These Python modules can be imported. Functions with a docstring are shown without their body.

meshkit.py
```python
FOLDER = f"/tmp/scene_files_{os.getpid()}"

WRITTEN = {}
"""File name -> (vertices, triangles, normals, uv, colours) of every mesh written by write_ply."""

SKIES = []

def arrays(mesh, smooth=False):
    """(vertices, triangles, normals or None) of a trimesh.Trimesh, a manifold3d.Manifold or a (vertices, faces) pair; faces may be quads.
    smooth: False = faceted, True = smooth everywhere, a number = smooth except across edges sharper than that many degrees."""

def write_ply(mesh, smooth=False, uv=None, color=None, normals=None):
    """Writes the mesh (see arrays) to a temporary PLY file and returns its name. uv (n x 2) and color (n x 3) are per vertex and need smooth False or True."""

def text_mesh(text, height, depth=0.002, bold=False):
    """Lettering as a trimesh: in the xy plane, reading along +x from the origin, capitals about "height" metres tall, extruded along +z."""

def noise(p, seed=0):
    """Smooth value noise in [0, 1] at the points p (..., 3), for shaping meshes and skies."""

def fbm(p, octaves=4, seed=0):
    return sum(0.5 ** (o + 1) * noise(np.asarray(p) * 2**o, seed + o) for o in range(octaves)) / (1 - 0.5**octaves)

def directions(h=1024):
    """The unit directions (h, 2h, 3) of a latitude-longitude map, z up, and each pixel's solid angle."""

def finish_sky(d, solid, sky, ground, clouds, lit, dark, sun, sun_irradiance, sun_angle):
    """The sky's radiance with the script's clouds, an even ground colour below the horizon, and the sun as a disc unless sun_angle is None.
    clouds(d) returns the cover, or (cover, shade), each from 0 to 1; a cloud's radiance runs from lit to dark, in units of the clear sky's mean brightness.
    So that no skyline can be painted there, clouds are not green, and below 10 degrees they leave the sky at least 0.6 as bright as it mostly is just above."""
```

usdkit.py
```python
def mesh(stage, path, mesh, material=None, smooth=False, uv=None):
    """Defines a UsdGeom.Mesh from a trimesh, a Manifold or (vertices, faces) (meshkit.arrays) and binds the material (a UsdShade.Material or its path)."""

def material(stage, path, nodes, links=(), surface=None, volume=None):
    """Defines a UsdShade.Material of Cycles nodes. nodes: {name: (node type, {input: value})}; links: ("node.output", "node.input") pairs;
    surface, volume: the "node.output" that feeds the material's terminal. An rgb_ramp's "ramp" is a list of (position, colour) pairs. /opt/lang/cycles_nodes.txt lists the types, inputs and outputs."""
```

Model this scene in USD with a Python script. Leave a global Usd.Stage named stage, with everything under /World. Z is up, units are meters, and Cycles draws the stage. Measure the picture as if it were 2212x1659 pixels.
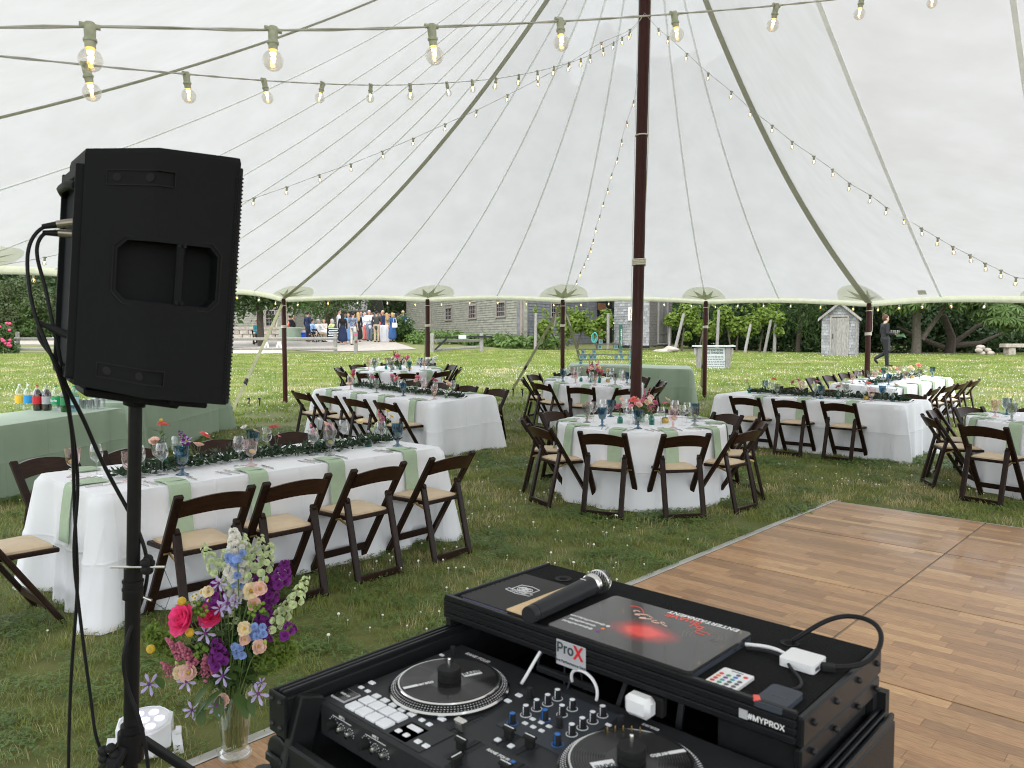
import math, random
import numpy as np
import trimesh, manifold3d
import shapely.geometry as sg
import usdkit, meshkit
from pxr import Usd, UsdGeom, UsdLux, UsdShade, Gf, Sdf, Vt
stage = Usd.Stage.CreateInMemory()
UsdGeom.SetStageUpAxis(stage, UsdGeom.Tokens.z); UsdGeom.SetStageMetersPerUnit(stage, 1.0)
UsdGeom.Xform.Define(stage, '/World'); UsdGeom.Scope.Define(stage, '/World/Looks')
PI = math.pi
# ---------------- camera, sky, sun, exposure ----------------
EYE, PITCH = 1.66, 0.061
cam = UsdGeom.Camera.Define(stage, '/World/camera')
cam.CreateHorizontalApertureAttr(36.0); cam.CreateVerticalApertureAttr(27.0); cam.CreateFocalLengthAttr(36 * 3028 / 4032)
cam.CreateClippingRangeAttr(Gf.Vec2f(0.05, 2000)); cam.CreateFStopAttr(9.0); cam.CreateFocusDistanceAttr(5.5)
cam.CreateExposureAttr(1.32)
cam.AddTransformOp().Set(Gf.Matrix4d().SetRotate(Gf.Rotation(Gf.Vec3d(1, 0, 0), 90 - math.degrees(PITCH))) * Gf.Matrix4d().SetTranslate(Gf.Vec3d(0, 0, EYE)))
SUN_EL, SUN_AZ = math.radians(58), math.radians(200)       # azimuth = atan2(x, y) of the direction towards the sun
sky = UsdLux.DomeLight.Define(stage, '/World/sky')
sky.GetPrim().SetCustomDataByKey('kind', 'structure')
skym = usdkit.material(stage, '/World/Looks/sky_look', {
    'sky': ('sky_texture', {'sky_type': 'single_scattering', 'sun_disc': False, 'sun_elevation': SUN_EL, 'sun_rotation': SUN_AZ, 'aerosol_density': 3.0}),
    'co': ('texture_coordinate', {}), 'no': ('noise_texture', {'scale': 2.2, 'detail': 5.0}),
    'rp': ('rgb_ramp', {'ramp': [(0.3, (0.80, 0.80, 0.80)), (0.7, (0.97, 0.97, 0.97))]}),
    'wh': ('rgb_to_bw', {}), 'mx': ('mix_color', {'blend_type': 'mix', 'use_clamp': False, 'b': (9.0, 9.3, 9.8)}),
    'bg': ('background_shader', {'strength': 0.125})},
    [('co.generated', 'no.vector'), ('no.fac', 'rp.fac'), ('rp.color', 'wh.color'), ('wh.val', 'mx.fac'), ('sky.color', 'mx.a'), ('mx.result', 'bg.color')], surface='bg.background')
UsdShade.MaterialBindingAPI.Apply(sky.GetPrim()).Bind(skym)
sun = UsdLux.DistantLight.Define(stage, '/World/sun')
sun.CreateIntensityAttr(0.22); sun.CreateAngleAttr(24.0); sun.CreateColorAttr(Gf.Vec3f(1.0, 0.97, 0.93)); sun.GetPrim().CreateAttribute('inputs:normalize', Sdf.ValueTypeNames.Bool).Set(True)
sd = np.array([math.sin(SUN_AZ) * math.cos(SUN_EL), math.cos(SUN_AZ) * math.cos(SUN_EL), math.sin(SUN_EL)])
sun.AddTransformOp().Set(Gf.Matrix4d().SetRotate(Gf.Rotation(Gf.Vec3d(0, 0, 1), Gf.Vec3d(*sd))))
# ---------------- pixel rays of the photograph (2212 px wide) ----------------
_c, _s = math.cos(PITCH), math.sin(PITCH)
def ray(u, v):
    a, b = (u - 1106) / 1661, (v - 829.5) / 1661
    return np.array([a, _c - b * _s, -_s - b * _c])
def at_z(u, v, z=0.0):
    r = ray(u, v); t = (z - EYE) / r[2]; return np.array([r[0] * t, r[1] * t, z])
def at_y(u, v, y):
    r = ray(u, v); t = y / r[1]; return np.array([r[0] * t, y, EYE + r[2] * t])
# ---------------- the lie of the land ----------------
def sst(a, b, x):
    t = np.clip((np.asarray(x, float) - a) / (b - a), 0, 1); return t * t * (3 - 2 * t)
def ground(x, y):
    x = np.asarray(x, float); y = np.asarray(y, float)
    s = sst(-1.5, 4.0, x); y0 = 10 + 2.6 * s; k = 0.046 + 0.016 * s
    d = y - y0; r = 0.5 * (d + np.sqrt(d * d + 0.8)) - 0.02
    z1 = k * r
    zc = 0.72 + 0.028 * (np.minimum(y, 48) - 25)
    w = 0.06
    z = np.minimum(z1, zc) - w * np.exp(-np.abs(z1 - zc) / w) * 0.3
    z = z + 0.10 * sst(34, 46, y) * sst(2, -6, x)
    z = z - 0.35 * sst(27, 45, y) * sst(4, 18, x)
    return np.where(y < 8, 0.0, z)
def gz(x, y): return float(ground(x, y))
# ---------------- meshes ----------------
class G:
    def __init__(s): s.v, s.f, s.n = [], [], 0
    def add(s, v, f, T=None):
        v = np.asarray(v, float); f = np.asarray(f, int)
        if len(f) == 0: return s
        if f.shape[1] == 4: f = np.vstack([f[:, [0, 1, 2]], f[:, [0, 2, 3]]])
        if T is not None: v = v @ T[:3, :3].T + T[:3, 3]
        s.v.append(v); s.f.append(f + s.n); s.n += len(v); return s
    def mesh(s, m, T=None): return s.add(m.vertices, m.faces, T)
    def box(s, c, d, R=None, ch=0.0):
        v, f = boxvf(d, ch)
        if R is not None: v = v @ np.asarray(R).T
        return s.add(v + np.asarray(c, float), f)
    def bar(s, p, q, w, t, up=(0, 0, 1), ch=0.0):
        p, q = np.asarray(p, float), np.asarray(q, float); z = q - p; L = np.linalg.norm(z); z /= L
        x = np.cross(np.asarray(up, float), z)
        if np.linalg.norm(x) < 1e-6: x = np.cross([0, 1, 0], z)
        x /= np.linalg.norm(x); y = np.cross(z, x)
        return s.box((p + q) / 2, (w, t, L), np.stack([x, y, z], 1), ch)
    def tube(s, path, r, n=8, cap=True, closed=False):
        P = np.asarray(path, float); m = len(P); r = np.broadcast_to(np.asarray(r, float), (m,))
        T = np.gradient(P, axis=0) if not closed else np.roll(P, -1, 0) - np.roll(P, 1, 0)
        T /= np.maximum(np.linalg.norm(T, axis=1, keepdims=True), 1e-9)
        a = np.array([0, 0, 1.0]) if abs(T[0][2]) < 0.9 else np.array([1.0, 0, 0])
        X = np.cross(a, T[0]); X /= np.linalg.norm(X); V = []
        th = np.arange(n) * 2 * PI / n
        for i in range(m):
            X = X - T[i] * (X @ T[i]); X /= np.linalg.norm(X); Y = np.cross(T[i], X)
            V.append(P[i] + r[i] * (np.cos(th)[:, None] * X + np.sin(th)[:, None] * Y))
        V = np.concatenate(V); F = []
        for i in range(m if closed else m - 1):
            j = (i + 1) % m
            for k in range(n):
                l = (k + 1) % n; F += [(i * n + k, i * n + l, j * n + l), (i * n + k, j * n + l, j * n + k)]
        if cap and not closed:
            V = np.vstack([V, P[:1], P[-1:]]); c0, c1 = len(V) - 2, len(V) - 1
            for k in range(n):
                l = (k + 1) % n; F += [(c0, l, k), (c1, (m - 1) * n + k, (m - 1) * n + l)]
        return s.add(V, F)
    def lathe(s, prof, n=20, T=None):
        th = np.arange(n) * 2 * PI / n; V = []; F = []
        for r, z in prof: V.append(np.stack([r * np.cos(th), r * np.sin(th), np.full(n, z)], 1))
        V = np.concatenate(V); m = len(prof)
        for i in range(m - 1):
            for k in range(n):
                l = (k + 1) % n; a, b, c, d = i * n + k, i * n + l, (i + 1) * n + l, (i + 1) * n + k
                if prof[i][0] > 1e-6: F.append((a, b, c))
                if prof[i + 1][0] > 1e-6: F.append((a, c, d))
        return s.add(V, F, T)
    def disc(s, c, r, n=16, T=None, nz=1):
        th = np.arange(n) * 2 * PI / n * nz
        V = np.vstack([[0, 0, 0], np.stack([r * np.cos(th), r * np.sin(th), 0 * th], 1)]) + np.asarray(c, float)
        return s.add(V, [(0, 1 + k, 1 + (k + 1) % n) for k in range(n)], T)
    def ball(s, c, r, sub=1, sc=(1, 1, 1)):
        m = trimesh.creation.icosphere(sub, 1.0); return s.add(m.vertices * np.asarray(sc) * r + np.asarray(c, float), m.faces)
    def get(s): return np.concatenate(s.v), np.concatenate(s.f)
_bx = {}
def boxvf(d, ch=0.0):
    d = np.asarray(d, float) / 2
    if ch <= 0:
        v = np.array([[x, y, z] for x in (-1, 1) for y in (-1, 1) for z in (-1, 1)], float) * d
        return v, np.array([(0, 1, 3, 2), (4, 6, 7, 5), (0, 4, 5, 1), (2, 3, 7, 6), (0, 2, 6, 4), (1, 5, 7, 3)])
    ch = min(ch, d.min() * 0.9)
    if 'u' not in _bx:
        sg_ = [(x, y, z) for x in (-1, 1) for y in (-1, 1) for z in (-1, 1)]
        pts = []
        for q in sg_:
            for a in range(3):
                w = [0, 0, 0]; w[a] = 1; pts.append((q, w))
        v0 = np.array([[q[k] * (1.0 if w[k] else 0.8) for k in range(3)] for q, w in pts])
        h = trimesh.convex.convex_hull(v0)
        idx = [int(np.argmin(((v0 - p) ** 2).sum(1))) for p in h.vertices]
        _bx['u'] = (pts, np.array(idx)[h.faces])
    pts, f = _bx['u']
    v = np.array([[q[k] * (d[k] if w[k] else d[k] - ch) for k in range(3)] for q, w in pts])
    return v, f
def hull(pts):
    h = trimesh.convex.convex_hull(np.asarray(pts, float)); return h.vertices, h.faces
def rotz(a): c, s = math.cos(a), math.sin(a); return np.array([[c, -s, 0], [s, c, 0], [0, 0, 1.0]])
def rotx(a): c, s = math.cos(a), math.sin(a); return np.array([[1, 0, 0], [0, c, -s], [0, s, c]])
def roty(a): c, s = math.cos(a), math.sin(a); return np.array([[c, 0, s], [0, 1, 0], [-s, 0, c]])
def TM(R=None, t=(0, 0, 0)):
    m = np.eye(4); m[:3, :3] = np.eye(3) if R is None else R; m[:3, 3] = t; return m
def to_z(d):
    z = np.asarray(d, float); z = z / np.linalg.norm(z); a = np.array([1, 0, 0.]) if abs(z[0]) < .9 else np.array([0, 1., 0])
    x = np.cross(a, z); x /= np.linalg.norm(x); return np.stack([x, np.cross(z, x), z], 1)
def pillow(w, d, h, n=8, round_=0.3):
    """soft cushion: rounded rectangle with a domed top, base at z=0"""
    u = np.linspace(-1, 1, n); X, Y = np.meshgrid(u, u, indexing='ij')
    k = np.clip(1 - np.maximum(np.abs(X), np.abs(Y)) ** 6, 0, 1)
    Z = h * (0.45 + 0.55 * k); r = 1 - round_ * 0.12 * (np.abs(X * Y)) ** 4
    V = np.stack([X * r * w / 2, Y * r * d / 2, Z], -1).reshape(-1, 3); B = V.copy(); B[:, 2] = 0
    F = []
    for i in range(n - 1):
        for j in range(n - 1):
            a = i * n + j; F.append((a, a + n, a + n + 1, a + 1))
    e = [i * n for i in range(n)] + [(n - 1) * n + j for j in range(1, n)] + [i * n + n - 1 for i in range(n - 2, -1, -1)] + [j for j in range(n - 2, 0, -1)]
    m = n * n
    for a, b in zip(e, e[1:] + e[:1]): F.append((b, a, a + m, b + m))
    return np.vstack([V, B]), np.array(F)
# ---------------- prims ----------------
_cnt = {}
def numbered(p):
    k = _cnt.get(p, 0); _cnt[p] = k + 1; return p if k == 0 else f'{p}_{k:03d}'
def pm(m): return Gf.Matrix4d(*[float(x) for x in np.asarray(m).T.ravel()])
def tag(p, label=None, cat=None, group=None, kind=None):
    for k, v in (('label', label), ('category', cat), ('group', group), ('kind', kind)):
        if v: p.SetCustomDataByKey(k, v)
    return p
def thing(name, label, cat, T=None, group=None):
    x = UsdGeom.Xform.Define(stage, numbered('/World/' + name))
    if T is not None: x.AddTransformOp().Set(pm(T))
    return tag(x.GetPrim(), label, cat, group)
def part(parent, name, g, mat, smooth=False, label=None, kind=None):
    """one Mesh under parent (a prim, or None for the top level)"""
    base = '/World' if parent is None else str(parent.GetPath())
    if isinstance(g, G): g = g.get()
    m = usdkit.mesh(stage, numbered(base + '/' + name), g, LOOK[mat], smooth)
    return tag(m.GetPrim(), label, None, None, kind)
def solo(name, g, mat, label, cat, group=None, smooth=False, kind=None):
    p = part(None, name, g, mat, smooth); return tag(p, label, cat, group, kind)
def structure(name, g, mat, smooth=False): return tag(part(None, name, g, mat, smooth), kind='structure')
def dup(proto, label, T, group=None, name=None):
    x = UsdGeom.Xform.Define(stage, numbered('/World/' + (name or str(proto.GetName()).split('_0')[0])))
    x.GetPrim().GetReferences().AddInternalReference(proto.GetPath())
    x.ClearXformOpOrder(); x.AddTransformOp().Set(pm(T)); x.GetPrim().SetInstanceable(True)
    return tag(x.GetPrim(), label, None, group)
class Kind:
    """a thing that repeats: the first is built, the others refer to it"""
    def __init__(s, name, cat, build, group=None): s.name, s.cat, s.build, s.group, s.p = name, cat, build, group, None
    def __call__(s, label, T, group=None):
        if s.p is None:
            s.p = thing(s.name, label, s.cat, T, group or s.group); s.build(s.p); return s.p
        return dup(s.p, label, T, group or s.group, s.name)
def place(x, y, rz=0, z=None, tilt=True, sc=1.0):
    """frame on the ground at x, y, tipped with the slope"""
    if z is not None: return TM(rotz(rz) * sc, (x, y, z))
    e = 0.4; n = np.array([-(gz(x + e, y) - gz(x - e, y)) / (2 * e), -(gz(x, y + e) - gz(x, y - e)) / (2 * e), 1.0]); n /= np.linalg.norm(n)
    if not tilt: n = np.array([0, 0, 1.0])
    f = rotz(rz)[:, 1]; f = f - n * (f @ n); f /= np.linalg.norm(f); r = np.cross(f, n)
    return TM(np.stack([r, f, n], 1) * sc, (x, y, gz(x, y)))
def pt(T, p): return (T @ np.array([*p, 1.0]))[:3]
# ---------------- materials ----------------
LOOK = {}
def mat(name, c, r=0.5, var=0.15, scale=9.0, bump=0.0, bscale=80.0, metal=0.0, spec=0.5, coat=0.0, sheen=0.0, rnd=0.0, stretch=None, trans=0.0, transl=0.0, emis=0.0, world=False, hue=None, detail=3.0, ior=1.45, flat=False, alpha=1.0):
    c = np.asarray(c, float)
    N = {'co': ('texture_coordinate', {}), 'ge': ('geometry', {}), 'no': ('noise_texture', {'scale': scale, 'detail': detail, 'roughness': 0.6}),
         'mp': ('mapping', {'scale': stretch or (1, 1, 1)}),
         'p': ('principled_bsdf', {'roughness': r, 'metallic': metal, 'specular_ior_level': spec, 'coat_weight': coat, 'sheen_weight': sheen, 'ior': ior, 'transmission_weight': trans, 'alpha': alpha})}
    L = [(('ge.position' if world else 'co.object'), 'mp.vector'), ('mp.vector', 'no.vector')]
    c2 = np.asarray(hue, float) if hue is not None else c * (1 + var)
    N['rp'] = ('rgb_ramp', {'ramp': [(0.32, tuple(c * (1 - var) if hue is None else c)), (0.68, tuple(np.clip(c2, 0, 1)))]})
    L.append(('no.fac', 'rp.fac')); col = 'rp.color'
    if rnd > 0:
        N.update({'oi': ('object_info', {}), 'rr': ('map_range', {'from_min': 0.0, 'from_max': 1.0, 'to_min': 1 - rnd, 'to_max': 1 + rnd}), 'hs': ('hsv', {})})
        L += [('oi.random', 'rr.value'), ('rr.result', 'hs.value'), (col, 'hs.color')]; col = 'hs.color'
    L.append((col, 'p.base_color'))
    if bump > 0:
        N.update({'bn': ('noise_texture', {'scale': bscale, 'detail': 3.0}), 'bu': ('bump', {'strength': bump, 'distance': 0.01})})
        L += [('mp.vector', 'bn.vector'), ('bn.fac', 'bu.height'), ('bu.normal', 'p.normal')]
    out = 'p.BSDF'
    if emis > 0: N['p'][1]['emission_strength'] = emis; N['p'][1]['emission_color'] = tuple(c)
    if transl > 0:
        N.update({'tl': ('translucent_bsdf', {}), 'mc': ('mix_closure', {'fac': transl})}); L += [(col, 'tl.color'), ('p.BSDF', 'mc.closure1'), ('tl.BSDF', 'mc.closure2')]; out = 'mc.closure'
    LOOK[name] = usdkit.material(stage, '/World/Looks/' + name, N, L, surface=out); return LOOK[name]
def glass(name, tint, fac=0.10, rough=0.02):
    """thin glass: tinted see-through with reflections, lets light pass"""
    LOOK[name] = usdkit.material(stage, '/World/Looks/' + name, {
        'tr': ('transparent_bsdf', {'color': tint}), 'gl': ('glossy_bsdf', {'color': (1, 1, 1), 'roughness': rough}), 'lw': ('layer_weight', {'blend': 0.25}),
        'mr': ('map_range', {'from_min': 0.0, 'from_max': 1.0, 'to_min': fac * 0.4, 'to_max': min(1, fac * 5)}), 'mc': ('mix_closure', {})},
        [('lw.facing', 'mr.value'), ('mr.result', 'mc.fac'), ('tr.BSDF', 'mc.closure1'), ('gl.BSDF', 'mc.closure2')], surface='mc.closure')
# ================= materials =================
mat('lawn_look', (0.085, 0.105, 0.022), 0.9, scale=1.3, hue=(0.15, 0.155, 0.045), detail=6, world=True, bump=0.5, bscale=60)
mat('blade_green', (0.16, 0.205, 0.040), 0.5, var=0.25, scale=3, world=True, hue=(0.29, 0.315, 0.085), transl=0.3)
mat('blade_bright', (0.125, 0.19, 0.026), 0.5, var=0.25, scale=1.2, world=True, hue=(0.24, 0.295, 0.06), transl=0.3)
mat('blade_dry', (0.50, 0.43, 0.22), 0.6, var=0.25, scale=3, world=True, transl=0.25)
mat('clover_leaf', (0.095, 0.165, 0.040), 0.45, var=0.3, scale=4, world=True, hue=(0.165, 0.255, 0.065), transl=0.3)
mat('clover_white', (0.78, 0.76, 0.68), 0.8, var=0.08)
mat('gravel_look', (0.25, 0.225, 0.19), 0.95, var=0.3, scale=5, world=True, bump=0.6, bscale=40, hue=(0.37, 0.335, 0.29), detail=7)
mat('canvas', (0.425, 0.422, 0.408), 0.8, scale=2.2, hue=(0.465, 0.465, 0.454), detail=12, transl=0.5, bump=0.10, bscale=60)
mat('seam', (0.93, 0.94, 0.92), 0.8, var=0.03, transl=0.72)
mat('webbing', (0.60, 0.60, 0.51), 0.7, var=0.08, scale=30, transl=0.6)
mat('patch_pale', (0.90, 0.92, 0.79), 0.75, var=0.04, transl=0.66)
mat('patch_star', (0.52, 0.55, 0.40), 0.75, var=0.06, transl=0.4)
mat('hem_olive', (0.55, 0.56, 0.42), 0.75, var=0.06, transl=0.5)
mat('mahogany', (0.030, 0.0085, 0.007), 0.34, spec=0.18, scale=14, hue=(0.056, 0.015, 0.011), stretch=(8, 8, 0.6), coat=0.06, bump=0.05)
mat('rope', (0.62, 0.58, 0.48), 0.9, var=0.12, scale=60, bump=0.3, bscale=150)
mat('ratchet_strap', (0.25, 0.25, 0.145), 0.75, var=0.15, scale=20)
mat('dark_metal', (0.035, 0.035, 0.036), 0.45, spec=0.18, metal=0.6, var=0.2)
mat('light_cord', (0.42, 0.43, 0.38), 0.6, var=0.1)
mat('socket_olive', (0.36, 0.37, 0.27), 0.5, var=0.15, scale=60)
glass('bulb_glass', (0.88, 0.86, 0.82), 0.12)
LOOK['filament'] = usdkit.material(stage, '/World/Looks/filament', {'e': ('emission', {'color': (1.0, 0.55, 0.12), 'strength': 9.0})}, surface='e.emission')
# ================= terrain =================
def sheet(xs, ys, dz=0.0, keep=None):
    X, Y = np.meshgrid(xs, ys, indexing='ij'); Z = ground(X, Y) + dz
    V = np.stack([X, Y, Z], -1).reshape(-1, 3); n = len(ys); F = []
    for i in range(len(xs) - 1):
        a = np.arange(len(ys) - 1) + i * n; F.append(np.stack([a, a + n, a + n + 1, a + 1], 1))
    F = np.concatenate(F)
    if keep is not None: F = F[keep(V[F].mean(1))]
    return V, F
xs = np.concatenate([[-400, -150, -80], np.arange(-50, 50.1, 1.0), [80, 150, 400]]); ys = np.concatenate([[-60, -20, -8], np.arange(-4, 60, 0.8), [80, 150, 500]])
structure('lawn', sheet(xs, ys), 'lawn_look', True)
# ================= tent =================
PEAK = np.array([1.84, 10.8, 8.4]); KS = 0.371
EV = [(-5.6, -4.5), (-5.5, -1.5), (-5.4, 1.4), (-6.1, 4.85), (-6.2, 8.7), (-5.9, 11.3), (-5.4, 13.8), (-4.76, 16.1), (-1.86, 17.0), (1.13, 17.2), (4.34, 17.3), (6.75, 14.6), (7.32, 10.4), (7.6, 7.4), (7.7, 4.15), (7.8, 0.0), (7.9, -4.5)]
HIP0, HIP1 = 24, 88                             # eave points whose ribs meet at the peak
POLE_H = 2.2
def ez(x, y): return gz(x, y) + POLE_H + 0.26 * float(sst(-4.9, -5.8, x))
eave = []                                       # eave points: poles and points between them
for (a, b) in zip(EV[:-1], EV[1:]):
    for k in range(8):
        t = k / 8; x, y = a[0] + (b[0] - a[0]) * t, a[1] + (b[1] - a[1]) * t
        z = ez(*a) + (ez(*b) - ez(*a)) * t; q = math.sin(PI * t)
        cx, cy = 1.4 - x, min(9.5, y + 6) - y if y < 6 else 9.5 - y; L = math.hypot(cx, cy)
        eave.append((x + cx / L * 0.16 * q, y + cy / L * 0.16 * q, z + 0.05 * q))
eave.append((*EV[-1], ez(*EV[-1])))
hp = np.array(eave); NE = len(hp)
def gg(t): return (1 - KS) * t + KS * t ** 2.5
RIDGE = [(0, PEAK), (4, (1.1, 3.9, 4.3)), (8, (1.24, 2.4, 4.3)), (16, (1.3, 0.8, 4.4)), (24, (1.3, -0.8, 4.6)), (40, (1.3, -4.5, 5.2))]
def ridge(k): return np.array([np.interp(k, [r[0] for r in RIDGE], [r[1][j] for r in RIDGE]) for j in range(3)])
def rib(k, t, off=0.0, dz=0.0, e=None):
    """points of the underside of the roof on the rib that starts at eave point k"""
    e = hp[k] if e is None else np.asarray(e, float); t = np.asarray(t, float)
    n = max(HIP0 - k, k - HIP1, 0)
    if k < HIP0: n = n * 40 / 24
    Rr = ridge(n); w = min(n / 4, 1.0)
    P = e + (Rr - e) * t[:, None]
    dz = dz + 0.05 * math.sin(PI * (k % 4) / 4) * np.sin(PI * np.clip(t, 0, 1)) * (1 - t)
    g1 = e[2] + (PEAK[2] - e[2]) * gg(t); g2 = e[2] + (4.3 - e[2]) * gg(0.45 * t) / gg(0.45) + (Rr[2] - 4.3) * t if n >= 4 else e[2] + (4.3 - e[2]) * gg(0.45 * t) / gg(0.45)
    P[:, 2] = g1 * (1 - w) + g2 * w + dz; return P
canopy = thing('tent_canopy', 'large white sailcloth marquee roof with olive straps spanning the whole lawn', 'tent')
NT = 26; ts = np.linspace(0, 0.99, NT)
stops = list(range(0, NE, 4))
for s0, s1 in zip(stops[:-1], stops[1:]):                      # one cloth panel between each two seams
    V = np.concatenate([rib(k, ts) for k in range(s0, s1 + 1)]); F = []
    for i in range(s1 - s0):
        a = np.arange(NT - 1) + i * NT; F.append(np.stack([a, a + 1, a + NT + 1, a + NT], 1))
    part(canopy, 'cloth_panel', (V, np.concatenate(F)), 'canvas', True)
def ribbon(k, w, dz, th=0.006):
    P = rib(k, np.linspace(0, 0.985, 40), dz=dz); T = np.gradient(P, axis=0); T /= np.linalg.norm(T, axis=1, keepdims=True)
    S = np.cross(T, [0, 0, 1.0]); S /= np.linalg.norm(S, axis=1, keepdims=True); N = np.cross(S, T); g = []
    N *= np.sign(N[:, 2:3]); n = len(P)
    for a, b in ((-1, 0), (1, 0), (1, -1), (-1, -1)): g.append(P + S * a * w / 2 + N * b * th)
    V = np.concatenate(g); F = []
    for i_ in range(4):
        l = (i_ + 1) % 4; i = np.arange(n - 1); F.append(np.stack([i_ * n + i, l * n + i, l * n + i + 1, i_ * n + i + 1], 1))
    return V, np.concatenate(F)
straps = {24: 0.06, 56: 0.085, 88: 0.135}
for k in range(4, NE - 1, 4):
    if k not in straps: part(canopy, 'seam', ribbon(k, 0.03, -0.012), 'seam')
for k, w in straps.items():
    part(canopy, 'webbing_strap', ribbon(k, w, -0.02, 0.012), 'webbing', label='broad olive webbing strap sewn from eave to peak')
# hem along the eave: a drooping band
out = hp - np.stack([np.full(NE, 1.4), np.clip(hp[:, 1], -4, 9.5), 0 * hp[:, 2]], 1); out[:, 2] = 0; out /= np.linalg.norm(out, axis=1, keepdims=True)
rows = [hp + [0, 0, 0.004], hp + out * 0.05 - [0, 0, 0.03], hp + out * 0.055 - [0, 0, 0.075], hp + out * 0.03 - [0, 0, 0.095]]
V = np.concatenate(rows); F = []
for k in range(3):
    i = np.arange(NE - 1); F.append(np.stack([k * NE + i, k * NE + i + 1, (k + 1) * NE + i + 1, (k + 1) * NE + i], 1))
part(canopy, 'hem', (V, np.concatenate(F)), 'hem_olive', True)
# pale round patches with a star at every pole
def rimpt(k, off):
    """eave point k shifted by off metres along the eave"""
    s = np.concatenate([[0], np.cumsum(np.linalg.norm(np.diff(hp[:, :2], axis=0), axis=1))]); q = np.clip(s[k] + off, 0, s[-1])
    return np.array([np.interp(q, s, hp[:, j]) for j in range(3)])
def onsurf(k, off, d, dz):
    e = rimpt(k, off); L = np.linalg.norm((PEAK - e)[:2]); return rib(min(max(k, HIP0), HIP1), np.array([max(d, 0.0) / L]), dz=dz, e=e)[0] if k <= HIP1 else rib(k, np.array([max(d, 0.0) / 7]), dz=dz, e=e)[0]
for k in range(24, NE - 1, 8):
    Rr, n = 0.55, 18; pts = [onsurf(k, 0, 0.02, -0.006)]
    for j in range(n + 1):
        a = PI * j / n; pts.append(onsurf(k, Rr * math.cos(a), 0.85 * Rr * math.sin(a) + 0.015, -0.006))
    ptch = part(canopy, 'corner_patch', (pts, [(0, j + 1, j + 2) for j in range(n)]), 'patch_pale')
    pts = [onsurf(k, 0, 0.02, -0.013)]; m = 5
    for j in range(2 * m - 1):
        a = PI * (j + 1) / (2 * m); r = (0.47 if j % 2 == 0 else 0.20); pts.append(onsurf(k, r * math.cos(a), 0.85 * r * math.sin(a) + 0.02, -0.013))
    part(ptch, 'star', (pts, [(0, j + 1, j + 2) for j in range(2 * m - 2)]), 'patch_star')
e0 = onsurf(91, 0, 0.12, -0.01); e1 = onsurf(91, 0.22, 0.12, -0.01); e2 = onsurf(91, 0.25, 0.3, -0.01); e3 = onsurf(91, 0.03, 0.3, -0.01)
part(canopy, 'maker_patch', ([e0, e1, e2, e3], [(0, 1, 2), (0, 2, 3)]), 'hem_olive', label='small grey patch near the eave')
# poles
def pole_build(p, x, y, top, r, kind):
    T0, B0 = np.array(top), np.array([x, y, gz(x, y)])
    part(p, 'shaft', G().tube([B0, B0 + (T0 - B0) * 0.97, T0], [r, r, r * 0.8], 14), 'mahogany', 40)
    part(p, 'foot_plate', G().tube([B0 + [0, 0, 0.0], B0 + [0, 0, 0.03]], r * 1.5, 12), 'dark_metal', 40)
def lash(p, B, T_, t, r, turns=4, h=0.02):
    c = B + (T_ - B) * t; ax = (T_ - B) / np.linalg.norm(T_ - B); pts = []
    for i in range(turns * 12 + 1):
        a = i / 12 * 2 * PI; pts.append(c + [r * math.cos(a), r * math.sin(a), 0] + ax * (i / 12 * h))
    part(p, 'rope_lashing', G().tube(pts, h * 0.55, 5), 'rope', 40)
cp = thing('center_pole', 'tall dark mahogany centre pole rising to the tent peak', 'tent pole')
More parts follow.
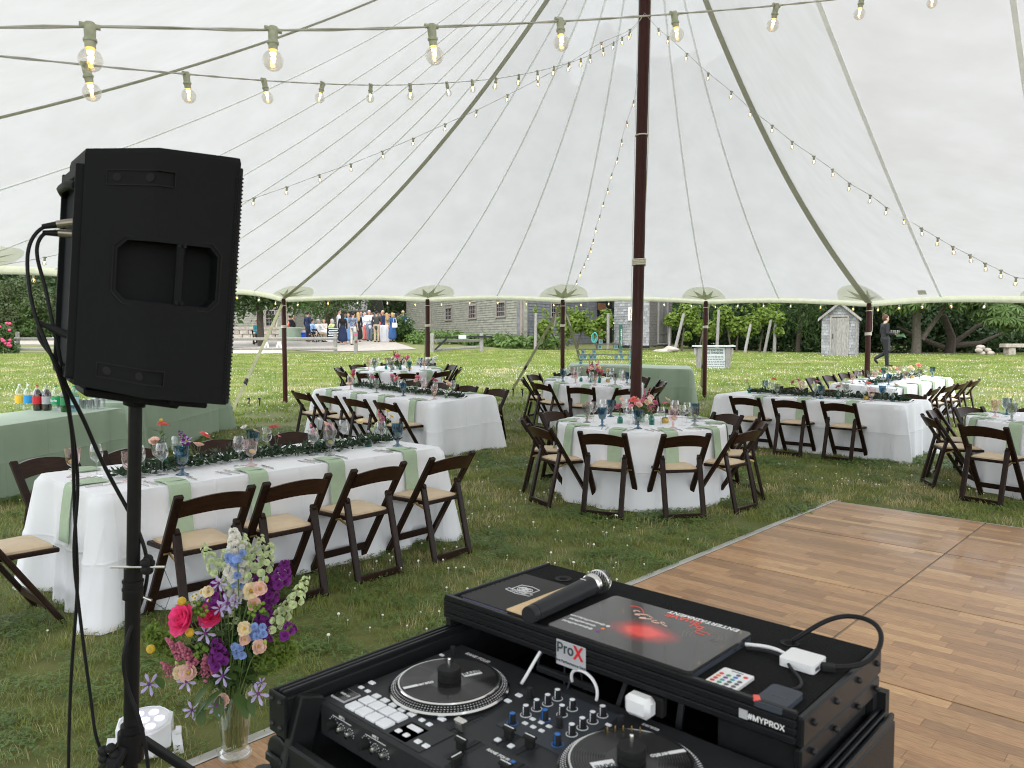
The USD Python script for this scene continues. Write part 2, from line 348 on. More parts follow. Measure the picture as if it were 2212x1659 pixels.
CB = np.array([1.73, 10.78, 0]); CT = np.array([1.84, 10.8, 8.42])
pole_build(cp, CB[0], CB[1], CT, 0.078, 'c')
lash(cp, CB, CT, 0.315, 0.09, 4, 0.022); lash(cp, CB, CT, 0.525, 0.084, 1, 0.02)
part(cp, 'halyard', G().tube([CB + [0.085, -0.03, 2.6], CB + (CT - CB) * 0.5 + [0.088, -0.02, 0], CT + [0.07, -0.02, -0.1]], 0.006, 5), 'rope', True)
part(cp, 'halyard', G().tube([CB + [-0.088, -0.02, 0.9], CB + (CT - CB) * 0.55 + [-0.095, -0.02, 0], CT + [-0.08, -0.02, -0.1]], 0.004, 5), 'seam', True)
where = {1: 'at the left edge', 4: 'just right of the loudspeaker', 5: 'behind the farthest round table', 6: 'in front of the barn vines',
         7: 'right of the long green table', 8: 'beside the small outhouse', 9: 'at the right edge'}
guys = {4: [(-0.45, -1.9)], 5: [(-0.3, 2.0)], 6: [(-1.1, 1.1), (0.75, 1.7)], 7: [(0.35, 1.7)], 8: [(0.55, 1.3)], 9: [(1.6, 0.3)], 1: [(-1.6, 0)], 2: [(-1.6, 0.1)], 3: [(-1.6, 0.3)]}
for k in range(1, 10):
    if k in (2, 3): continue
    x, y = EV[k + 3]; p = thing('side_pole', 'dark mahogany eave pole ' + where[k], 'tent pole', group='eave poles of the tent')
    B, T_ = np.array([x, y, gz(x, y)]), np.array([x, y, ez(x, y) - 0.03])
    pole_build(p, x, y, T_, 0.048, 's'); lash(p, B, T_, 0.72, 0.055, 3, 0.018); lash(p, B, T_, 0.93, 0.053, 1, 0.015)
    if k == 5: part(p, 'white_tape', G().tube([B + [0, 0, 0.76], B + [0, 0, 0.9]], 0.052, 14), 'clover_white', 40)
    part(p, 'hanging_rope', G().tube([T_ + [0.06, -0.03, -0.05], B + (T_ - B) * 0.75 + [0.058, -0.03, 0]], 0.006, 5), 'rope', True)
    for (dx, dy) in guys[k]:
        A = T_ + [dx * 0.03, dy * 0.03, -0.12]; E_ = np.array([x + dx, y + dy, gz(x + dx, y + dy) + 0.05])
        gs = thing('guy_strap', f"olive ratchet strap running {'left' if dx < 0 else 'right'} from the pole {where[k]}", 'guy strap', group='tent guy straps')
        d = E_ - A; part(gs, 'strap', G().bar(A, E_, 0.062, 0.008, (0, 1, 0)), 'ratchet_strap')
        c = A + d * 0.72; part(gs, 'ratchet', G().bar(c - d * 0.012, c + d * 0.03, 0.085, 0.05, (1, 0, 0), 0.01).bar(c, c + d * 0.05 + [0.05, 0, 0.03], 0.05, 0.02, (1, 0, 0), 0.005), 'dark_metal')
        part(gs, 'stake', G().tube([E_ - [0, 0, 0.1], E_ + [0.02, 0, 0.12]], 0.014, 7), 'dark_metal', 40)
        tl = A + d * 0.18; part(gs, 'loose_end', G().bar(A + d * 0.1, tl + [0.05, -0.02, -0.1], 0.03, 0.004, (0, 1, 0)), 'rope')
for i, (u, v) in enumerate([(512, 857), (537, 857), (560, 858), (1088, 832), (1108, 830), (1128, 832)]):
    q = at_y(u, v, 17.2 if i > 2 else 15.5); q[2] = gz(q[0], q[1])
    solo('tent_stake', G().tube([q - [0, 0, 0.05], q + [0.01, 0, 0.15]], 0.013, 7).tube([q + [0, 0, 0.15], q + [0, 0, 0.18]], 0.03, 8), 'dark_metal', f"iron tent stake, {['leftmost', 'middle', 'rightmost'][i % 3]} of three {'beside the loudspeaker' if i < 3 else 'in the grass aisle'}", 'stake', 'tent stakes in the grass', 40)
# ---------- string lights ----------
def bulb_meshes(sc=1.0):
    sk = G().lathe([(0.0, 0.007), (0.0105, 0.007), (0.0120, 0.0), (0.0112, -0.026), (0.0138, -0.028), (0.0138, -0.033), (0.0112, -0.035), (0.0105, -0.048), (0.0, -0.048)], 12).tube([(-0.020, 0, 0.001), (0.020, 0, 0.001)], 0.0062, 8)
    pr = [(0.0095, -0.046), (0.011, -0.050)] + [(0.0245 * math.sin(a), -0.0725 - 0.0245 * math.cos(a)) for a in np.linspace(PI - 0.46, 0.12, 10)] + [(0, -0.097)]
    gl = G().lathe(pr, 12); fl = G().tube([(0, 0, -0.056), (0.004, 0, -0.066), (0.002, 0.002, -0.078), (-0.003, 0, -0.066)], 0.0034, 5).lathe([(0, -0.052), (0.007, -0.053), (0.006, -0.060), (0, -0.061)], 7)
    return sk.get(), gl.get(), fl.get()
BM = bulb_meshes()
def string_lights(name, label, path, bulbs, rc, lit=1.0, tw=True, sc=1.0, seed=1):
    rg = random.Random(seed); p = thing(name, label, 'string lights')
    P = np.array(path); s = np.concatenate([[0], np.cumsum(np.linalg.norm(np.diff(P, axis=0), axis=1))]); q = np.linspace(0, s[-1], max(12, int(s[-1] / 0.12)))
    from scipy.interpolate import PchipInterpolator
    fn = [PchipInterpolator(s, P[:, j]) for j in range(3)]; C = np.stack([f(q) for f in fn], 1)
    cord = G().tube(C, rc, 5)
    if tw:
        a = q * 16; off = np.stack([0 * a, np.cos(a), np.sin(a)], 1) * rc * .62; cord = G().tube(C + off, rc * 0.7, 5).tube(C - off, rc * 0.7, 5)
    part(p, 'cord', cord, 'light_cord', True)
    for b in bulbs:
        c = np.array([f(b) for f in fn]); d = np.array([f(min(b + .02, s[-1])) for f in fn]) - c
        R = rotz(math.atan2(d[1], d[0])) @ rotx(rg.uniform(-.22, .22)) @ roty(rg.uniform(-.18, .18)); T = TM(R * sc, c)
        tr = lambda m: (np.asarray(m[0]) @ T[:3, :3].T + T[:3, 3], m[1])
        so = part(p, 'socket', tr(BM[0]), 'socket_olive', 40); part(so, 'bulb', tr(BM[1]), 'bulb_glass', True); part(so, 'filament', tr(BM[2]), 'filament')
    return p, s, fn
def arc(p, s, w): return np.interp(w, p, s)
# the one close overhead: depth grows to the right
def by_px(pix): return [at_y(*q) for q in pix]
A_ = by_px([(-60, 60, 1.55), (194, 57, 1.66), (590, 65, 1.86), (932, 58, 2.1), (1210, 46, 2.4), (1456, 30, 2.75), (1677, 12, 3.1), (1862, -8, 3.45), (2014, -28, 3.8), (2300, -75, 4.4)])
sA = np.concatenate([[0], np.cumsum(np.linalg.norm(np.diff(np.array(A_), axis=0), axis=1))])
string_lights('string_lights', 'nearest string of round clear bulbs crossing the top of the picture', A_, [sA[i] for i in range(1, 9)], 0.0034, seed=3)
TOP = np.array([1.80, 10.72, 6.05])
B_ = by_px([(-40, 117, 1.85), (185, 140, 2.15), (402, 160, 2.7), (570, 174, 3.3), (697, 181, 3.9), (801, 184, 4.5), (886, 183, 5.1), (965, 179, 5.7), (1020, 175, 6.25), (1072, 170, 6.8), (1121, 162, 7.3), (1161, 154, 7.75), (1197, 145, 8.2), (1229, 136, 8.6), (1255, 127, 8.95), (1275, 119, 9.2), (1303, 104, 9.6), (1326, 92, 9.9), (1344, 81, 10.2), (1360, 71, 10.4)]) + [TOP]
sB = np.concatenate([[0], np.cumsum(np.linalg.norm(np.diff(np.array(B_), axis=0), axis=1))])
string_lights('string_lights', 'string of lit bulbs sagging from the left edge to the centre pole', B_, [sB[i] for i in range(1, 20)], 0.003, seed=4)
def to_eave(px, e, n0, dpole=10.7):
    e = np.array(e); P = [TOP]; m = len(px)
    for i, (u, v) in enumerate(px):
        best = None                     # where the sight line meets the vertical plane through pole and eave point
        r = ray(u, v); n = np.array([-(e - TOP)[1], (e - TOP)[0], 0]); t = (n @ (TOP - [0, 0, EYE])) / (n @ r); P.append(np.array([0, 0, EYE]) + r * t)
    P.append(e); return P
C_ = to_eave([(1361, 64), (1299, 92), (1230, 135), (1161, 172), (1097, 205), (1030, 238), (962, 268), (893, 299), (826, 327), (758, 354), (690, 378), (620, 404), (549, 428), (420, 470), (280, 512), (97, 556)], (-6.2, 8.7, 2.4), 0)
D_ = to_eave([(1378, 160), (1369, 218), (1354, 262), (1343, 302), (1334, 341), (1322, 375), (1313, 407), (1304, 437), (1296, 465), (1287, 492), (1282, 517), (1276, 536), (1270, 552), (1262, 570), (1254, 588), (1246, 606)], (1.13, 17.2, 2.42), 0)
E_ = to_eave([(1422, 62), (1443, 80), (1484, 116), (1530, 158), (1580, 198), (1622, 236), (1668, 271), (1711, 306), (1758, 338), (1798, 366), (1835, 396), (1880, 422), (1915, 448), (1953, 469), (1990, 493), (2026, 514), (2058, 533), (2095, 551), (2128, 569), (2162, 584), (2195, 600)], (7.6, 7.4, 2.2), 0)
for nm, P, lb in (('C', C_, 'string of small lit bulbs running from the centre pole down behind the loudspeaker'), ('D', D_, 'string of bulbs dropping steeply from the centre pole to the eave'), ('E', E_, 'string of bulbs falling from the centre pole to the right eave')):
    P = np.array(P); s = np.concatenate([[0], np.cumsum(np.linalg.norm(np.diff(P, axis=0), axis=1))])
    ok = [0] + [i for i in range(1, len(P)) if s[i] - s[i - 1] > 0.01]
    string_lights('string_lights', lb, P[ok], [s[i] for i in range(1, len(P) - 1)], 0.003, seed=ord(nm))
rp = hp + out * 0.03 - [0, 0, 0.10]
for k0, k1, lb in ((32, 56, 'row of small bulbs under the left eave of the tent'), (56, 88, 'row of small bulbs under the far eave of the tent'), (88, 104, 'row of small bulbs under the right eave of the tent')):
    P = rp[k0:k1 + 1]; L = np.linalg.norm(np.diff(P, axis=0), axis=1).sum()
    string_lights('string_lights', lb, P, list(np.arange(0.3, L, 0.62 if k0 == 56 else 0.7)), 0.003, tw=False, seed=k0)
# ================= background: land, buildings, trees =================
def leafmat(name, dark, mid, lite, transl=0.28, rough=0.5):
    LOOK[name] = usdkit.material(stage, '/World/Looks/' + name, {
        'ge': ('geometry', {}), 'rp': ('rgb_ramp', {'ramp': [(0.0, dark), (0.5, mid), (1.0, lite)]}), 'p': ('principled_bsdf', {'roughness': rough, 'specular_ior_level': 0.4}),
        'tl': ('translucent_bsdf', {}), 'mc': ('mix_closure', {'fac': transl})},
        [('ge.random_per_island', 'rp.fac'), ('rp.color', 'p.base_color'), ('rp.color', 'tl.color'), ('p.BSDF', 'mc.closure1'), ('tl.BSDF', 'mc.closure2')], surface='mc.closure')
leafmat('leaf_dark', (0.034, 0.066, 0.018), (0.068, 0.118, 0.032), (0.125, 0.190, 0.052))
leafmat('leaf_mid', (0.055, 0.105, 0.024), (0.10, 0.18, 0.04), (0.18, 0.27, 0.065))
leafmat('leaf_light', (0.060, 0.110, 0.022), (0.110, 0.175, 0.036), (0.190, 0.260, 0.065))
leafmat('leaf_chestnut', (0.11, 0.175, 0.05), (0.20, 0.28, 0.09), (0.38, 0.45, 0.19))
leafmat('leaf_olive', (0.060, 0.085, 0.026), (0.105, 0.135, 0.042), (0.18, 0.21, 0.075))
leafmat('leaf_vine', (0.17, 0.25, 0.04), (0.30, 0.40, 0.07), (0.50, 0.58, 0.16), 0.45)
leafmat('leaf_hosta', (0.10, 0.17, 0.035), (0.20, 0.28, 0.07), (0.42, 0.47, 0.20), 0.3)
mat('bark', (0.075, 0.060, 0.045), 0.9, var=0.3, scale=12, bump=0.8, bscale=25)
mat('bark_grey', (0.16, 0.14, 0.11), 0.9, var=0.3, scale=12, bump=0.8, bscale=25)
mat('weathered', (0.25, 0.24, 0.22), 0.9, var=0.3, scale=7, stretch=(6, 6, 1), bump=0.4, bscale=60, rnd=0.18)
mat('weathered_dark', (0.10, 0.095, 0.088), 0.9, var=0.35, scale=7, stretch=(7, 7, 1), bump=0.5, bscale=60, rnd=0.2)
mat('barn_board', (0.17, 0.172, 0.140), 0.9, scale=2.4, hue=(0.30, 0.298, 0.24), stretch=(1, 1, 2.4), detail=8, bump=0.4, bscale=40)
mat('barn_grey', (0.105, 0.108, 0.112), 0.9, scale=3.0, hue=(0.19, 0.193, 0.198), detail=8, bump=0.4, bscale=40)
mat('trim_taupe', (0.26, 0.225, 0.20), 0.8, var=0.12, scale=5)
mat('roof_shingle', (0.14, 0.135, 0.13), 0.95, var=0.35, scale=6, bump=0.5, bscale=30)
mat('dark_inside', (0.010, 0.010, 0.011), 0.9)
mat('pane_dark', (0.012, 0.014, 0.016), 0.08, spec=0.6)
mat('rust_wood', (0.17, 0.075, 0.032), 0.85, var=0.3, scale=8)
mat('stone', (0.36, 0.32, 0.27), 0.95, var=0.3, scale=5, bump=0.7, bscale=18)
mat('sign_white', (0.50, 0.54, 0.53), 0.6, var=0.05)
mat('cream_sign', (0.72, 0.68, 0.58), 0.6, var=0.05)
mat('ink', (0.03, 0.045, 0.05), 0.7, var=0)
mat('paint_green', (0.012, 0.075, 0.05), 0.5)
mat('white_paint', (0.72, 0.72, 0.70), 0.5, var=0.06)
mat('cooler_blue', (0.02, 0.10, 0.62), 0.4)
mat('teal_hose', (0.06, 0.36, 0.33), 0.45)
mat('pink_bloom', (0.62, 0.06, 0.16), 0.6, var=0.3, rnd=0.2)
mat('dry_grass', (0.24, 0.19, 0.085), 0.95, scale=3, hue=(0.15, 0.15, 0.05), world=True, bump=0.4, bscale=40)
def strip(pts0, pts1, dz, m=10):
    """a sheet on the ground between two lines"""
    V = []; F = []; n = len(pts0)
    for a, b in zip(pts0, pts1):
        for k in range(m + 1):
            x, y = a[0] + (b[0] - a[0]) * k / m, a[1] + (b[1] - a[1]) * k / m; V.append((x, y, gz(x, y) + dz))
    for i in range(n - 1):
        for k in range(m): a = i * (m + 1) + k; F.append((a, a + m + 1, a + m + 2, a + 1))
    return V, F
def dens(p, n=24):
    p = np.array(p, float); t = np.linspace(0, len(p) - 1, n); return np.stack([np.interp(t, np.arange(len(p)), p[:, j]) for j in range(2)], 1)
structure('gravel_path', strip(dens([(-6.2, 35.5), (-8.3, 34.6), (-10.0, 35.8), (-12, 38.2), (-17, 39.5), (-24, 41), (-40, 43)], 40), dens([(-4.6, 37), (-5.6, 40.5), (-6.4, 43), (-7.2, 47), (-9.5, 54), (-22, 56), (-42, 46)], 40), 0.02, 14), 'gravel_look', True)
structure('worn_grass_strip', strip(dens([(2, 24.8), (8, 26.2), (16, 27.2), (30, 29)], 40), dens([(2, 25.3), (8, 27.0), (16, 28.2), (30, 30.2)], 40), 0.02, 3), 'dry_grass', True)
# ---- weatherboard wall: overlapping courses between two ground points ----
def wall_frame(a, b):
    a, b = np.array(a, float), np.array(b, float); d = b - a; L = np.linalg.norm(d); d /= L; return L, TM(np.stack([[d[0], d[1], 0], [-d[1], d[0], 0], [0, 0, 1]], 1), (a[0], a[1], 0))
def courses(L, z0, z1, step, holes=(), seed=0, lap=0.030):
    """rows of boards on the outside (-y side); holes = (x0, x1, z0, z1)"""
    g = G(); rg = random.Random(seed); z = z0
    while z < z1 - 0.01:
        zt = min(z + step, z1); spans = [(0, L)]
        for hx0, hx1, hz0, hz1 in holes:
            if zt > hz0 + .01 and z < hz1 - .01:
                spans = [q for s in spans for q in ((s[0], min(s[1], hx0)), (max(s[0], hx1), s[1])) if q[1] - q[0] > 0.02]
        for s0, s1 in spans:
            x = s0
            while x < s1 - 0.01:
                w = min(rg.uniform(0.5, 1.3), s1 - x); j = rg.uniform(0, 0.006)
                V = [(x, -lap - j, z), (x + w, -lap - j, z), (x + w, -0.004, zt + 0.01), (x, -0.004, zt + 0.01), (x, 0, z), (x + w, 0, z)]
                g.add(V, [(0, 1, 2), (0, 2, 3), (4, 5, 1), (4, 1, 0)]); x += w
        z = zt
    return g
def tr(g, T):
    v, f = g.get() if isinstance(g, G) else g; v = np.asarray(v, float); return v @ T[:3, :3].T + T[:3, 3], f
def window(parent, T, x, z, w, h, nx, nz, frame='trim_taupe', depth=0.05, fw=0.09):
    fr = part(parent, 'window', tr(G().box((x, -.03, z + h / 2 + fw / 2), (w + 2 * fw, depth, fw)).box((x, -.03, z - h / 2 - fw / 2), (w + 2 * fw + .08, depth + .04, fw)).box((x - w / 2 - fw / 2, -.03, z), (fw, depth, h)).box((x + w / 2 + fw / 2, -.03, z), (fw, depth, h)), T), frame)
    part(fr, 'pane', tr(G().box((x, 0.0, z), (w, 0.01, h)), T), 'pane_dark')
    m = G()
    for i in range(1, nx): m.box((x - w / 2 + w * i / nx, -.015, z), (0.025, 0.02, h))
    for i in range(1, nz): m.box((x, -.016, z - h / 2 + h * i / nz), (w, 0.02, 0.022 if i != nz // 2 else 0.04))
    part(fr, 'muntin', tr(m, T), frame)
# ---- the long barn ----
barn = thing('barn', 'long weathered shingled barn with a row of small many-paned windows', 'barn')
BC, BL = (0.5, 39.2), (-8.0, 59.0)
L, T = wall_frame(BL, BC); zb = 1.15
wins = [(L - 2.75 - 4.42 * k, 3.15) for k in range(4)]
part(barn, 'front_wall', tr(courses(L, zb, 5.2, 0.135, [(x - .72, x + .72, z - .45, z + .45) for x, z in wins], 1), T), 'barn_board')
part(barn, 'wall_core', tr(G().box((L / 2, 0.16, 3.0), (L, 0.30, 4.4)), T), 'barn_board')
for x, z in wins: window(barn, T, x, z, 1.18, 0.70, 4, 3)
part(barn, 'corner_board', tr(G().box((L - .05, -.03, 3.0), (0.24, 0.06, 4.4)), T), 'trim_taupe'); part(barn, 'corner_board', tr(G().box((.06, -.03, 3.0), (0.2, 0.06, 4.4)), T), 'trim_taupe')
WL, WT = wall_frame(BC, (6.2, 47.0))
part(barn, 'wing_wall', tr(courses(WL, zb, 5.2, 0.15, [(2.6, 3.7, 2.65, 3.55), (7.6, 9.66, 1.0, 3.9)], 2), WT), 'barn_grey')
part(barn, 'wall_core', tr(G().box((3.8, 0.16, 3.1), (7.6, 0.30, 4.2)), WT), 'barn_grey')
part(barn, 'corner_board', tr(G().box((.12, -.03, 3.0), (0.22, 0.06, 4.4)), WT), 'trim_taupe')
window(barn, WT, 3.15, 3.1, 0.9, 0.7, 4, 3)
part(barn, 'doorway', tr(G().box((8.6, 0.9, 2.4), (2.0, 1.7, 3.0)), WT), 'dark_inside')
part(barn, 'door_board', tr(G().box((7.75, -.06, 2.1), (0.5, 0.05, 1.4)).box((8.0, -.08, 3.45), (0.9, 0.05, 0.42)), WT), 'rust_wood')
a, b, c = np.array(BL), np.array(BC), np.array((6.2, 47.0)); nrm = np.array([0.92, 0.39]) * 7
rf = [(*a, 5.0), (*b, 5.0), (*(b + nrm * .9), 8.6), (*(a + nrm), 8.6)]
bl2 = T[:3, :3] @ np.array([0, -0.5, 0])
part(barn, 'roof', ([np.array(p) + bl2 * (0.8 if i < 2 else 0) for i, p in enumerate(rf)] + [np.array(p) + bl2 * (0.8 if i < 2 else 0) + [0, 0, 0.12] for i, p in enumerate(rf)], [(3, 2, 1, 0), (4, 5, 6, 7), (0, 1, 5, 4), (1, 2, 6, 5), (2, 3, 7, 6), (3, 0, 4, 7)]), 'roof_shingle')
rf = [(*b, 5.25), (*c, 5.25), (*(c + [-4.2, 5]), 8.2), (*(b + [-2, 7]), 8.2)]
part(barn, 'roof', (rf + [(p[0], p[1], p[2] + .12) for p in rf], [(3, 2, 1, 0), (4, 5, 6, 7), (0, 1, 5, 4), (1, 2, 6, 5), (2, 3, 7, 6), (3, 0, 4, 7)]), 'roof_shingle')
# ---- shingles one by one ----
def shingle_wall(parent, T, L, z0, z1, step, holes, seed, budget, mats, top=None):
    rg = random.Random(seed); z = z0; row = 0; rest = G()
    while z < z1 - 0.02:
        x = -rg.uniform(0, .1)
        while x < L - 0.01:
            w = rg.uniform(0.10, 0.19); x0, x1 = max(x, 0) + .003, min(x + w, L) - .003; x += w
            if x1 - x0 < 0.02: continue
            xm, zm = (x0 + x1) / 2, z + step / 2
            if any(h[0] < xm < h[1] and h[2] < zm < h[3] for h in holes): continue
            if top and zm > top(xm): continue
            d = rg.uniform(0, 0.008); j = rg.uniform(-.008, .004)
            V = [(x0, -.026 - d, z + j), (x1, -.026 - d, z + j), (x1, -.006, z + step + .02), (x0, -.006, z + step + .02), (x0, 0, z + j), (x1, 0, z + j)]
            g = G().add(V, [(0, 1, 2), (0, 2, 3), (4, 5, 1), (4, 1, 0), (0, 3, 4), (1, 5, 2)])
            if budget[0] > 0: part(parent, 'shingle', tr(g, T), rg.choice(mats)); budget[0] -= 1
            else: rest.add(*g.get())
        z += step; row += 1
    if rest.n: part(parent, 'shingle_rows', tr(rest, T), mats[0], kind='stuff')
for i, k in enumerate([0.80, 0.92, 1.05, 1.2]): mat(f'shingle_tone_{"abcd"[i]}', np.array((0.26, 0.265, 0.265)) * k, 0.9, var=0.25, scale=9, stretch=(5, 5, 1), bump=0.3, bscale=70)
for i, k in enumerate([0.6, 0.75, 0.9]): mat(f'shingle_brown_{"abc"[i]}', np.array((0.16, 0.145, 0.13)) * k, 0.9, var=0.3, scale=9, stretch=(5, 5, 1), bump=0.3, bscale=70)
SH = ['shingle_tone_a', 'shingle_tone_b', 'shingle_tone_c', 'shingle_tone_d']; SB = ['shingle_brown_a', 'shingle_brown_b', 'shingle_brown_c']
# corner shed with the plank door
shed = thing('corner_shed', 'grey shingled shed with brown plank door between barn and vines', 'shed')
A1, A2, A3 = (4.95, 37.3), (6.42, 36.0), (7.7, 37.2); z0 = 1.12; bud = [285]
L1, T1 = wall_frame(A1, A2); L2, T2 = wall_frame(A2, A3)
shingle_wall(shed, T1, L1, z0 + .15, 4.3, 0.125, [], 5, bud, SH); shingle_wall(shed, T2, L2, z0 + .15, 4.3, 0.125, [(0.62, 1.34, 0, 3.45)], 6, bud, SB)
part(shed, 'wall', tr(G().box((L1 / 2, .07, z0 + 1.7), (L1, .12, 3.2)), T1), 'weathered_dark'); part(shed, 'wall', tr(G().box((L2 / 2, .07, z0 + 1.7), (L2, .12, 3.2)), T2), 'weathered_dark')
part(shed, 'sill', tr(G().box((L1 / 2, -.01, z0 + .08), (L1, .08, .12)), T1), 'dark_inside')
dr = part(shed, 'door', tr(G().box((.98, -.03, z0 + 1.25), (0.64, 0.03, 1.95)), T2), 'weathered_dark')
for k in range(4): part(dr, 'plank', tr(G().box((.74 + .16 * k, -.052, z0 + 1.25), (0.15, 0.016, 1.95)), T2), 'weathered_dark')
part(dr, 'ledge', tr(G().box((.98, -.07, z0 + .72), (0.6, 0.02, .09)), T2), 'weathered_dark')
part(shed, 'door_frame', tr(G().box((.62, -.04, z0 + 1.25), (.07, .06, 2.1)).box((1.34, -.04, z0 + 1.25), (.07, .06, 2.1)).box((.98, -.05, z0 + .22), (.8, .12, .06)), T2), 'weathered')
sr = [(*A1, 4.25), (*A2, 4.25), (*A3, 4.25), (6.2, 38.7, 4.25)]; ap = (6.3, 37.4, 5.4)
part(shed, 'roof', ([*sr, ap], [(0, 1, 4), (1, 2, 4), (2, 3, 4), (3, 0, 4)]), 'roof_shingle')
q = at_y(1371, 679, 36.6); sgn = thing('wall_sign', 'cream rectangular sign with small emblem on the corner shed wall', 'sign')
T = T1.copy(); T[:3, 3] += T1[:3, :3] @ np.array([L1 * .52, -.05, 3.05 - .3]); part(sgn, 'board', tr(G().box((0, 0, 0), (.42, .03, .62), ch=.006), T), 'cream_sign')
part(sgn, 'emblem', tr(G().tube([(.1 * math.cos(t) * .8, -.019, .14 + .11 * math.sin(t)) for t in np.linspace(0, 6.2, 14)], .008, 4).bar((-.13, -.018, -.06), (.13, -.018, -.06), .012, .004, (0, 1, 0)).bar((-.11, -.018, -.12), (.11, -.018, -.12), .01, .004, (0, 1, 0)).bar((-.1, -.018, -.17), (.1, -.018, -.17), .01, .004, (0, 1, 0)), T), 'rust_wood')
def write(parent, text, h, T, mt, name='lettering', bold=True, depth=0.003, center=True):
    m = meshkit.text_mesh(text, h, depth, bold); v = np.array(m.vertices)
    if center: v[:, 0] -= (v[:, 0].max() + v[:, 0].min()) / 2
    return part(parent, name, tr((v, m.faces), T), mt)
UP = np.stack([[1, 0, 0], [0, 0, 1], [0, -1, 0]], 1)       # text that stands up and faces -y
p = at_y(1365 - 24, 0, 35.6)[0]; gp_ = thing('green_post', 'slim dark green post with vertical white lettering before the shed', 'signpost')
q = at_y(1341, 700, 35.4); zz = gz(q[0], q[1])
part(gp_, 'post', G().box((q[0], q[1], zz + .62), (.15, .09, 1.24), ch=.01), 'paint_green')
for i, c_ in enumerate('seedlings'): write(gp_, c_, .07, TM(UP, (q[0] + .02, q[1] - .05, zz + .95 - i * .085)), 'white_paint', 'letter')
q = at_y(1438, 752, 34.6); rk = trimesh.creation.icosphere(3, 1.0); v = rk.vertices * [0.62, 0.4, 0.16]; v *= (1 + .35 * (meshkit.fbm(rk.vertices * 1.7, 3, 4) - .5))[:, None]; v[:, 2] += .06 + .06 * np.sign(v[:, 0])
solo('boulder', (v + [q[0], q[1], gz(q[0], q[1])], rk.faces), 'stone', 'flat pale boulder lying in front of the shed door', 'boulder', smooth=35)
# ---- outhouse ----
oh = thing('outhouse', 'small grey shingled outhouse with a closed door and steep gable roof', 'outhouse')
O0 = np.array([12.85, 32.0]); ang = math.radians(-26); dv = np.array([math.cos(ang), math.sin(ang)]); O1 = O0 + dv * 1.36; nv = np.array([-dv[1], dv[0]])
L3, T3 = wall_frame(O0, O1); L4, T4 = wall_frame(O1, O1 + nv * 1.3); z0 = gz(13.4, 32.0) - .02; eav = z0 + 1.62; apx = z0 + 2.2
bud = [290]
shingle_wall(oh, T3, L3, z0, apx, .125, [(.36, 1.0, z0 - .2, z0 + 1.62)], 7, bud, SH, top=lambda x: eav + (apx - eav) * (1 - abs(x - L3 / 2) / (L3 / 2)) - .05)
shingle_wall(oh, T4, L4, z0, eav, .125, [], 8, bud, SH)
part(oh, 'wall', tr(G().add([(0, .02, z0), (L3, .02, z0), (L3, .02, eav), (L3 / 2, .02, apx), (0, .02, eav), (0, 1.28, z0), (L3, 1.28, z0), (L3, 1.28, eav), (L3 / 2, 1.28, apx), (0, 1.28, eav)], [(0, 1, 2), (0, 2, 4), (4, 2, 3), (6, 5, 7), (5, 9, 7), (9, 8, 7), (1, 6, 7), (1, 7, 2), (5, 0, 4), (5, 4, 9)]), T3), 'weathered')
odr = part(oh, 'door', tr(G().box((.68, -.02, z0 + .82), (0.6, .03, 1.56)), T3), 'weathered', label='plain upright weathered plank door')
for k in range(3): part(odr, 'plank', tr(G().box((.48 + .2 * k, -.042, z0 + .82), (.192, .014, 1.56)), T3), 'weathered')
part(odr, 'handle', tr(G().box((.44, -.06, z0 + .85), (.03, .03, .2), ch=.006), T3), 'dark_metal')
part(oh, 'door_frame', tr(G().box((.35, -.035, z0 + .82), (.06, .05, 1.64)).box((1.01, -.035, z0 + .82), (.06, .05, 1.64)).box((.68, -.035, z0 + 1.67), (.72, .05, .06)), T3), 'weathered')
part(oh, 'corner_board', tr(G().box((L3 - .03, -.04, z0 + .8), (.07, .04, 1.6)), T3), 'weathered')
for s in (0, 1):
    x0, x1 = (L3 / 2, -.14) if s == 0 else (L3 / 2, L3 + .14); ze = eav - .14 * (apx - eav) / (L3 / 2)
    V = [(x0, -.14, apx + .03), (x1, -.14, ze + .03), (x1, 1.42, ze + .03), (x0, 1.42, apx + .03)]; V += [(a_, b_, c_ + .05) for a_, b_, c_ in V]
    part(oh, 'roof', tr(G().add(V, [(0, 1, 2, 3), (7, 6, 5, 4), (0, 4, 5, 1), (1, 5, 6, 2), (2, 6, 7, 3), (3, 7, 4, 0)]), T3), 'roof_shingle')
    V = [(x0, -.17, apx + .06), (x1, -.17, ze + .06), (x1, -.17, ze - .05), (x0, -.17, apx - .05)]; V += [(a_, b_ + .03, c_) for a_, b_, c_ in V]
    part(oh, 'barge_board', tr(G().add(V, [(0, 1, 2, 3), (7, 6, 5, 4), (0, 4, 5, 1), (1, 5, 6, 2), (2, 6, 7, 3), (3, 7, 4, 0)]), T3), 'weathered')
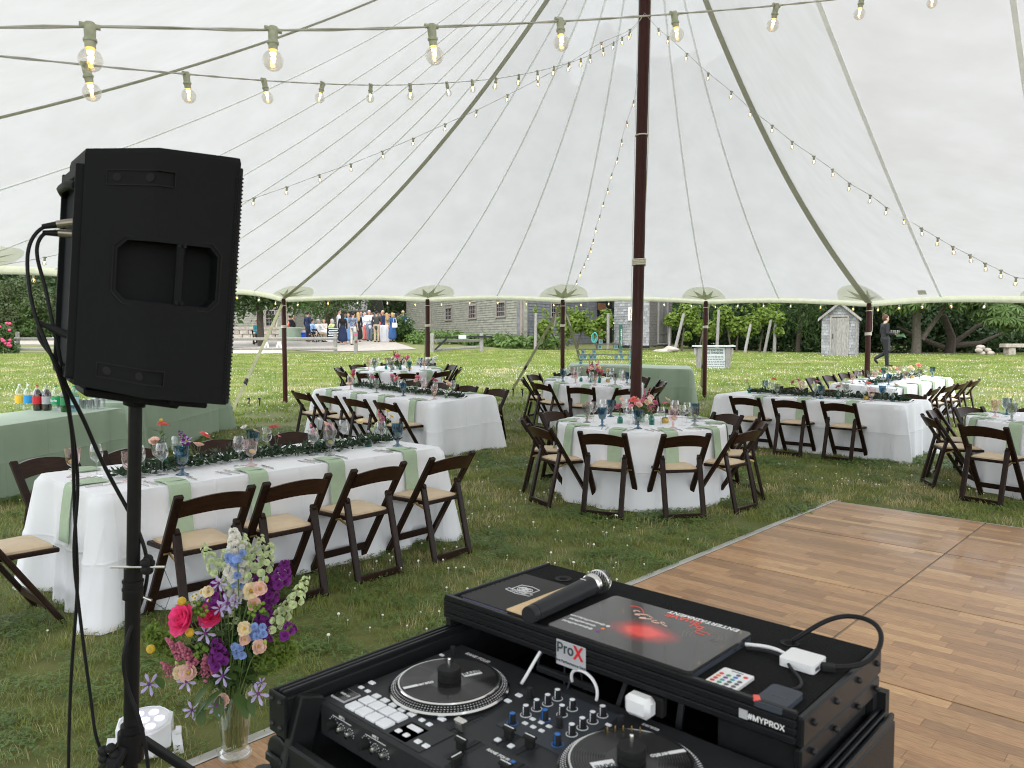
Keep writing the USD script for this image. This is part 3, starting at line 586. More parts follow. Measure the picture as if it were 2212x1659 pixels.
# ---- cottage and the house behind the guests ----
def hut(name, label, a, b, dep, zb, ze, za, m, step, win, seed):
    t = thing(name, label, 'house'); L, T = wall_frame(a, b)
    part(t, 'front_wall', tr(courses(L, zb, ze, step, [(w[0] - w[2] / 2 - .08, w[0] + w[2] / 2 + .08, w[1] - w[3] / 2 - .08, w[1] + w[3] / 2 + .08) for w in win], seed), T), m)
    part(t, 'wall_core', tr(G().box((L / 2, dep / 2 + .01, (zb + ze) / 2), (L, dep, ze - zb)), T), m)
    for w in win: window(t, T, w[0], w[1], w[2], w[3], 3, 4)
    part(t, 'corner_board', tr(G().box((L - .07, -.03, (zb + ze) / 2), (.16, .06, ze - zb)), T), 'trim_taupe')
    V = [(-.3, -.35, ze - .05), (L + .3, -.35, ze - .05), (L + .3, dep / 2, za), (-.3, dep / 2, za), (-.3, dep + .35, ze - .05), (L + .3, dep + .35, ze - .05)]
    V += [(x, y, z + .1) for x, y, z in V]
    part(t, 'roof', tr(G().add(V, [(6, 7, 8, 9), (9, 8, 11, 10), (0, 1, 7, 6), (1, 2, 8, 7), (2, 5, 11, 8), (5, 4, 10, 11), (4, 3, 9, 10), (3, 0, 6, 9), (3, 2, 1, 0), (4, 5, 2, 3)]), T), 'roof_shingle'); return t
hut('cottage', 'small grey weathered cottage with dark shingle roof behind the guests', (-16.5, 56.5), (-10.75, 56.0), 4.5, 1.2, 3.55, 6.4, 'barn_grey', .16, [(3.5, 2.7, .7, 1.3)], 3)
hut('farmhouse', 'shingled farmhouse half hidden by the tree, with one white window', (-24.5, 57.0), (-14.8, 52.5), 5, 1.2, 4.4, 7.2, 'barn_board', .16, [(8.6, 2.95, .75, 1.0), (2.5, 2.9, .75, 1.0)], 4)
sw = thing('stone_wall', 'low wall of pale squared stones behind the guests', 'wall'); rg = random.Random(8)
WLl, WTt = wall_frame((-20.5, 50.3), (-11.4, 49.0))
for r in range(3):
    x = 0
    while x < WLl - .3:
        w = rg.uniform(.45, 1.0); part(sw, 'stone', tr(G().box((x + w / 2, rg.uniform(-.03, .03), 1.42 + r * .27), (w - .03, .4, .25), ch=.03), WTt), 'stone'); x += w
part(sw, 'coping', tr(G().box((WLl / 2, 0, 2.24), (WLl, .5, .08)), WTt), 'stone')
# ---- trees ----
LEAFK = 1.35
def leaves(n, blobs, size, seed, up=0.45, droop=0.0, shell=0.55, aspect=0.5):
    """n leaf-sized two-triangle faces spread through blobs (centre, radii)"""
    n = int(n * LEAFK); r = np.random.default_rng(seed); vol = np.array([np.prod(b[1]) ** .75 for b in blobs]); pick = r.choice(len(blobs), n, p=vol / vol.sum())
    C = np.array([b[0] for b in blobs])[pick]; Rr = np.array([b[1] for b in blobs])[pick]
    d = r.normal(size=(n, 3)); d /= np.linalg.norm(d, axis=1, keepdims=True)
    rad = (shell + (1 - shell) * r.random(n)) * (0.80 + 0.45 * meshkit.noise(d * 2.2 + pick[:, None] * 7.3, seed))
    P = C + d * Rr * rad[:, None]
    N = d + r.normal(size=(n, 3)) * 0.7 + [0, 0, up]; N /= np.linalg.norm(N, axis=1, keepdims=True)
    A = r.normal(size=(n, 3)); A[:, 2] -= droop; A -= N * (A * N).sum(1, keepdims=True); A /= np.linalg.norm(A, axis=1, keepdims=True); B = np.cross(N, A)
    s = size * 1.12 * (0.6 + 0.8 * r.random(n))[:, None]; w = s * aspect
    V = np.stack([P - A * s * .5, P + B * w * .5 + N * s * .08, P + A * s * .5, P - B * w * .5 + N * s * .08], 1).reshape(-1, 3); i = np.arange(n)[:, None] * 4
    return V, np.concatenate([i + [0, 1, 2], i + [0, 2, 3]])
def blobs_in(c, R, n, seed, k=0.42):
    r = np.random.default_rng(seed); out = []
    for _ in range(n):
        d = r.normal(size=3); d /= np.linalg.norm(d); q = np.array(c) + d * np.array(R) * r.uniform(.35, .85); s = r.uniform(k * .7, k * 1.25)
        out.append((q, np.array(R) * s))
    return out
def tree(name, label, cat, x, y, h, R, leaf, size, n, seed, trunk=0.18, low=0.12, bark='bark', nb=26, group=None, **kw):
    z = gz(x, y); t = thing(name, label, cat, TM(None, (x, y, z - .03)), group); r = np.random.default_rng(seed)
    c = (0, 0, h * (low + 1) / 2); Rz = h * (1 - low) / 2; bl = blobs_in(c, (R, R, Rz), nb, seed)
    g = G(); lean = r.normal(size=2) * .04 * h
    g.tube([(0, 0, 0), (lean[0] * .3, lean[1] * .3, h * .3), (lean[0], lean[1], h * .75)], [trunk * 1.25, trunk, trunk * .3], 9)
    for b in bl[:9]:
        s0 = np.array([lean[0] * .3, lean[1] * .3, h * r.uniform(.15, .45)]); g.tube([s0, (s0 + b[0]) / 2 + [0, 0, -.1], b[0]], [trunk * .5, trunk * .3, trunk * .1], 6)
    part(t, 'trunk', g, bark, 40); part(t, 'crown', leaves(n, bl, size, seed, **kw), leaf); return t
TL = [  # u (px), depth, height, radius, leaf, size, n, trunk, label
    ('tree', 1475, 47, 8.5, 3.6, 'leaf_dark', .26, 6500, 'dark green tree rising behind the left end of the vineyard'),
    ('tree', 1560, 50, 9.5, 4.0, 'leaf_mid', .28, 7000, 'mid green tree behind the middle of the vineyard'),
    ('tree', 1640, 46, 9.0, 3.4, 'leaf_dark', .26, 6500, 'dark tree behind the right end of the vineyard'),
    ('spruce', 1722, 38, 9.0, 2.6, 'leaf_mid', .24, 8000, 'drooping dark evergreen just left of the small outhouse'),
    ('tree', 1800, 42, 9.0, 3.6, 'leaf_dark', .24, 7500, 'dark tree directly behind the small outhouse'),
    ('tree', 1885, 43, 9.0, 3.4, 'leaf_dark', .24, 7500, 'dark tree behind the waiting staff member'),
    ('tree', 2055, 45, 9.5, 4.4, 'leaf_dark', .26, 8000, 'deep green tree in shade behind the chestnut'),
    ('tree', 2180, 44, 9.5, 4.2, 'leaf_dark', .26, 8000, 'deep green tree behind the stone bench at right'),
    ('tree', 2330, 42, 9.0, 4.2, 'leaf_mid', .26, 6000, 'tree beyond the right edge of the picture'),
    ('tree', 845, 66, 10.5, 4.6, 'leaf_dark', .34, 7000, 'dark tree between the cottage and the barn'),
    ('tree', 800, 70, 11, 5.0, 'leaf_dark', .36, 6000, 'dark tree behind the gable end of the cottage'),
    ('tree', 565, 40, 7.6, 3.5, 'leaf_mid', .24, 9500, 'broad leafy tree just right of the loudspeaker'),
    ('tree', 712, 49, 6.6, 3.0, 'leaf_light', .17, 9000, 'light green tree hanging over the seated guests'),
    ('tree', 500, 60, 10, 5, 'leaf_dark', .34, 5000, 'dark tree behind the loudspeaker'),
    ('tree', 330, 58, 10, 5.5, 'leaf_mid', .34, 4000, 'tree hidden behind the loudspeaker'),
    ('tree', 150, 54, 9.5, 4.8, 'leaf_dark', .28, 6500, 'dark tree beside the loudspeaker cables at left'),
    ('tree', 55, 58, 11, 5.2, 'leaf_chestnut', .32, 6500, 'tall tree with drooping leaves at the left edge'),
    ('tree', -90, 55, 10, 5.5, 'leaf_dark', .32, 5000, 'tree beyond the left edge of the picture'),
    ('shrub', 22, 49, 4.3, 3.2, 'leaf_olive', .17, 9000, 'large rounded olive-green shrub at the left edge'),
    ('shrub', 82, 49, 3.0, 1.5, 'leaf_light', .16, 3500, 'small bright green shrub beside the cables'),
]
for i, (nm, u, d, h, R, lf, sz, n, lb) in enumerate(TL):
    x = (u - 1106) / 1661 * d
    tree(nm, lb, 'shrub' if nm == 'shrub' else 'tree', x, d, h, R, lf, sz, n, 100 + i, trunk=(.09 if nm == 'spruce' else .15) if nm != 'shrub' else .06, low=(.02 if nm in ('shrub', 'spruce') else .07 if lf == 'leaf_dark' else .13), droop=1.2 if nm == 'spruce' else .2, up=.2 if nm == 'spruce' else .5, aspect=.22 if nm == 'spruce' else .5)
# undergrowth that closes the wood behind the lawn
r = np.random.default_rng(9); bl = []
for k in range(60):
    u = 1430 + k * 15; d = r.uniform(39.5, 41.5); x = (u - 1106) / 1661 * d; bl.append(((x, d, gz(x, d) + r.uniform(.3, 2.2)), (1.1, 1.0, r.uniform(.6, 1.2))))
for k in range(46):
    u = -120 + k * 15; d = r.uniform(55, 57); x = (u - 1106) / 1661 * d; bl.append(((x, d, gz(x, d) + r.uniform(.3, 2.0)), (1.3, 1.2, r.uniform(.7, 1.3))))
ug = solo('undergrowth', leaves(36000, bl, .22, 12), 'leaf_dark', 'dark mass of bushes and undergrowth along the edge of the wood', 'undergrowth', kind='stuff')
r = np.random.default_rng(19); bl = []
for k in range(150):
    u = -150 + k * 17; d = 76 + 3 * r.random() if u < 1330 else 54 + 3 * r.random(); x = (u - 1106) / 1661 * d
    for h_ in (1.0, 3.2, 5.6): bl.append(((x, d, gz(x, d) + h_ + r.uniform(-.5, .5)), (1.7, 1.0, 1.5)))
solo('far_wood', leaves(45000, bl, .42, 13, shell=.2, aspect=.7), 'leaf_dark', 'far dark wood closing the view behind all the buildings', 'wood', kind='stuff')
# chestnut with visible trunks and hand-like leaves
ct = thing('chestnut_tree', 'spreading chestnut tree with thick trunk and long hand-like leaves at right', 'tree'); cx, cy = 18.9, 36.0; cz = gz(cx, cy)
def limb(g, pts, r0, r1): g.tube(np.array(pts) + [cx, cy, cz], np.linspace(r0, r1, len(pts)), 10)
g = G(); limb(g, [(0, 0, -.1), (0.02, 0, .8), (-.05, 0, 2.2), (-.2, .1, 4.2), (-.1, .2, 6.5)], .23, .08)
limb(g, [(.25, 0, .7), (.75, -.1, 1.5), (1.5, -.2, 2.7), (2.6, -.3, 3.6)], .12, .04); limb(g, [(-.1, 0, 2.6), (-1.2, -.3, 3.4), (-2.6, -.7, 3.7)], .10, .04); limb(g, [(0, 0, 3), (1.5, -.6, 4.0), (3.4, -1.2, 4.3)], .10, .04)
part(ct, 'trunk', g, 'bark_grey', 40)
def palmate(n, blobs, size, seed):
    """tufts of seven drooping leaflets"""
    r = np.random.default_rng(seed); V, F = [], []; m = 0
    for _ in range(n):
        b = blobs[r.integers(len(blobs))]; d = r.normal(size=3); d /= np.linalg.norm(d); d[2] = abs(d[2]) * .8 if r.random() < .7 else d[2]
        c = b[0] + d * b[1] * r.uniform(.6, 1.08); ax = d + [0, -.4, .8] + r.normal(size=3) * .3; ax /= np.linalg.norm(ax); Rm = to_z(ax); a0 = r.uniform(0, 6)
        for k in range(7):
            a = a0 + k * 2 * PI / 7; L = size * r.uniform(.75, 1.15); u = np.array([math.cos(a), math.sin(a), -.25]); w = np.array([-math.sin(a), math.cos(a), 0]) * L * .16
            P = [np.zeros(3), u * L * .6 + w, u * L - [0, 0, L * .25], u * L * .6 - w]; V += [c + Rm @ p for p in P]; F += [(m, m + 1, m + 2), (m, m + 2, m + 3)]; m += 4
    return np.array(V), F
cb = [((cx + dx, cy + dy, cz + dz), (rx, ry, rz_)) for dx, dy, dz, rx, ry, rz_ in [(-1.9, -1.9, 2.35, 1.1, .8, .4), (3.2, -2.2, 1.5, 1.3, .8, .4), (1.0, -1.9, 2.5, 1.2, .8, .35), (5.0, -1.6, 2.6, 1.3, .9, .5), (-2.4, -.8, 3.2, 1.5, 1.1, .55), (-.8, -1.2, 2.6, 1.0, .9, .5), (1.8, -1.4, 3.1, 1.5, 1.2, .6), (3.6, -1.4, 2.6, 1.6, 1.2, .6), (2.6, -1.8, 1.95, 1.1, .9, .42), (4.6, -1.0, 3.6, 1.5, 1.2, .6), (0.6, -.6, 4.0, 2.0, 1.5, .8), (-1.5, 0, 4.6, 2.2, 1.8, .9), (2.4, 0, 5.0, 2.6, 2.0, 1.1), (0, .5, 6.2, 2.6, 2.2, 1.2), (5.2, -.6, 2.2, 1.0, .9, .45)]]
part(ct, 'crown', palmate(3000, [(np.array(a), np.array(b)) for a, b in cb], .34, 5), 'leaf_chestnut')
st = thing('tree_stump', 'thick leaning old trunk in the shade right of the chestnut', 'tree trunk'); sx, sy = 21.6, 38.0; sz = gz(sx, sy)
g = G()
for pts, r0, r1 in (([(0, 0, -.1), (.1, 0, .8), (-.3, .1, 1.9)], .27, .13), ([(.2, 0, .5), (1.2, -.1, 1.3), (2.6, -.2, 1.9)], .13, .05), ([(-.3, 0, .3), (-1.6, 0, .8), (-2.6, 0, 1.3)], .14, .05), ([(.1, 0, .4), (1.5, .1, .5), (2.6, .1, 1.0)], .16, .05)):
    g.tube(np.array(pts) + [sx, sy, sz], np.linspace(r0, r1, 3), 9)
part(st, 'trunk', g, 'bark', 40)
# ---- vines on posts ----
def vine_row(label, posts, d0, n, seed, stems, top=1.95, grp=None):
    t = thing('grape_vine', label, 'vine'); r = np.random.default_rng(seed); bl = []
    P = [np.array([(u - 1106) / 1661 * d, d]) for u, d in posts]
    for i, (a, b) in enumerate(zip(P[:-1], P[1:])):
        m = max(2, int(np.linalg.norm(b - a) / .35))
        for k in range(m):
            q = a + (b - a) * (k + r.random()) / m; bl.append(((q[0], q[1], gz(*q) + r.uniform(1.0, top - .25)), (r.uniform(.3, .5), .35, r.uniform(.28, .5))))
            if r.random() < .5: bl.append(((q[0], q[1] - .1, gz(*q) + r.uniform(.5, 1.1)), (.22, .25, .25)))
    for i, (q, ln) in enumerate(stems):
        x = (q - 1106) / 1661 * d0; z = gz(x, d0); part(t, 'stem', G().tube([(x, d0, z - .05), (x + ln * .3, d0, z + .45), (x + ln, d0, z + 1.1)], [.055, .04, .03], 7), 'bark', 40)
    part(t, 'foliage', leaves(n, bl, .13, seed, shell=.3, up=.8, aspect=.95), 'leaf_vine')
    sh = []
    for k in range(24):
        i = r.integers(len(P) - 1); q = P[i] + (P[i + 1] - P[i]) * r.random(); z = gz(*q) + top - .2; sh.append(((q[0], q[1], z + r.uniform(.1, .4)), (.07, .07, .2)))
    part(t, 'shoot_leaf', leaves(260, sh, .10, seed + 1, shell=.1, up=.8, aspect=.9), 'leaf_vine', kind='stuff')
def post(label, u, d, h, r0, lean, grp, m='weathered'):
    x = (u - 1106) / 1661 * d; z = gz(x, d); solo('trellis_post', G().tube([(x, d, z - .05), (x + lean, d, z + h)], [r0, r0 * .85], 8), m, label, 'post', grp, 40)
vine_row('bright grape vine on posts against the grey barn wing', [(1155, 36.5), (1200, 36.6), (1250, 36.7), (1326, 36.9)], 36.7, 3600, 31, [(1175, .2), (1207, -.5), (1246, .3), (1290, -.2)], 1.75)
vine_row('long bright green vineyard row behind the dog sign', [(1448, 36.2), (1500, 36.0), (1560, 35.6), (1620, 35.2), (1690, 35.0)], 35.4, 6500, 32, [(1472, .1), (1510, .2), (1578, -.15), (1590, .1), (1640, .15)], 2.05)
for i, (u, d, h, rr, ln) in enumerate([(1156, 36.2, 1.75, .07, .03), (1313, 36.4, 1.75, .075, .0), (1445, 36.3, 1.8, .06, .02), (1456, 35.2, 1.75, .075, .42), (1548, 35.2, 1.95, .075, .06), (1608, 34.8, 1.3, .07, .25), (1650, 34.6, 1.5, .07, .28), (1672, 35, 1.9, .08, .03)]):
    post('grey wooden trellis post ' + ['at the left end of the barn vine', 'at the right end of the barn vine', 'thin and pale beside the shed door', 'leaning right, second in the vineyard row', 'upright in the middle of the vineyard row', 'half hidden and leaning in the vineyard', 'leaning right near the vineyard end', 'upright at the right end of the vineyard'][i], u, d, h, rr, ln, None)
t = thing('garden_hose', 'coil of teal garden hose hanging in the barn vine', 'hose'); q = at_y(1284, 722, 36.2)
g = G()
for k in range(4): g.tube([(q[0] + (.07 + .02 * k) * math.cos(a) + .03 * math.sin(a * .5 + k), q[1] - .05 * k, q[2] - .08 - .03 * k + (.17 + .02 * k) * math.sin(a)) for a in np.linspace(0, 2 * PI, 20)], .016, 6)
part(t, 'coil', g, 'teal_hose', 40)
bl = []; r = np.random.default_rng(77)
for k in range(70):
    f = r.random(); x = -7.2 + 9.1 * f + r.normal() * .5; y = 47.5 - 10.2 * f + r.normal() * .8; bl.append(((x, y, gz(x, y) + .22), (.55, .55, r.uniform(.3, .55))))
solo('hosta_bed', leaves(9000, bl, .17, 40, shell=.45, up=1.2, aspect=.7), 'leaf_hosta', 'mound of pale variegated ground cover along the barn wall', 'plants', kind='stuff')
tree('rose_shrub', 'loose green shrub with white flowers at the corner of the barn', 'shrub', -6.4, 45.2, 1.7, .8, 'leaf_mid', .14, 1800, 51, trunk=.04, low=.02)
rb = thing('rose_bush', 'rose bush with pink blooms at the left edge by the rail fence', 'rose bush'); rx, ry = at_y(6, 750, 33)[0], 33.0
part(rb, 'foliage', leaves(3000, [((rx + dx, ry, gz(rx, ry) + dz), (.42, .4, .4)) for dx, dz in ((-.3, .35), (.1, .5), (.3, .3), (-.1, .8), (.15, .95), (-.5, 1.0))], .10, 61, shell=.3), 'leaf_mid'); rg = random.Random(3)
for k in range(26):
    c = (rx + rg.uniform(-.5, .62), ry - .38 - rg.uniform(0, .1), gz(rx, ry) + rg.choice([rg.uniform(.95, 1.35), rg.uniform(.35, .7)])); part(rb, 'bloom', G().ball(c, .065, 1, (1, .7, .9)), 'pink_bloom', True)
# ---- split rail fences, gate, bench, cooler, signs ----
def rail(t, p, q, w=.10, h=.13): part(t, 'rail', G().bar(p, q, w, h, (0, 0, 1), .03), 'weathered')
def onr(u, d, h): x = (u - 1106) / 1661 * d; return np.array([x, d, gz(x, d) + h])
f1 = thing('rail_fence', 'grey split rail fence with two rails beside the gravel path', 'fence')
for u in (725, 500, 280, 40, -120): a = onr(u, 34, 0); part(f1, 'post', G().box(a + [0, 0, .42], (.15, .13, 1.0), ch=.03), 'weathered')
for a, b in ((725, 500), (500, 280), (280, 40), (40, -120)): rail(f1, onr(a + 4, 33.95, .62), onr(b - 4, 34.05, .6)); rail(f1, onr(a + 4, 33.95, .18), onr(b - 4, 34.05, .16))
f2 = thing('gate_post', 'single grey fence post with small red and orange tags', 'post'); a = onr(769, 33.6, 0); part(f2, 'post', G().box(a + [0, 0, .45], (.16, .14, 1.0), ch=.03), 'weathered')
part(f2, 'tag_disc', G().lathe([(0, 0), (.055, 0), (.055, .01), (0, .01)], 12, TM(rotx(PI / 2), a + [.02, -.075, .82])), 'pink_bloom'); part(f2, 'tag_disc', G().lathe([(0, 0), (.06, 0), (.06, .01), (0, .01)], 12, TM(rotx(PI / 2), a + [.03, -.075, .5])), 'rust_wood')
f3 = thing('rail_fence', 'short grey rail fence with a black bar and white tag before the barn', 'fence')
for u in (934, 1040): a = onr(u, 34.5, 0); part(f3, 'post', G().box(a + [0, 0, .38], (.17, .15, .9), ch=.03), 'weathered')
rail(f3, onr(938, 34.5, .5), onr(1038, 34.5, .52), .11, .13); rail(f3, onr(938, 34.5, .10), onr(1038, 34.5, .24), .11, .12)
part(f3, 'black_bar', G().bar(onr(940, 34.35, .66), onr(1064, 34.35, .70), .07, .07), 'dark_metal'); part(f3, 'brace', G().bar(onr(940, 34.3, .12), onr(966, 34.3, .62), .07, .08), 'dark_metal'); part(f3, 'tag', G().box(onr(999, 34.28, .69), (.34, .02, .17)), 'sign_white')
bn = thing('sawhorse_bench', 'pale wooden bench on A-shaped legs on the grass before the guests', 'bench'); a = onr(590, 36, 0)
part(bn, 'top', G().box(a + [0, 0, .52], (.85, .25, .06), ch=.01), 'white_paint')
for s in (-1, 1):
    for e in (-1, 1): part(bn, 'leg', G().bar(a + [s * .3 + e * .13, -.05, 0], a + [s * .3, 0, .5], .09, .05, (0, 1, 0)), 'white_paint')
lp = thing('timber_edging', 'long pale timber plank lying along the grass left of the path', 'plank'); part(lp, 'plank', G().bar(onr(505, 33.2, .07), onr(616, 33.2, .07), .14, .14), 'cream_sign')
ck = thing('cooler', 'bright blue picnic cooler by the stone wall', 'cooler'); a = onr(651, 47.5, .15)
part(ck, 'body', G().box(a + [0, 0, .14], (.52, .34, .28), ch=.02), 'cooler_blue', 30); part(ck, 'lid', G().box(a + [0, 0, .31], (.55, .37, .06), ch=.015), 'cooler_blue', 30)
sg1 = thing('dog_sign', 'low white notice board on two grey posts reading attention dog owners', 'sign'); a = onr(1541, 24.0, 0); base = a[2]
for s in (-1, 1):
    part(sg1, 'post', G().box(a + [s * .44, 0, .32], (.16, .14, .72), ch=.01), 'weathered'); part(sg1, 'block', G().box(a + [s * .57, 0, .54], (.06, .12, .2), ch=.005), 'weathered')
part(sg1, 'cap_plank', G().box(a + [0, 0, .70], (1.3, .24, .045), ch=.005), 'sign_white', label='long pale cap plank across the top')
bd = part(sg1, 'board', G().box(a + [0, .0, .32], (.72, .03, .66)), 'sign_white')
write(bd, 'ATTENTION', .068, TM(UP, a + [0, -.018, .54]), 'ink'); write(bd, 'DOG OWNERS', .064, TM(UP, a + [0, -.018, .455]), 'ink')
rg = random.Random(4)
for k in range(7): 
    g = G(); x = -.33
    while x < .3: w = rg.uniform(.03, .09); g.box((a[0] + x + w / 2, a[1] - .017, base + .385 - k * .052), (w, .004, .018)); x += w + .016
    part(bd, 'text_line', g, 'ink')
sb = thing('stone_bench', 'grey stone slab bench at the right edge under the trees', 'bench'); a = onr(2205, 33, 0)
part(sb, 'slab', G().box(a + [0, 0, .44], (1.6, .5, .16), ch=.02), 'stone', 30)
for s in (-1, 1): part(sb, 'support', G().box(a + [s * .5, 0, .18], (.3, .4, .36), ch=.02), 'stone', 30)
rs = thing('rubble_pile', 'small pile of pale rubble stones in the shade left of the bench', 'stones'); a = onr(2125, 33.4, 0)
for k in range(6): part(rs, 'stone', G().ball(a + [rg.uniform(-.3, .3), rg.uniform(-.1, .1), .1 + .13 * (k // 2)], .14, 1, (1.2, 1, .8)), 'stone', 30)
# ================= furniture and tableware =================
mat('chair_wood', (0.0105, 0.0058, 0.0040), 0.36, spec=0.18, scale=16, hue=(0.024, 0.011, 0.0065), stretch=(5, 5, 0.8), coat=0.04, bump=0.05, rnd=0.15)
mat('chair_rail', (0.016, 0.0075, 0.0045), 0.32, spec=0.18, scale=10, hue=(0.034, 0.014, 0.007), stretch=(0.8, 5, 7), coat=0.06, bump=0.04, rnd=0.15)
mat('cushion_beige', (0.60, 0.46, 0.30), 0.5, var=0.05, scale=20, rnd=0.05)
mat('brass', (0.45, 0.30, 0.12), 0.35, metal=1.0)
mat('napkin_green', (0.365, 0.465, 0.325), 0.85, var=0.05, scale=20, rnd=0.06, bump=0.1, bscale=300)
mat('steel', (0.62, 0.61, 0.59), 0.22, metal=1.0, var=0.03)
mat('salt', (0.78, 0.77, 0.75), 0.7, var=0.03); mat('pepper', (0.22, 0.17, 0.13), 0.8, var=0.2, scale=200)
glass('glass_clear', (0.93, 0.94, 0.94), 0.14); glass('glass_blue', (0.20, 0.36, 0.46), 0.12); glass('glass_pink', (0.86, 0.72, 0.73), 0.14); glass('glass_smoke', (0.55, 0.57, 0.55), 0.14); glass('glass_teal', (0.12, 0.50, 0.47), 0.12); glass('glass_sky', (0.55, 0.68, 0.80), 0.12); glass('glass_greenish', (0.62, 0.78, 0.62), 0.14)
mat('gold_pot', (0.45, 0.32, 0.10), 0.35, metal=0.6, var=0.15)
mat('lemon', (0.62, 0.55, 0.22), 0.6); mat('tea', (0.30, 0.22, 0.10), 0.3)
leafmat('leaf_garland', (0.018, 0.040, 0.015), (0.038, 0.075, 0.026), (0.085, 0.135, 0.050), 0.2, 0.4)
leafmat('leaf_fresh', (0.06, 0.11, 0.025), (0.10, 0.17, 0.04), (0.17, 0.25, 0.07), 0.25)
mat('stem_green', (0.10, 0.16, 0.04), 0.6)
for n_, c_ in dict(coral=(0.80, 0.20, 0.17), pink=(0.76, 0.28, 0.36), hotpink=(0.78, 0.07, 0.24), blush=(0.82, 0.55, 0.45), cream=(0.80, 0.68, 0.44), white=(0.82, 0.80, 0.74), purple=(0.22, 0.03, 0.25), wine=(0.17, 0.012, 0.045), yellow=(0.72, 0.50, 0.05), lilac=(0.45, 0.38, 0.62), blue=(0.30, 0.42, 0.72), mauve=(0.55, 0.17, 0.25), lime=(0.42, 0.52, 0.13), palegreen=(0.60, 0.68, 0.40), berry=(0.16, 0.27, 0.03)).items():
    mat('bloom_' + n_, c_, 0.6, var=0.22, scale=40, transl=0.25, rnd=0.12)
def linen(name, c, hue):
    """woven cloth with pressed fold lines"""
    LOOK[name] = usdkit.material(stage, '/World/Looks/' + name, {
        'co': ('texture_coordinate', {}), 'no': ('noise_texture', {'scale': 2.2, 'detail': 4.0}), 'rp': ('rgb_ramp', {'ramp': [(.3, c), (.7, hue)]}), 'sx': ('separate_xyz', {}),
        'mx': ('math', {'math_type': 'pingpong', 'value2': .31}), 'my': ('math', {'math_type': 'pingpong', 'value2': .29}), 'mz': ('math', {'math_type': 'pingpong', 'value2': .19}),
        'gx': ('map_range', {'from_min': 0.0, 'from_max': .014, 'to_min': 1.0, 'to_max': 0.0, 'clamp': True}), 'gy': ('map_range', {'from_min': 0.0, 'from_max': .014, 'to_min': 1.0, 'to_max': 0.0, 'clamp': True}), 'gz': ('map_range', {'from_min': 0.0, 'from_max': .012, 'to_min': 1.0, 'to_max': 0.0, 'clamp': True}),
        'a1': ('math', {'math_type': 'maximum'}), 'a2': ('math', {'math_type': 'maximum'}), 'n2': ('noise_texture', {'scale': 9.0, 'detail': 5.0}), 'a3': ('math', {'math_type': 'multiply_add', 'value2': .9}),
        'bu': ('bump', {'strength': .55, 'distance': .006}), 'p': ('principled_bsdf', {'roughness': .85, 'sheen_weight': .1, 'specular_ior_level': .3}), 'tl': ('translucent_bsdf', {}), 'mc': ('mix_closure', {'fac': .1})},
        [('co.object', 'no.vector'), ('no.fac', 'rp.fac'), ('co.object', 'sx.vector'), ('sx.x', 'mx.value1'), ('sx.y', 'my.value1'), ('sx.z', 'mz.value1'), ('mx.value', 'gx.value'), ('my.value', 'gy.value'), ('mz.value', 'gz.value'), ('gx.result', 'a1.value1'), ('gy.result', 'a1.value2'), ('a1.value', 'a2.value1'), ('gz.result', 'a2.value2'),
         ('co.object', 'n2.vector'), ('n2.fac', 'a3.value1'), ('a2.value', 'a3.value3'), ('a3.value', 'bu.height'), ('bu.normal', 'p.normal'), ('rp.color', 'p.base_color'), ('rp.color', 'tl.color'), ('p.BSDF', 'mc.closure1'), ('tl.BSDF', 'mc.closure2')], surface='mc.closure')
linen('cloth_white', (.845, .85, .875), (.88, .885, .91)); linen('cloth_green', (.28, .36, .262), (.315, .395, .295))
# ---------- folding chair, facing +y, seat centre over the origin ----------
def chair_build(p):
    for s in (-1, 1):
        a, b = np.array([s * .212, -.295, .79]), np.array([s * .212, .215, 0.0]); part(p, 'long_post', G().bar(a, b, .030, .052, (1, 0, 0), .006), 'chair_wood')
        a, b = np.array([s * .178, -.155, .555]), np.array([s * .180, -.285, 0.0])
        g = G().bar(a, b, .028, .048, (1, 0, 0), .006).tube([a + [-.0135, 0, 0], a + [.0135, 0, 0]], .024, 10); part(p, 'rear_leg', g, 'chair_wood')
        part(p, 'hinge', G().bar((s * .196, -.20, .395), (s * .196, -.10, .425), .006, .016).tube([(s * .19, -.105, .43), (s * .232, -.105, .43)], .006, 6), 'brass')
    n = 11; V = []; F = []
    for i in range(n):
        u = -1 + 2 * i / (n - 1); x = u * .20; y = -.262 - .030 * (1 - u * u); top = .755 + .030 * (1 - u * u); bot = .655 + .022 * (1 - u * u)
        yt, yb = y - (top - .70) * .62, y - (bot - .70) * .62
        V += [(x, yt - .009, top), (x, yt + .009, top), (x, yb + .009, bot), (x, yb - .009, bot)]
    for i in range(n - 1):
        for k in range(4): a = i * 4 + k; b = i * 4 + (k + 1) % 4; F.append((a, b, b + 4, a + 4))
    F += [(0, 3, 2, 1), (4 * n - 4, 4 * n - 3, 4 * n - 2, 4 * n - 1)]
    part(p, 'back_rail', G().add(V, np.array(F)[:, ::-1]), 'chair_rail', 50)
    v, f = boxvf((.385, .40, .028), .006); v[:, 0] *= 1 + .10 * v[:, 1] / .2; part(p, 'seat_frame', (v + [0, .01, .432], f), 'chair_wood')
    v, f = pillow(.345, .36, .030); v[:, 0] *= 1 + .10 * v[:, 1] / .2; part(p, 'seat_cushion', (v + [0, .01, .446], f), 'cushion_beige', 60)
    part(p, 'front_stretcher', G().box((0, .135, .125), (.40, .022, .05), ch=.005), 'chair_wood'); part(p, 'rear_stretcher', G().box((0, -.278, .035), (.34, .024, .05), ch=.005), 'chair_wood')
chair = Kind('folding_chair', 'chair', chair_build)
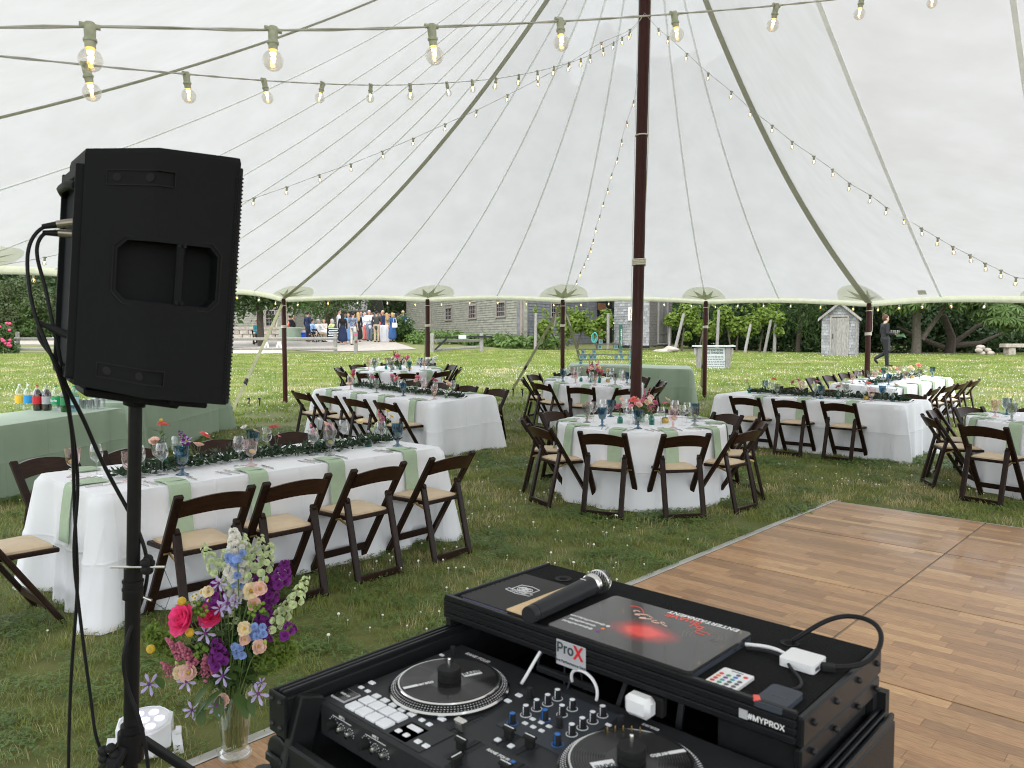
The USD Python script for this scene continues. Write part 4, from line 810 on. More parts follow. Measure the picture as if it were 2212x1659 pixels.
# ---------- cloths ----------
def drape(per, cen, h, seed, fold=.035, flare=.05, nfold=14, corner=None, rows=22, low=0.0):
    """cloth hanging from a closed outline: per = (n,2) outline, outward normals from it"""
    if np.sum(per[:, 0] * np.roll(per[:, 1], -1) - per[:, 1] * np.roll(per[:, 0], -1)) < 0:
        per = per[::-1]; corner = None if corner is None else corner[::-1]
    n = len(per); r = np.random.default_rng(seed); d = np.roll(per, -1, 0) - np.roll(per, 1, 0); N = np.stack([d[:, 1], -d[:, 0]], 1); N /= np.linalg.norm(N, axis=1, keepdims=True)
    s = np.concatenate([[0], np.cumsum(np.linalg.norm(np.diff(per, axis=0), axis=1))]); Lp = s[-1] + np.linalg.norm(per[-1] - per[0]); ph = s / Lp * 2 * PI
    w = sum(np.sin(ph * k + r.uniform(0, 6.28)) * a for k, a in ((nfold, .5), (int(nfold * .62), .6), (int(nfold * 1.7), .25), (3, .35)))
    md = .35 + 1.3 * meshkit.noise(np.stack([ph * 2.3, ph * 0 + seed, ph * 0], 1), seed); w = np.sign(w) * np.abs(w) ** 1.35 * md; w = np.clip(w, -1.2, 1.5) if corner is None else w * .6
    cn = np.zeros(n) if corner is None else corner
    V = []; F = []
    ztop = h
    for q in (0.0, .35, .7, .93): V.append(np.column_stack([cen + (per - cen) * q, np.full(n, ztop) + .0015 * np.sin(ph * 5 + q * 9) * q]))
    V.append(np.column_stack([per + N * .002, np.full(n, ztop - .001)])); V.append(np.column_stack([per + N * .010, np.full(n, ztop - .012)]))
    for k in range(1, rows + 1):
        t = k / rows; off = .012 + flare * t + fold * w * t ** .9 + cn * (.02 + .13 * t); z = ztop - .012 - (ztop - .012 - low) * t
        off = off + (.007 if k == int(rows * .5) else 0) + sum(.006 * np.exp(-((ph - c_) / .018) ** 2) for c_ in (.7, 2.3, 3.5, 4.9, 5.7)) * (t > .1); zz = np.full(n, z) + (.012 * np.sin(ph * 7 + seed) * (t == 1)); zz = np.maximum(zz, .004)
        tw = .018 * np.sin(ph * nfold * 1.3 + 3 * t) * t
        T = np.stack([-N[:, 1], N[:, 0]], 1); V.append(np.column_stack([per + N * off[:, None] + T * tw[:, None], zz]))
    m = len(V); i = np.arange(n); j = (i + 1) % n
    for k in range(m - 1): F.append(np.stack([k * n + i, k * n + j, (k + 1) * n + j, (k + 1) * n + i], 1))
    return np.concatenate(V), np.concatenate(F)[:, ::-1]
def rrect(L, W, rr, n=190):
    p = sg.box(-L / 2 + rr, -W / 2 + rr, L / 2 - rr, W / 2 - rr).buffer(rr, 12).exterior; t = np.linspace(0, p.length, n, endpoint=False)
    return np.array([p.interpolate(x).coords[0] for x in t])[::-1]
def cloth_rect(L, W, h, seed, **k):
    per = rrect(L, W, .035)[::-1]; c = np.zeros(len(per))
    for sx in (-1, 1):
        for sy in (-1, 1):
            dd = np.linalg.norm(per - [sx * L / 2, sy * W / 2], axis=1); c += np.exp(-(dd / .10) ** 2) * 1.15 - .35 * np.exp(-((dd - .24) / .08) ** 2) + .25 * np.exp(-((dd - .42) / .08) ** 2)
    return drape(per, np.zeros(2), h, seed, fold=.022, flare=.018, nfold=17, corner=c, **k)
def cloth_round(R, h, seed): a = np.linspace(0, 2 * PI, 180, endpoint=False); return drape(np.stack([R * np.cos(a), R * np.sin(a)], 1), np.zeros(2), h, seed, fold=.048, flare=.03, nfold=13)
# ---------- table things; local frame: +y points from the table edge inward ----------
TH = 0.76
def napkin_build(p):
    prof = [(.19, .006), (.10, .008), (.03, .008), (.0, .006), (-.014, -.004), (-.024, -.03), (-.034, -.10), (-.048, -.20), (-.062, -.335)]
    V = []; F = []; w = .066
    for i, (y, z) in enumerate(prof):
        j = .006 * math.sin(i * 1.7); t = .006 if i < 3 else .004
        V += [(-w + j * .4, y, z), (w + j * .5, y + .004 * math.sin(i), z), (w + j * .5, y - (0 if i < 4 else t), z + (t if i < 5 else 0)), (-w + j * .4, y - (0 if i < 4 else t), z + (t if i < 5 else 0))]
    n = len(prof)
    for i in range(n - 1):
        for k in range(4): a = i * 4 + k; b = i * 4 + (k + 1) % 4; F.append((a, a + 4, b + 4, b))
    F += [(0, 1, 2, 3), (4 * n - 1, 4 * n - 2, 4 * n - 3, 4 * n - 4)]
    part(p, 'hanging_fold', (V, F), 'napkin_green', 40)
    part(p, 'top_fold', G().add([(-.075, .185, .013), (.062, .175, .012), (.066, .03, .014), (.04, .02, .018), (-.066, .035, .014), (-.02, .12, .026)], [(0, 1, 5), (1, 2, 5), (2, 3, 5), (3, 4, 5), (4, 0, 5)]), 'napkin_green', 50)
napkin = Kind('napkin', 'napkin', napkin_build)
def fork_build(p):
    part(p, 'handle', G().bar((0, .0, .006), (0, .11, .008), .011, .003, (1, 0, 0), .001).bar((0, .11, .008), (0, .135, .006), .018, .003, (1, 0, 0), .001), 'steel')
    g = G()
    for k in range(4): g.bar((-.0085 + .0057 * k, .134, .006), (-.0085 + .0057 * k, .185, .010), .0032, .002, (1, 0, 0))
    part(p, 'tines', g, 'steel')
fork = Kind('fork', 'fork', fork_build)
def knife_build(p):
    part(p, 'handle', G().bar((0, 0, .006), (0, .095, .006), .014, .006, (1, 0, 0), .002), 'steel'); part(p, 'blade', G().add([(-.009, .095, .005), (.008, .095, .005), (.009, .19, .005), (0, .215, .005), (-.010, .18, .005), (-.009, .095, .007), (.008, .095, .007), (.009, .19, .007), (0, .215, .007), (-.010, .18, .007)], [(5, 6, 7), (5, 7, 8), (5, 8, 9), (2, 1, 0), (3, 2, 0), (4, 3, 0), (0, 1, 6), (0, 6, 5), (1, 2, 7), (1, 7, 6), (2, 3, 8), (2, 8, 7), (3, 4, 9), (3, 9, 8), (4, 0, 5), (4, 5, 9)]), 'steel')
knife = Kind('knife', 'knife', knife_build)
def goblet_kind(nm, gl):
    def b(p):
        part(p, 'foot', G().lathe([(0, 0), (.036, 0), (.037, .004), (.022, .010), (.010, .020), (.009, .030), (.015, .038), (.010, .046), (.012, .060)], 16), gl, 50)
        g = G(); th = np.arange(24) * 2 * PI / 24; pr = [(.012, .060), (.028, .072), (.036, .095), (.040, .125), (.043, .155), (.0435, .168)]; V = []
        for i, (r, z) in enumerate(pr): rr = r * (1 + .035 * np.cos(th * 8 + i) * (0 < i < 4)); V.append(np.stack([rr * np.cos(th), rr * np.sin(th), 0 * th + z], 1))
        F = [(i * 24 + k, i * 24 + (k + 1) % 24, (i + 1) * 24 + (k + 1) % 24, (i + 1) * 24 + k) for i in range(5) for k in range(24)]
        part(p, 'bowl', (np.concatenate(V), F), gl, 60)
        part(p, 'citrus_slice', G().lathe([(0, 0), (.018, .002), (.018, .008), (0, .008)], 10, TM(rotx(.7), (.006, 0, .085))), 'lemon', 30)
    return Kind(nm, 'goblet', b)
GOB = {'blue': goblet_kind('blue_goblet', 'glass_blue'), 'pink': goblet_kind('pink_goblet', 'glass_pink'), 'smoke': goblet_kind('smoke_goblet', 'glass_smoke')}
def wine_build(p):
    part(p, 'stem', G().lathe([(0, 0), (.034, 0), (.034, .002), (.006, .006), (.0035, .02), (.0035, .075), (.008, .085)], 14), 'glass_clear', 50)
    part(p, 'bowl', G().lathe([(.008, .085), (.022, .094), (.033, .110), (.037, .130), (.036, .150), (.031, .172), (.029, .188)], 18), 'glass_clear', 60)
wine = Kind('wine_glass', 'wine glass', wine_build)
def shaker_kind(nm, m):
    def b(p):
        part(p, 'body', G().lathe([(0, 0), (.020, 0), (.021, .004), (.015, .062)], 10), 'glass_clear', 40); part(p, 'filling', G().lathe([(0, .003), (.018, .003), (.0135, .058), (0, .058)], 10), m, 40); part(p, 'cap', G().lathe([(.016, .062), (.0165, .075), (.012, .086), (0, .088)], 10), 'steel', 40)
    return Kind(nm, 'shaker', b)
SHK = [shaker_kind('salt_shaker', 'salt'), shaker_kind('pepper_shaker', 'pepper')]
def vase_kind(nm, gl, prof):
    def b(p):
        part(p, 'body', G().lathe(prof, 16), gl, 50)
        if gl != 'gold_pot': part(p, 'water', G().lathe([(0, .004), (prof[1][0] * .9, .004), (prof[1][0] * .9, .035), (0, .035)], 12), 'glass_greenish', 40)
    return Kind(nm, 'vase', b)
VS = {'tall teal': vase_kind('bottle_vase', 'glass_teal', [(0, 0), (.026, 0), (.028, .006), (.028, .065), (.022, .085), (.010, .095), (.010, .118), (.014, .122)]), 'square teal': vase_kind('jar_vase', 'glass_teal', [(0, 0), (.030, 0), (.030, .05), (.022, .056), (.022, .068), (.026, .07)]),
      'sky blue': vase_kind('bud_vase', 'glass_sky', [(0, 0), (.022, 0), (.024, .03), (.018, .048), (.009, .055), (.009, .075), (.013, .078)]), 'clear': vase_kind('clear_vase', 'glass_greenish', [(0, 0), (.022, 0), (.023, .06), (.012, .075), (.012, .10), (.016, .103)]), 'gold': vase_kind('gold_pot', 'gold_pot', [(0, 0), (.03, 0), (.04, .02), (.038, .045), (.030, .055), (.034, .06)])}
VH = {'tall teal': .12, 'square teal': .07, 'sky blue': .077, 'clear': .10, 'gold': .058}
# ---------- blooms: meshes looking along +z ----------
def petals(rings, seed=0):
    r = np.random.default_rng(seed); V, F, m = [], [], 0
    for (nn, r0, L, w, el, cup) in rings:
        a0 = r.uniform(0, 6)
        for k in range(nn):
            a = a0 + k * 2 * PI / nn + r.uniform(-.1, .1); u = np.array([math.cos(a), math.sin(a), 0]); v = np.array([-math.sin(a), math.cos(a), 0]); e = el + r.uniform(-.1, .1)
            d = u * math.cos(e) + np.array([0, 0, 1]) * math.sin(e); nrm = np.array([0, 0, 1]) * math.cos(e) - u * math.sin(e); b = u * r0; LL = L * r.uniform(.88, 1.08)
            tw = .30 if w > .4 else .05
            P = [b] + [b + d * LL * f + v * w * q + nrm * cup * cq for f, q, cq in ((.35, .34, .7), (.72, .5, 1.0), (.96, tw, .5), (.96, -tw, .5), (.72, -.5, 1.0), (.35, -.34, .7))] + [b + d * LL * .55]
            V += P; F += [(m + i, m + (i + 1) % 7, m + 7) for i in range(7)]; m += 8
    return np.array(V), np.array(F)
BL = {'dahlia': petals([(14, .008, 1.0, .34, .10, .05), (12, .01, .85, .32, .45, .05), (9, .01, .62, .28, .85, .04), (6, .0, .4, .22, 1.2, .03)], 1),
      'rose': petals([(6, .10, .75, .75, .35, .12), (6, .12, .72, .7, .8, .14), (5, .10, .65, .6, 1.15, .12), (4, .03, .55, .45, 1.4, .08)], 2),
      'open': petals([(7, .04, 1.0, .8, .45, .12), (6, .04, .8, .65, .8, .12), (5, .0, .45, .2, 1.2, .03)], 3),
      'star': petals([(6, .05, 1.15, .34, .22, -.06)], 4)}
def bloom(kind, c, d, s):
    v, f = BL[kind]; return (v * s) @ to_z(d).T + np.asarray(c, float), f
def plume(c, d, L, w, n, seed):
    r = np.random.default_rng(seed); g = G(); Rm = to_z(d)
    for k in range(n):
        t = r.random(); rad = w * (1 - t) ** .7; a = r.uniform(0, 6.28); q = np.array([rad * math.cos(a) * r.random(), rad * math.sin(a) * r.random(), t * L]); g.ball(np.asarray(c) + Rm @ q, L * .055, 0)
    return g
def stalks(c, d, L, n, seed, sz=.012, fl=True):
    """a spike of small cup blooms"""
    r = np.random.default_rng(seed); V = G(); Rm = to_z(d)
    for k in range(n):
        t = k / n; a = k * 2.4; rr = sz * (1.4 - t); q = np.array([rr * math.cos(a), rr * math.sin(a), t * L]); v, f = BL['open']; V.add((v * sz * (1.1 - .6 * t)) @ (Rm @ to_z([math.cos(a), math.sin(a), .5])).T + np.asarray(c) + Rm @ q, f)
    return V
def leafsprig(c, d, L, n, seed, sz=.03):
    r = np.random.default_rng(seed); V, F, m = [], [], 0; d = np.asarray(d, float) / np.linalg.norm(d); Rm = to_z(d)
    for k in range(n):
        b = np.asarray(c) + d * L * (k + .5) / n; a = k * 2.4 + r.random(); u = Rm @ np.array([math.cos(a), math.sin(a), .5]); w = np.cross(u, d); w /= np.linalg.norm(w); s = sz * r.uniform(.7, 1.2)
        V += [b, b + u * s * .5 + w * s * .22, b + u * s, b + u * s * .5 - w * s * .22]; F += [(m, m + 1, m + 2), (m, m + 2, m + 3)]; m += 4
    return np.array(V), np.array(F)
def posy(label, T, vh, spec, seed, grp):
    """flowers standing in a vase: spec = list of (kind, colour, height, lean angle, lean amount, size)"""
    p = thing('flowers', label, 'flowers', T, grp); rg = random.Random(seed)
    for kd, col, h, a, l, s in spec:
        top = np.array([l * math.cos(a), l * math.sin(a), h]); part(p, 'stem', G().tube([(0, 0, .02), top * [.3, .3, .6], top], .0017, 4), 'stem_green')
        d = (math.cos(a) * .5, math.sin(a) * .5 - .35, .75)
        if kd == 'ball': part(p, 'bloom', G().ball(top, s, 1), 'bloom_' + col, True)
        elif kd == 'plume': part(p, 'bloom', plume(top - np.array(d) * .02, d, s * 3, s * .8, 46, seed + 3), 'bloom_' + col)
        elif kd == 'spike': part(p, 'bloom', stalks(top - np.array([0, 0, s * 2]), d, s * 4, 14, seed, s * .5), 'bloom_' + col)
        elif kd == 'leaf': part(p, 'leaf', leafsprig(top * .4, top - top * .4, np.linalg.norm(top) * .6, 8, seed, s), 'leaf_fresh')
        else:
            part(p, 'bloom', bloom(kd, top, d, s * 1.38), 'bloom_' + col)
            if kd in ('dahlia', 'star'): part(p, 'flower_center', G().ball(top + np.array(d) * s * .25, s * .22, 0), 'bloom_yellow')
    return p
COLS = ['coral', 'pink', 'blush', 'cream', 'mauve', 'wine', 'yellow', 'white', 'purple']
def garland(label, T, x0, x1, n, seed, w=.115, h=.040):
    p = thing('garland', label, 'garland', T); r = np.random.default_rng(seed); m = 40; xs = np.linspace(x0, x1, m); ys = .04 * np.sin(xs * 4 + seed)
    part(p, 'vine_stem', G().tube(np.stack([xs, ys, np.full(m, .02)], 1), .004, 5), 'stem_green')
    i = r.integers(0, m, n); a = r.normal(size=(n, 3)) * [.5, .8, .45]; a[:, 2] = np.abs(a[:, 2]) * .8 + .05; a /= np.linalg.norm(a, axis=1, keepdims=True)
    e = np.where((xs[i] < x0 + .1) | (xs[i] > x1 - .1), .5, 1.0); P = np.stack([xs[i] + r.normal(size=n) * .03, ys[i] + r.normal(size=n) * w * .55 * e, .012 + np.abs(r.normal(size=n)) * h * .65 * e], 1)
    s = r.uniform(.035, .075, n)[:, None]; N = r.normal(size=(n, 3)) + [0, 0, .8]; B = np.cross(a, N); B /= np.linalg.norm(B, axis=1, keepdims=True)
    V = np.stack([P, P + a * s * .5 + B * s * .17, P + a * s, P + a * s * .5 - B * s * .17], 1).reshape(-1, 3); V[:, 2] = np.maximum(V[:, 2], .004); k = np.arange(n)[:, None] * 4
    part(p, 'foliage', (V, np.concatenate([k + [0, 1, 2], k + [0, 2, 3]])), 'leaf_garland'); return p
GC = ['blue', 'pink', 'smoke']
def word(c): return {'blue': 'steel-blue goblet', 'pink': 'pale pink goblet', 'smoke': 'smoky grey goblet'}[c]
def seat(T, x, y, ang, nm, where, chair_at=.22, with_chair=True, cutlery=True, gob='blue', seed=0, turn=0.0, wn=True, dx=0.0, pull=0.0, nap=True):
    """one place: edge point x, y of table frame T, ang = outward direction"""
    rg = random.Random(seed); o = np.array([math.cos(ang), math.sin(ang)]); L = T @ TM(rotz(ang + PI / 2), (x, y, 0))        # +y inward
    if with_chair:
        c = np.array([x, y]) + o * (chair_at + pull) + np.array([-o[1], o[0]]) * dx; w = pt(T, (*c, 0)); wy = math.atan2(T[1, 0], T[0, 0]) + ang + PI / 2 + turn
        chair(f'dark folding chair, {where}, at the {nm}', place(w[0], w[1], wy), 'folding chairs at the tables')
    j = lambda: rg.uniform(-.012, .012)
    if nap: napkin(f'sage napkin, {where}, on the {nm}', L @ TM(rotz(rg.uniform(-.06, .06)), (j(), 0.0, TH + .002)), 'napkins on the tables')
    if cutlery:
        fork(f'inner fork, {where}, on the {nm}', L @ TM(rotz(.12 + j() * 5), (-.115 + j(), .03, TH)), 'cutlery'); fork(f'outer fork, {where}, on the {nm}', L @ TM(rotz(.2 + j() * 5) * .9, (-.155 + j(), .04, TH)), 'cutlery')
        knife(f'steel knife, {where}, on the {nm}', L @ TM(rotz(-.1 + j() * 5), (.125 + j(), .03, TH)), 'cutlery')
    if gob: GOB[gob](f'{word(gob)}, {where}, on the {nm}', L @ TM(np.eye(3) * 1.13, (.13 + j() * 2, .29 + j(), TH)), 'goblets')
    if wn: wine(f'wine glass, {where}, on the {nm}', L @ TM(np.eye(3) * 1.13, (.04 + j() * 2, .36 + j() * 2, TH)), 'wine glasses')
ORD = ['leftmost', 'second from left', 'third from left', 'rightmost']
def long_table(nm, c, ang, L, W, front, back, seed, cut=True, tilt=True, ends=(), nflow=10, green=False, gl=1900, back_turn=None, bx=None):
    T = place(c[0], c[1], ang); t = thing('long_table', f'long folding table under the white cloth, {nm}', 'table', T)
    part(t, 'tabletop', G().box((0, 0, TH - .03), (L - .06, W - .06, .035), ch=.005), 'weathered')
    for sx in (-1, 1): part(t, 'leg', G().tube([(sx * (L / 2 - .3), -W / 2 + .15, TH - .04), (sx * (L / 2 - .3), -W / 2 + .15, 0), ], .014, 8).tube([(sx * (L / 2 - .3), W / 2 - .15, TH - .04), (sx * (L / 2 - .3), W / 2 - .15, 0)], .014, 8), 'dark_metal')
    cl = thing('tablecloth', f'white cloth draped to the grass over the {nm}', 'tablecloth', T); part(cl, 'cloth', cloth_rect(L, W, TH, seed), 'cloth_white', 50)
    for i, x in enumerate(front): seat(T, x - L / 2, -W / 2, -PI / 2, nm, 'near side ' + ORD[i], gob=GC[(i + seed) % 3], seed=seed * 10 + i, cutlery=cut, turn=random.Random(seed + i).uniform(-.07, .07))
    for i, x in enumerate(back): seat(T, x - L / 2, W / 2, PI / 2, nm, 'far side ' + ORD[i], gob=GC[(i + seed + 1) % 3], seed=seed * 10 + 5 + i, cutlery=False, turn=(back_turn or {}).get(i, 0.0), chair_at=.25)
    garland(f'dark green leafy garland running down the middle of the {nm}', T @ TM(None, (0, 0.0, TH)), -L / 2 + .3, L / 2 - .12, gl, seed)
    return T
def flowers_on(T, nm, spots, seed):
    rg = random.Random(seed)
    pos = ['leftmost', 'second', 'third', 'fourth', 'fifth', 'sixth', 'seventh from left']
    for i, (x, y, v, spec) in enumerate(spots):
        VS[v](f'small {v} {"pot" if v == "gold" else "vase"}, {pos[i]}, on the {nm}', T @ TM(None, (x, y, TH)), 'small vases on the tables')
        words = ' and '.join(sorted({c for k, c, *_ in spec if k != 'leaf'})[:2]); posy(f'{words} flowers, {pos[i]} vase of the {nm}', T @ TM(None, (x, y, TH + .004)), VH[v], spec, seed * 20 + i, 'posies on the tables')
U = lambda s: random.Random(s).uniform(0, 6.28)
# ---- nearest long table ----
NA = 'nearest long table'
TA = long_table(NA, (-2.36 + .68 * 1.31 - .74 * .52, 4.33 + .74 * 1.31 + .68 * .52), math.radians(47.4), 2.62, 1.04, [.46, .99, 1.60, 2.27], [.25, .80, 1.50, 2.2], 3, back_turn={0: .25})
seat(TA, -1.31, -.10, PI, NA, 'at the left end', chair_at=.36, gob='pink', seed=77, turn=.05)
lx = lambda u, v, T=TA: (np.linalg.inv(T) @ np.array([*at_z(u, v, TH), 1.0]))[:2]
FA = [((355, 1005), 'square teal', [('dahlia', 'coral', .27, 1.2, .06, .042), ('ball', 'yellow', .31, 1.4, .05, .013), ('open', 'blush', .17, 3.4, .07, .03), ('leaf', 'lime', .24, 2.0, .03, .06)]),
      ((428, 1006), 'clear', [('spike', 'purple', .22, 2.8, .07, .03), ('star', 'lilac', .18, 3.2, .08, .03), ('dahlia', 'coral', .20, 0.3, .06, .04), ('open', 'blush', .13, 1.0, .01, .034), ('open', 'white', .21, .2, .07, .014)]),
      ((596, 982), 'sky blue', [('dahlia', 'coral', .20, 1.6, .02, .042), ('open', 'pink', .13, .2, .03, .016)]),
      ((686, 976), 'tall teal', [('plume', 'pink', .14, 2.5, .02, .035), ('open', 'white', .24, .6, .04, .02), ('open', 'blush', .20, .2, .09, .03), ('leaf', 'lime', .22, 2.9, .06, .05)]),
      ((796, 965), 'square teal', [('open', 'cream', .20, 2.9, .06, .028), ('plume', 'palegreen', .13, .3, .05, .03), ('ball', 'lilac', .12, 1, .01, .012), ('leaf', 'lime', .17, .4, .08, .04)]),
      ((835, 953), 'clear', [('plume', 'mauve', .17, 2.4, .03, .045), ('open', 'yellow', .25, .6, .03, .022), ('open', 'yellow', .20, .2, .06, .02), ('leaf', 'lime', .2, 1, .03, .05)]),
      ((545, 985), 'square teal', [('open', 'white', .21, 2.6, .05, .022), ('leaf', 'lime', .24, .4, .05, .045), ('open', 'blush', .17, .5, .05, .026)])]
flowers_on(TA, NA, [(*lx(*p), v, s) for p, v, s in FA], 5)
for k, (u, v) in enumerate([(391, 1003), (380, 1001), (676, 977), (671, 974)]): x, y = lx(u, v); SHK[k % 2](f"glass {['salt', 'pepper'][k % 2]} shaker on the {NA}, {'left' if k < 2 else 'right'} pair", TA @ TM(None, (x, y, TH)), 'salt and pepper shakers')
# ---- second long table at left ----
NB = 'second nearest long table'; ex, ey = np.array([.76, -.65]), np.array([.65, .76])
cB = np.array([-1.04, 10.24]) - ex * 1.34 + ey * .6
TB = long_table(NB, cB, math.atan2(ex[1], ex[0]), 2.68, 1.2, [.38, 1.0, 1.63, 2.28], [.35, .98, 1.62, 2.25], 4, gl=1500)
def rnd_spec(sd):
    rg = random.Random(sd); s = [(rg.choice(['dahlia', 'open', 'rose']), rg.choice(COLS[:5]), rg.uniform(.17, .24), rg.uniform(0, 6), rg.uniform(.01, .05), rg.uniform(.028, .042)) for _ in range(rg.choice([1, 2, 2]))]
    return s + [('leaf', 'lime', .2, rg.uniform(0, 6), .05, .045)] + ([('plume', rg.choice(['mauve', 'white', 'pink']), .15, 2, .04, .035)] if rg.random() < .4 else [])
def scatter_flowers(T, nm, L, n, seed):
    rg = random.Random(seed); vk = list(VS); flowers_on(T, nm, [(-L / 2 + L * (i + .5) / n, rg.uniform(-.16, .12), vk[(i * 2 + seed) % 4 if i != n - 2 else 4], rnd_spec(seed * 31 + i)) for i in range(n)], seed)
scatter_flowers(TB, NB, 2.5, 7, 11)
# ---- long table at right ----
ND = 'long table right of the pole'; ex, ey = np.array([.73, -.683]), np.array([.683, .73])
cD = np.array([5.14, 10.09]) - ex * 1.35 + ey * .6
TD = long_table(ND, cD, math.atan2(ex[1], ex[0]), 2.7, 1.2, [.72, 1.36, 2.06], [.5, 1.1, 1.75, 2.3], 5, gl=2300)
scatter_flowers(TD, ND, 2.5, 7, 12)
NE2 = 'farthest long table'
TE = long_table(NE2, (7.03, 14.2), math.radians(42), 2.6, 1.1, [.35, 1.0, 1.65, 2.3], [.35, 1.0, 1.65, 2.3], 6, cut=False, gl=1100)
scatter_flowers(TE, NE2, 2.3, 6, 13)
# ---- round tables ----
CLK = ['at the front left', 'at the front right', 'at the right front', 'at the right', 'at the right rear', 'at the rear right', 'at the rear left', 'at the left rear', 'at the left', 'at the left front']
def round_table(nm, c, a0, seed, cut=True, R=.86, fl=5, pulls={}, hide=()):
    T = place(c[0], c[1], 0); t = thing('round_table', f'round folding table under the white cloth, {nm}', 'table', T)
    part(t, 'tabletop', G().lathe([(0, TH - .04), (R - .03, TH - .04), (R - .03, TH - .01), (0, TH - .01)], 40), 'weathered')
    for s in (-1, 1): part(t, 'leg', G().tube([(s * .45, -.3, TH - .04), (s * .45, -.3, 0)], .014, 8).tube([(s * .45, .3, TH - .04), (s * .45, .3, 0)], .014, 8), 'dark_metal')
    cl = thing('tablecloth', f'white cloth draped to the grass over the {nm}', 'tablecloth', T); part(cl, 'cloth', cloth_round(R, TH, seed), 'cloth_white', 50)
    for k in range(10):
        if k in hide: continue
        a = math.radians(a0 + 36 * k); rg = random.Random(seed * 7 + k)
        seat(T, R * math.cos(a), R * math.sin(a), a, nm, CLK[k], chair_at=.09, gob=GC[(k + seed) % 3], seed=seed * 11 + k, cutlery=cut and math.sin(a) < .5, turn=rg.uniform(-.08, .08), pull=pulls.get(k, 0))
    return T
def centre_flowers(T, nm, seed, v='clear', n=14):
    """fuller centrepiece and small posies round it"""
    rg = random.Random(seed); p = thing('centerpiece', f'full centrepiece of pink, coral and cream blooms on the {nm}', 'flowers', T @ TM(None, (0, 0, TH + .06)), 'centrepieces')
    for k in range(n):
        a = k * 2.4; l = .03 + .10 * math.sqrt(k / n); h = .20 - .10 * k / n + rg.uniform(-.02, .03); c = np.array([l * math.cos(a), l * math.sin(a), h]); col = rg.choice(['pink', 'coral', 'blush', 'cream', 'mauve', 'white', 'wine', 'hotpink']); d = (math.cos(a) * .6, math.sin(a) * .6 - .3, .6)
        part(p, 'stem', G().tube([(0, 0, -.03), c], .002, 4), 'stem_green'); part(p, 'bloom', bloom(rg.choice(['dahlia', 'rose', 'open', 'dahlia']), c, d, rg.uniform(.032, .05)), 'bloom_' + col)
    for k in range(3): a = rg.uniform(0, 6); part(p, 'bloom', plume((.06 * math.cos(a), .06 * math.sin(a), .17), (math.cos(a) * .3, math.sin(a) * .3, 1), .14, .03, 40, seed + k), 'bloom_' + ['mauve', 'wine', 'pink'][k])
    part(p, 'foliage', leaves(120, [((0, 0, .09), (.13, .13, .08))], .05, seed, shell=.5), 'leaf_fresh')
    v_ = thing('centerpiece_vase', f'clear glass jar holding the centrepiece on the {nm}', 'vase', T @ TM(None, (0, 0, TH))); part(v_, 'body', G().lathe([(0, 0), (.045, 0), (.05, .01), (.05, .10), (.042, .11)], 18), 'glass_clear', 50); part(v_, 'water', G().lathe([(0, .006), (.046, .006), (.046, .07), (0, .07)], 16), 'glass_greenish', 40)
    flowers_on(T, nm, [(.26 * math.cos(a), .26 * math.sin(a), vk, rnd_spec(seed * 3 + i)) for i, (a, vk) in enumerate([(3.6, 'square teal'), (4.4, 'sky blue'), (5.0, 'tall teal'), (5.9, 'gold'), (1.0, 'clear')])], seed)
    for k in range(2): SHK[k](f"glass {['salt', 'pepper'][k]} shaker by the centrepiece of the {nm}", T @ TM(None, (-.12 + .05 * k, -.17, TH)), 'salt and pepper shakers')
N1, N2, N3, N4 = 'round table before the pole', 'round table behind the pole', 'farthest round table', 'round table at right edge'
T1_ = round_table(N1, (1.36, 8.1), -116, 21); centre_flowers(T1_, N1, 31)
T2_ = round_table(N2, (1.42, 13.6), -105, 22); centre_flowers(T2_, N2, 32)
T3_ = round_table(N3, (-2.3, 15.6), -110, 23, cut=False); centre_flowers(T3_, N3, 33)
T4_ = round_table(N4, (5.95, 8.33), -114, 24, pulls={9: .28, 8: .1}); centre_flowers(T4_, N4, 34)
# ---- green-clothed tables ----
def green_table(label, c, ang, L, W, seed):
    T = place(c[0], c[1], ang); t = thing('serving_table', 'folding table under the ' + label, 'table', T); part(t, 'tabletop', G().box((0, 0, TH - .03), (L - .06, W - .06, .035)), 'weathered')
    for s in (-1, 1): part(t, 'leg', G().tube([(s * (L / 2 - .3), 0, TH - .04), (s * (L / 2 - .3), 0, 0)], .02, 8), 'dark_metal')
    cl = thing('tablecloth', label, 'tablecloth', T); part(cl, 'cloth', cloth_rect(L, W, TH, seed), 'cloth_green', 50); return T
G1 = green_table('sage green cloth on the drinks table at the left edge', (-5.58, 8.45), math.radians(82), 2.6, .98, 41)
G2 = green_table('sage green cloth on the glassware table behind the loudspeaker', (-5.35, 11.55), math.radians(84), 2.5, .95, 42)
G3 = green_table('sage green cloth on the far table with the tiered rack', (2.55, 16.8), math.radians(-8), 2.6, .8, 43)
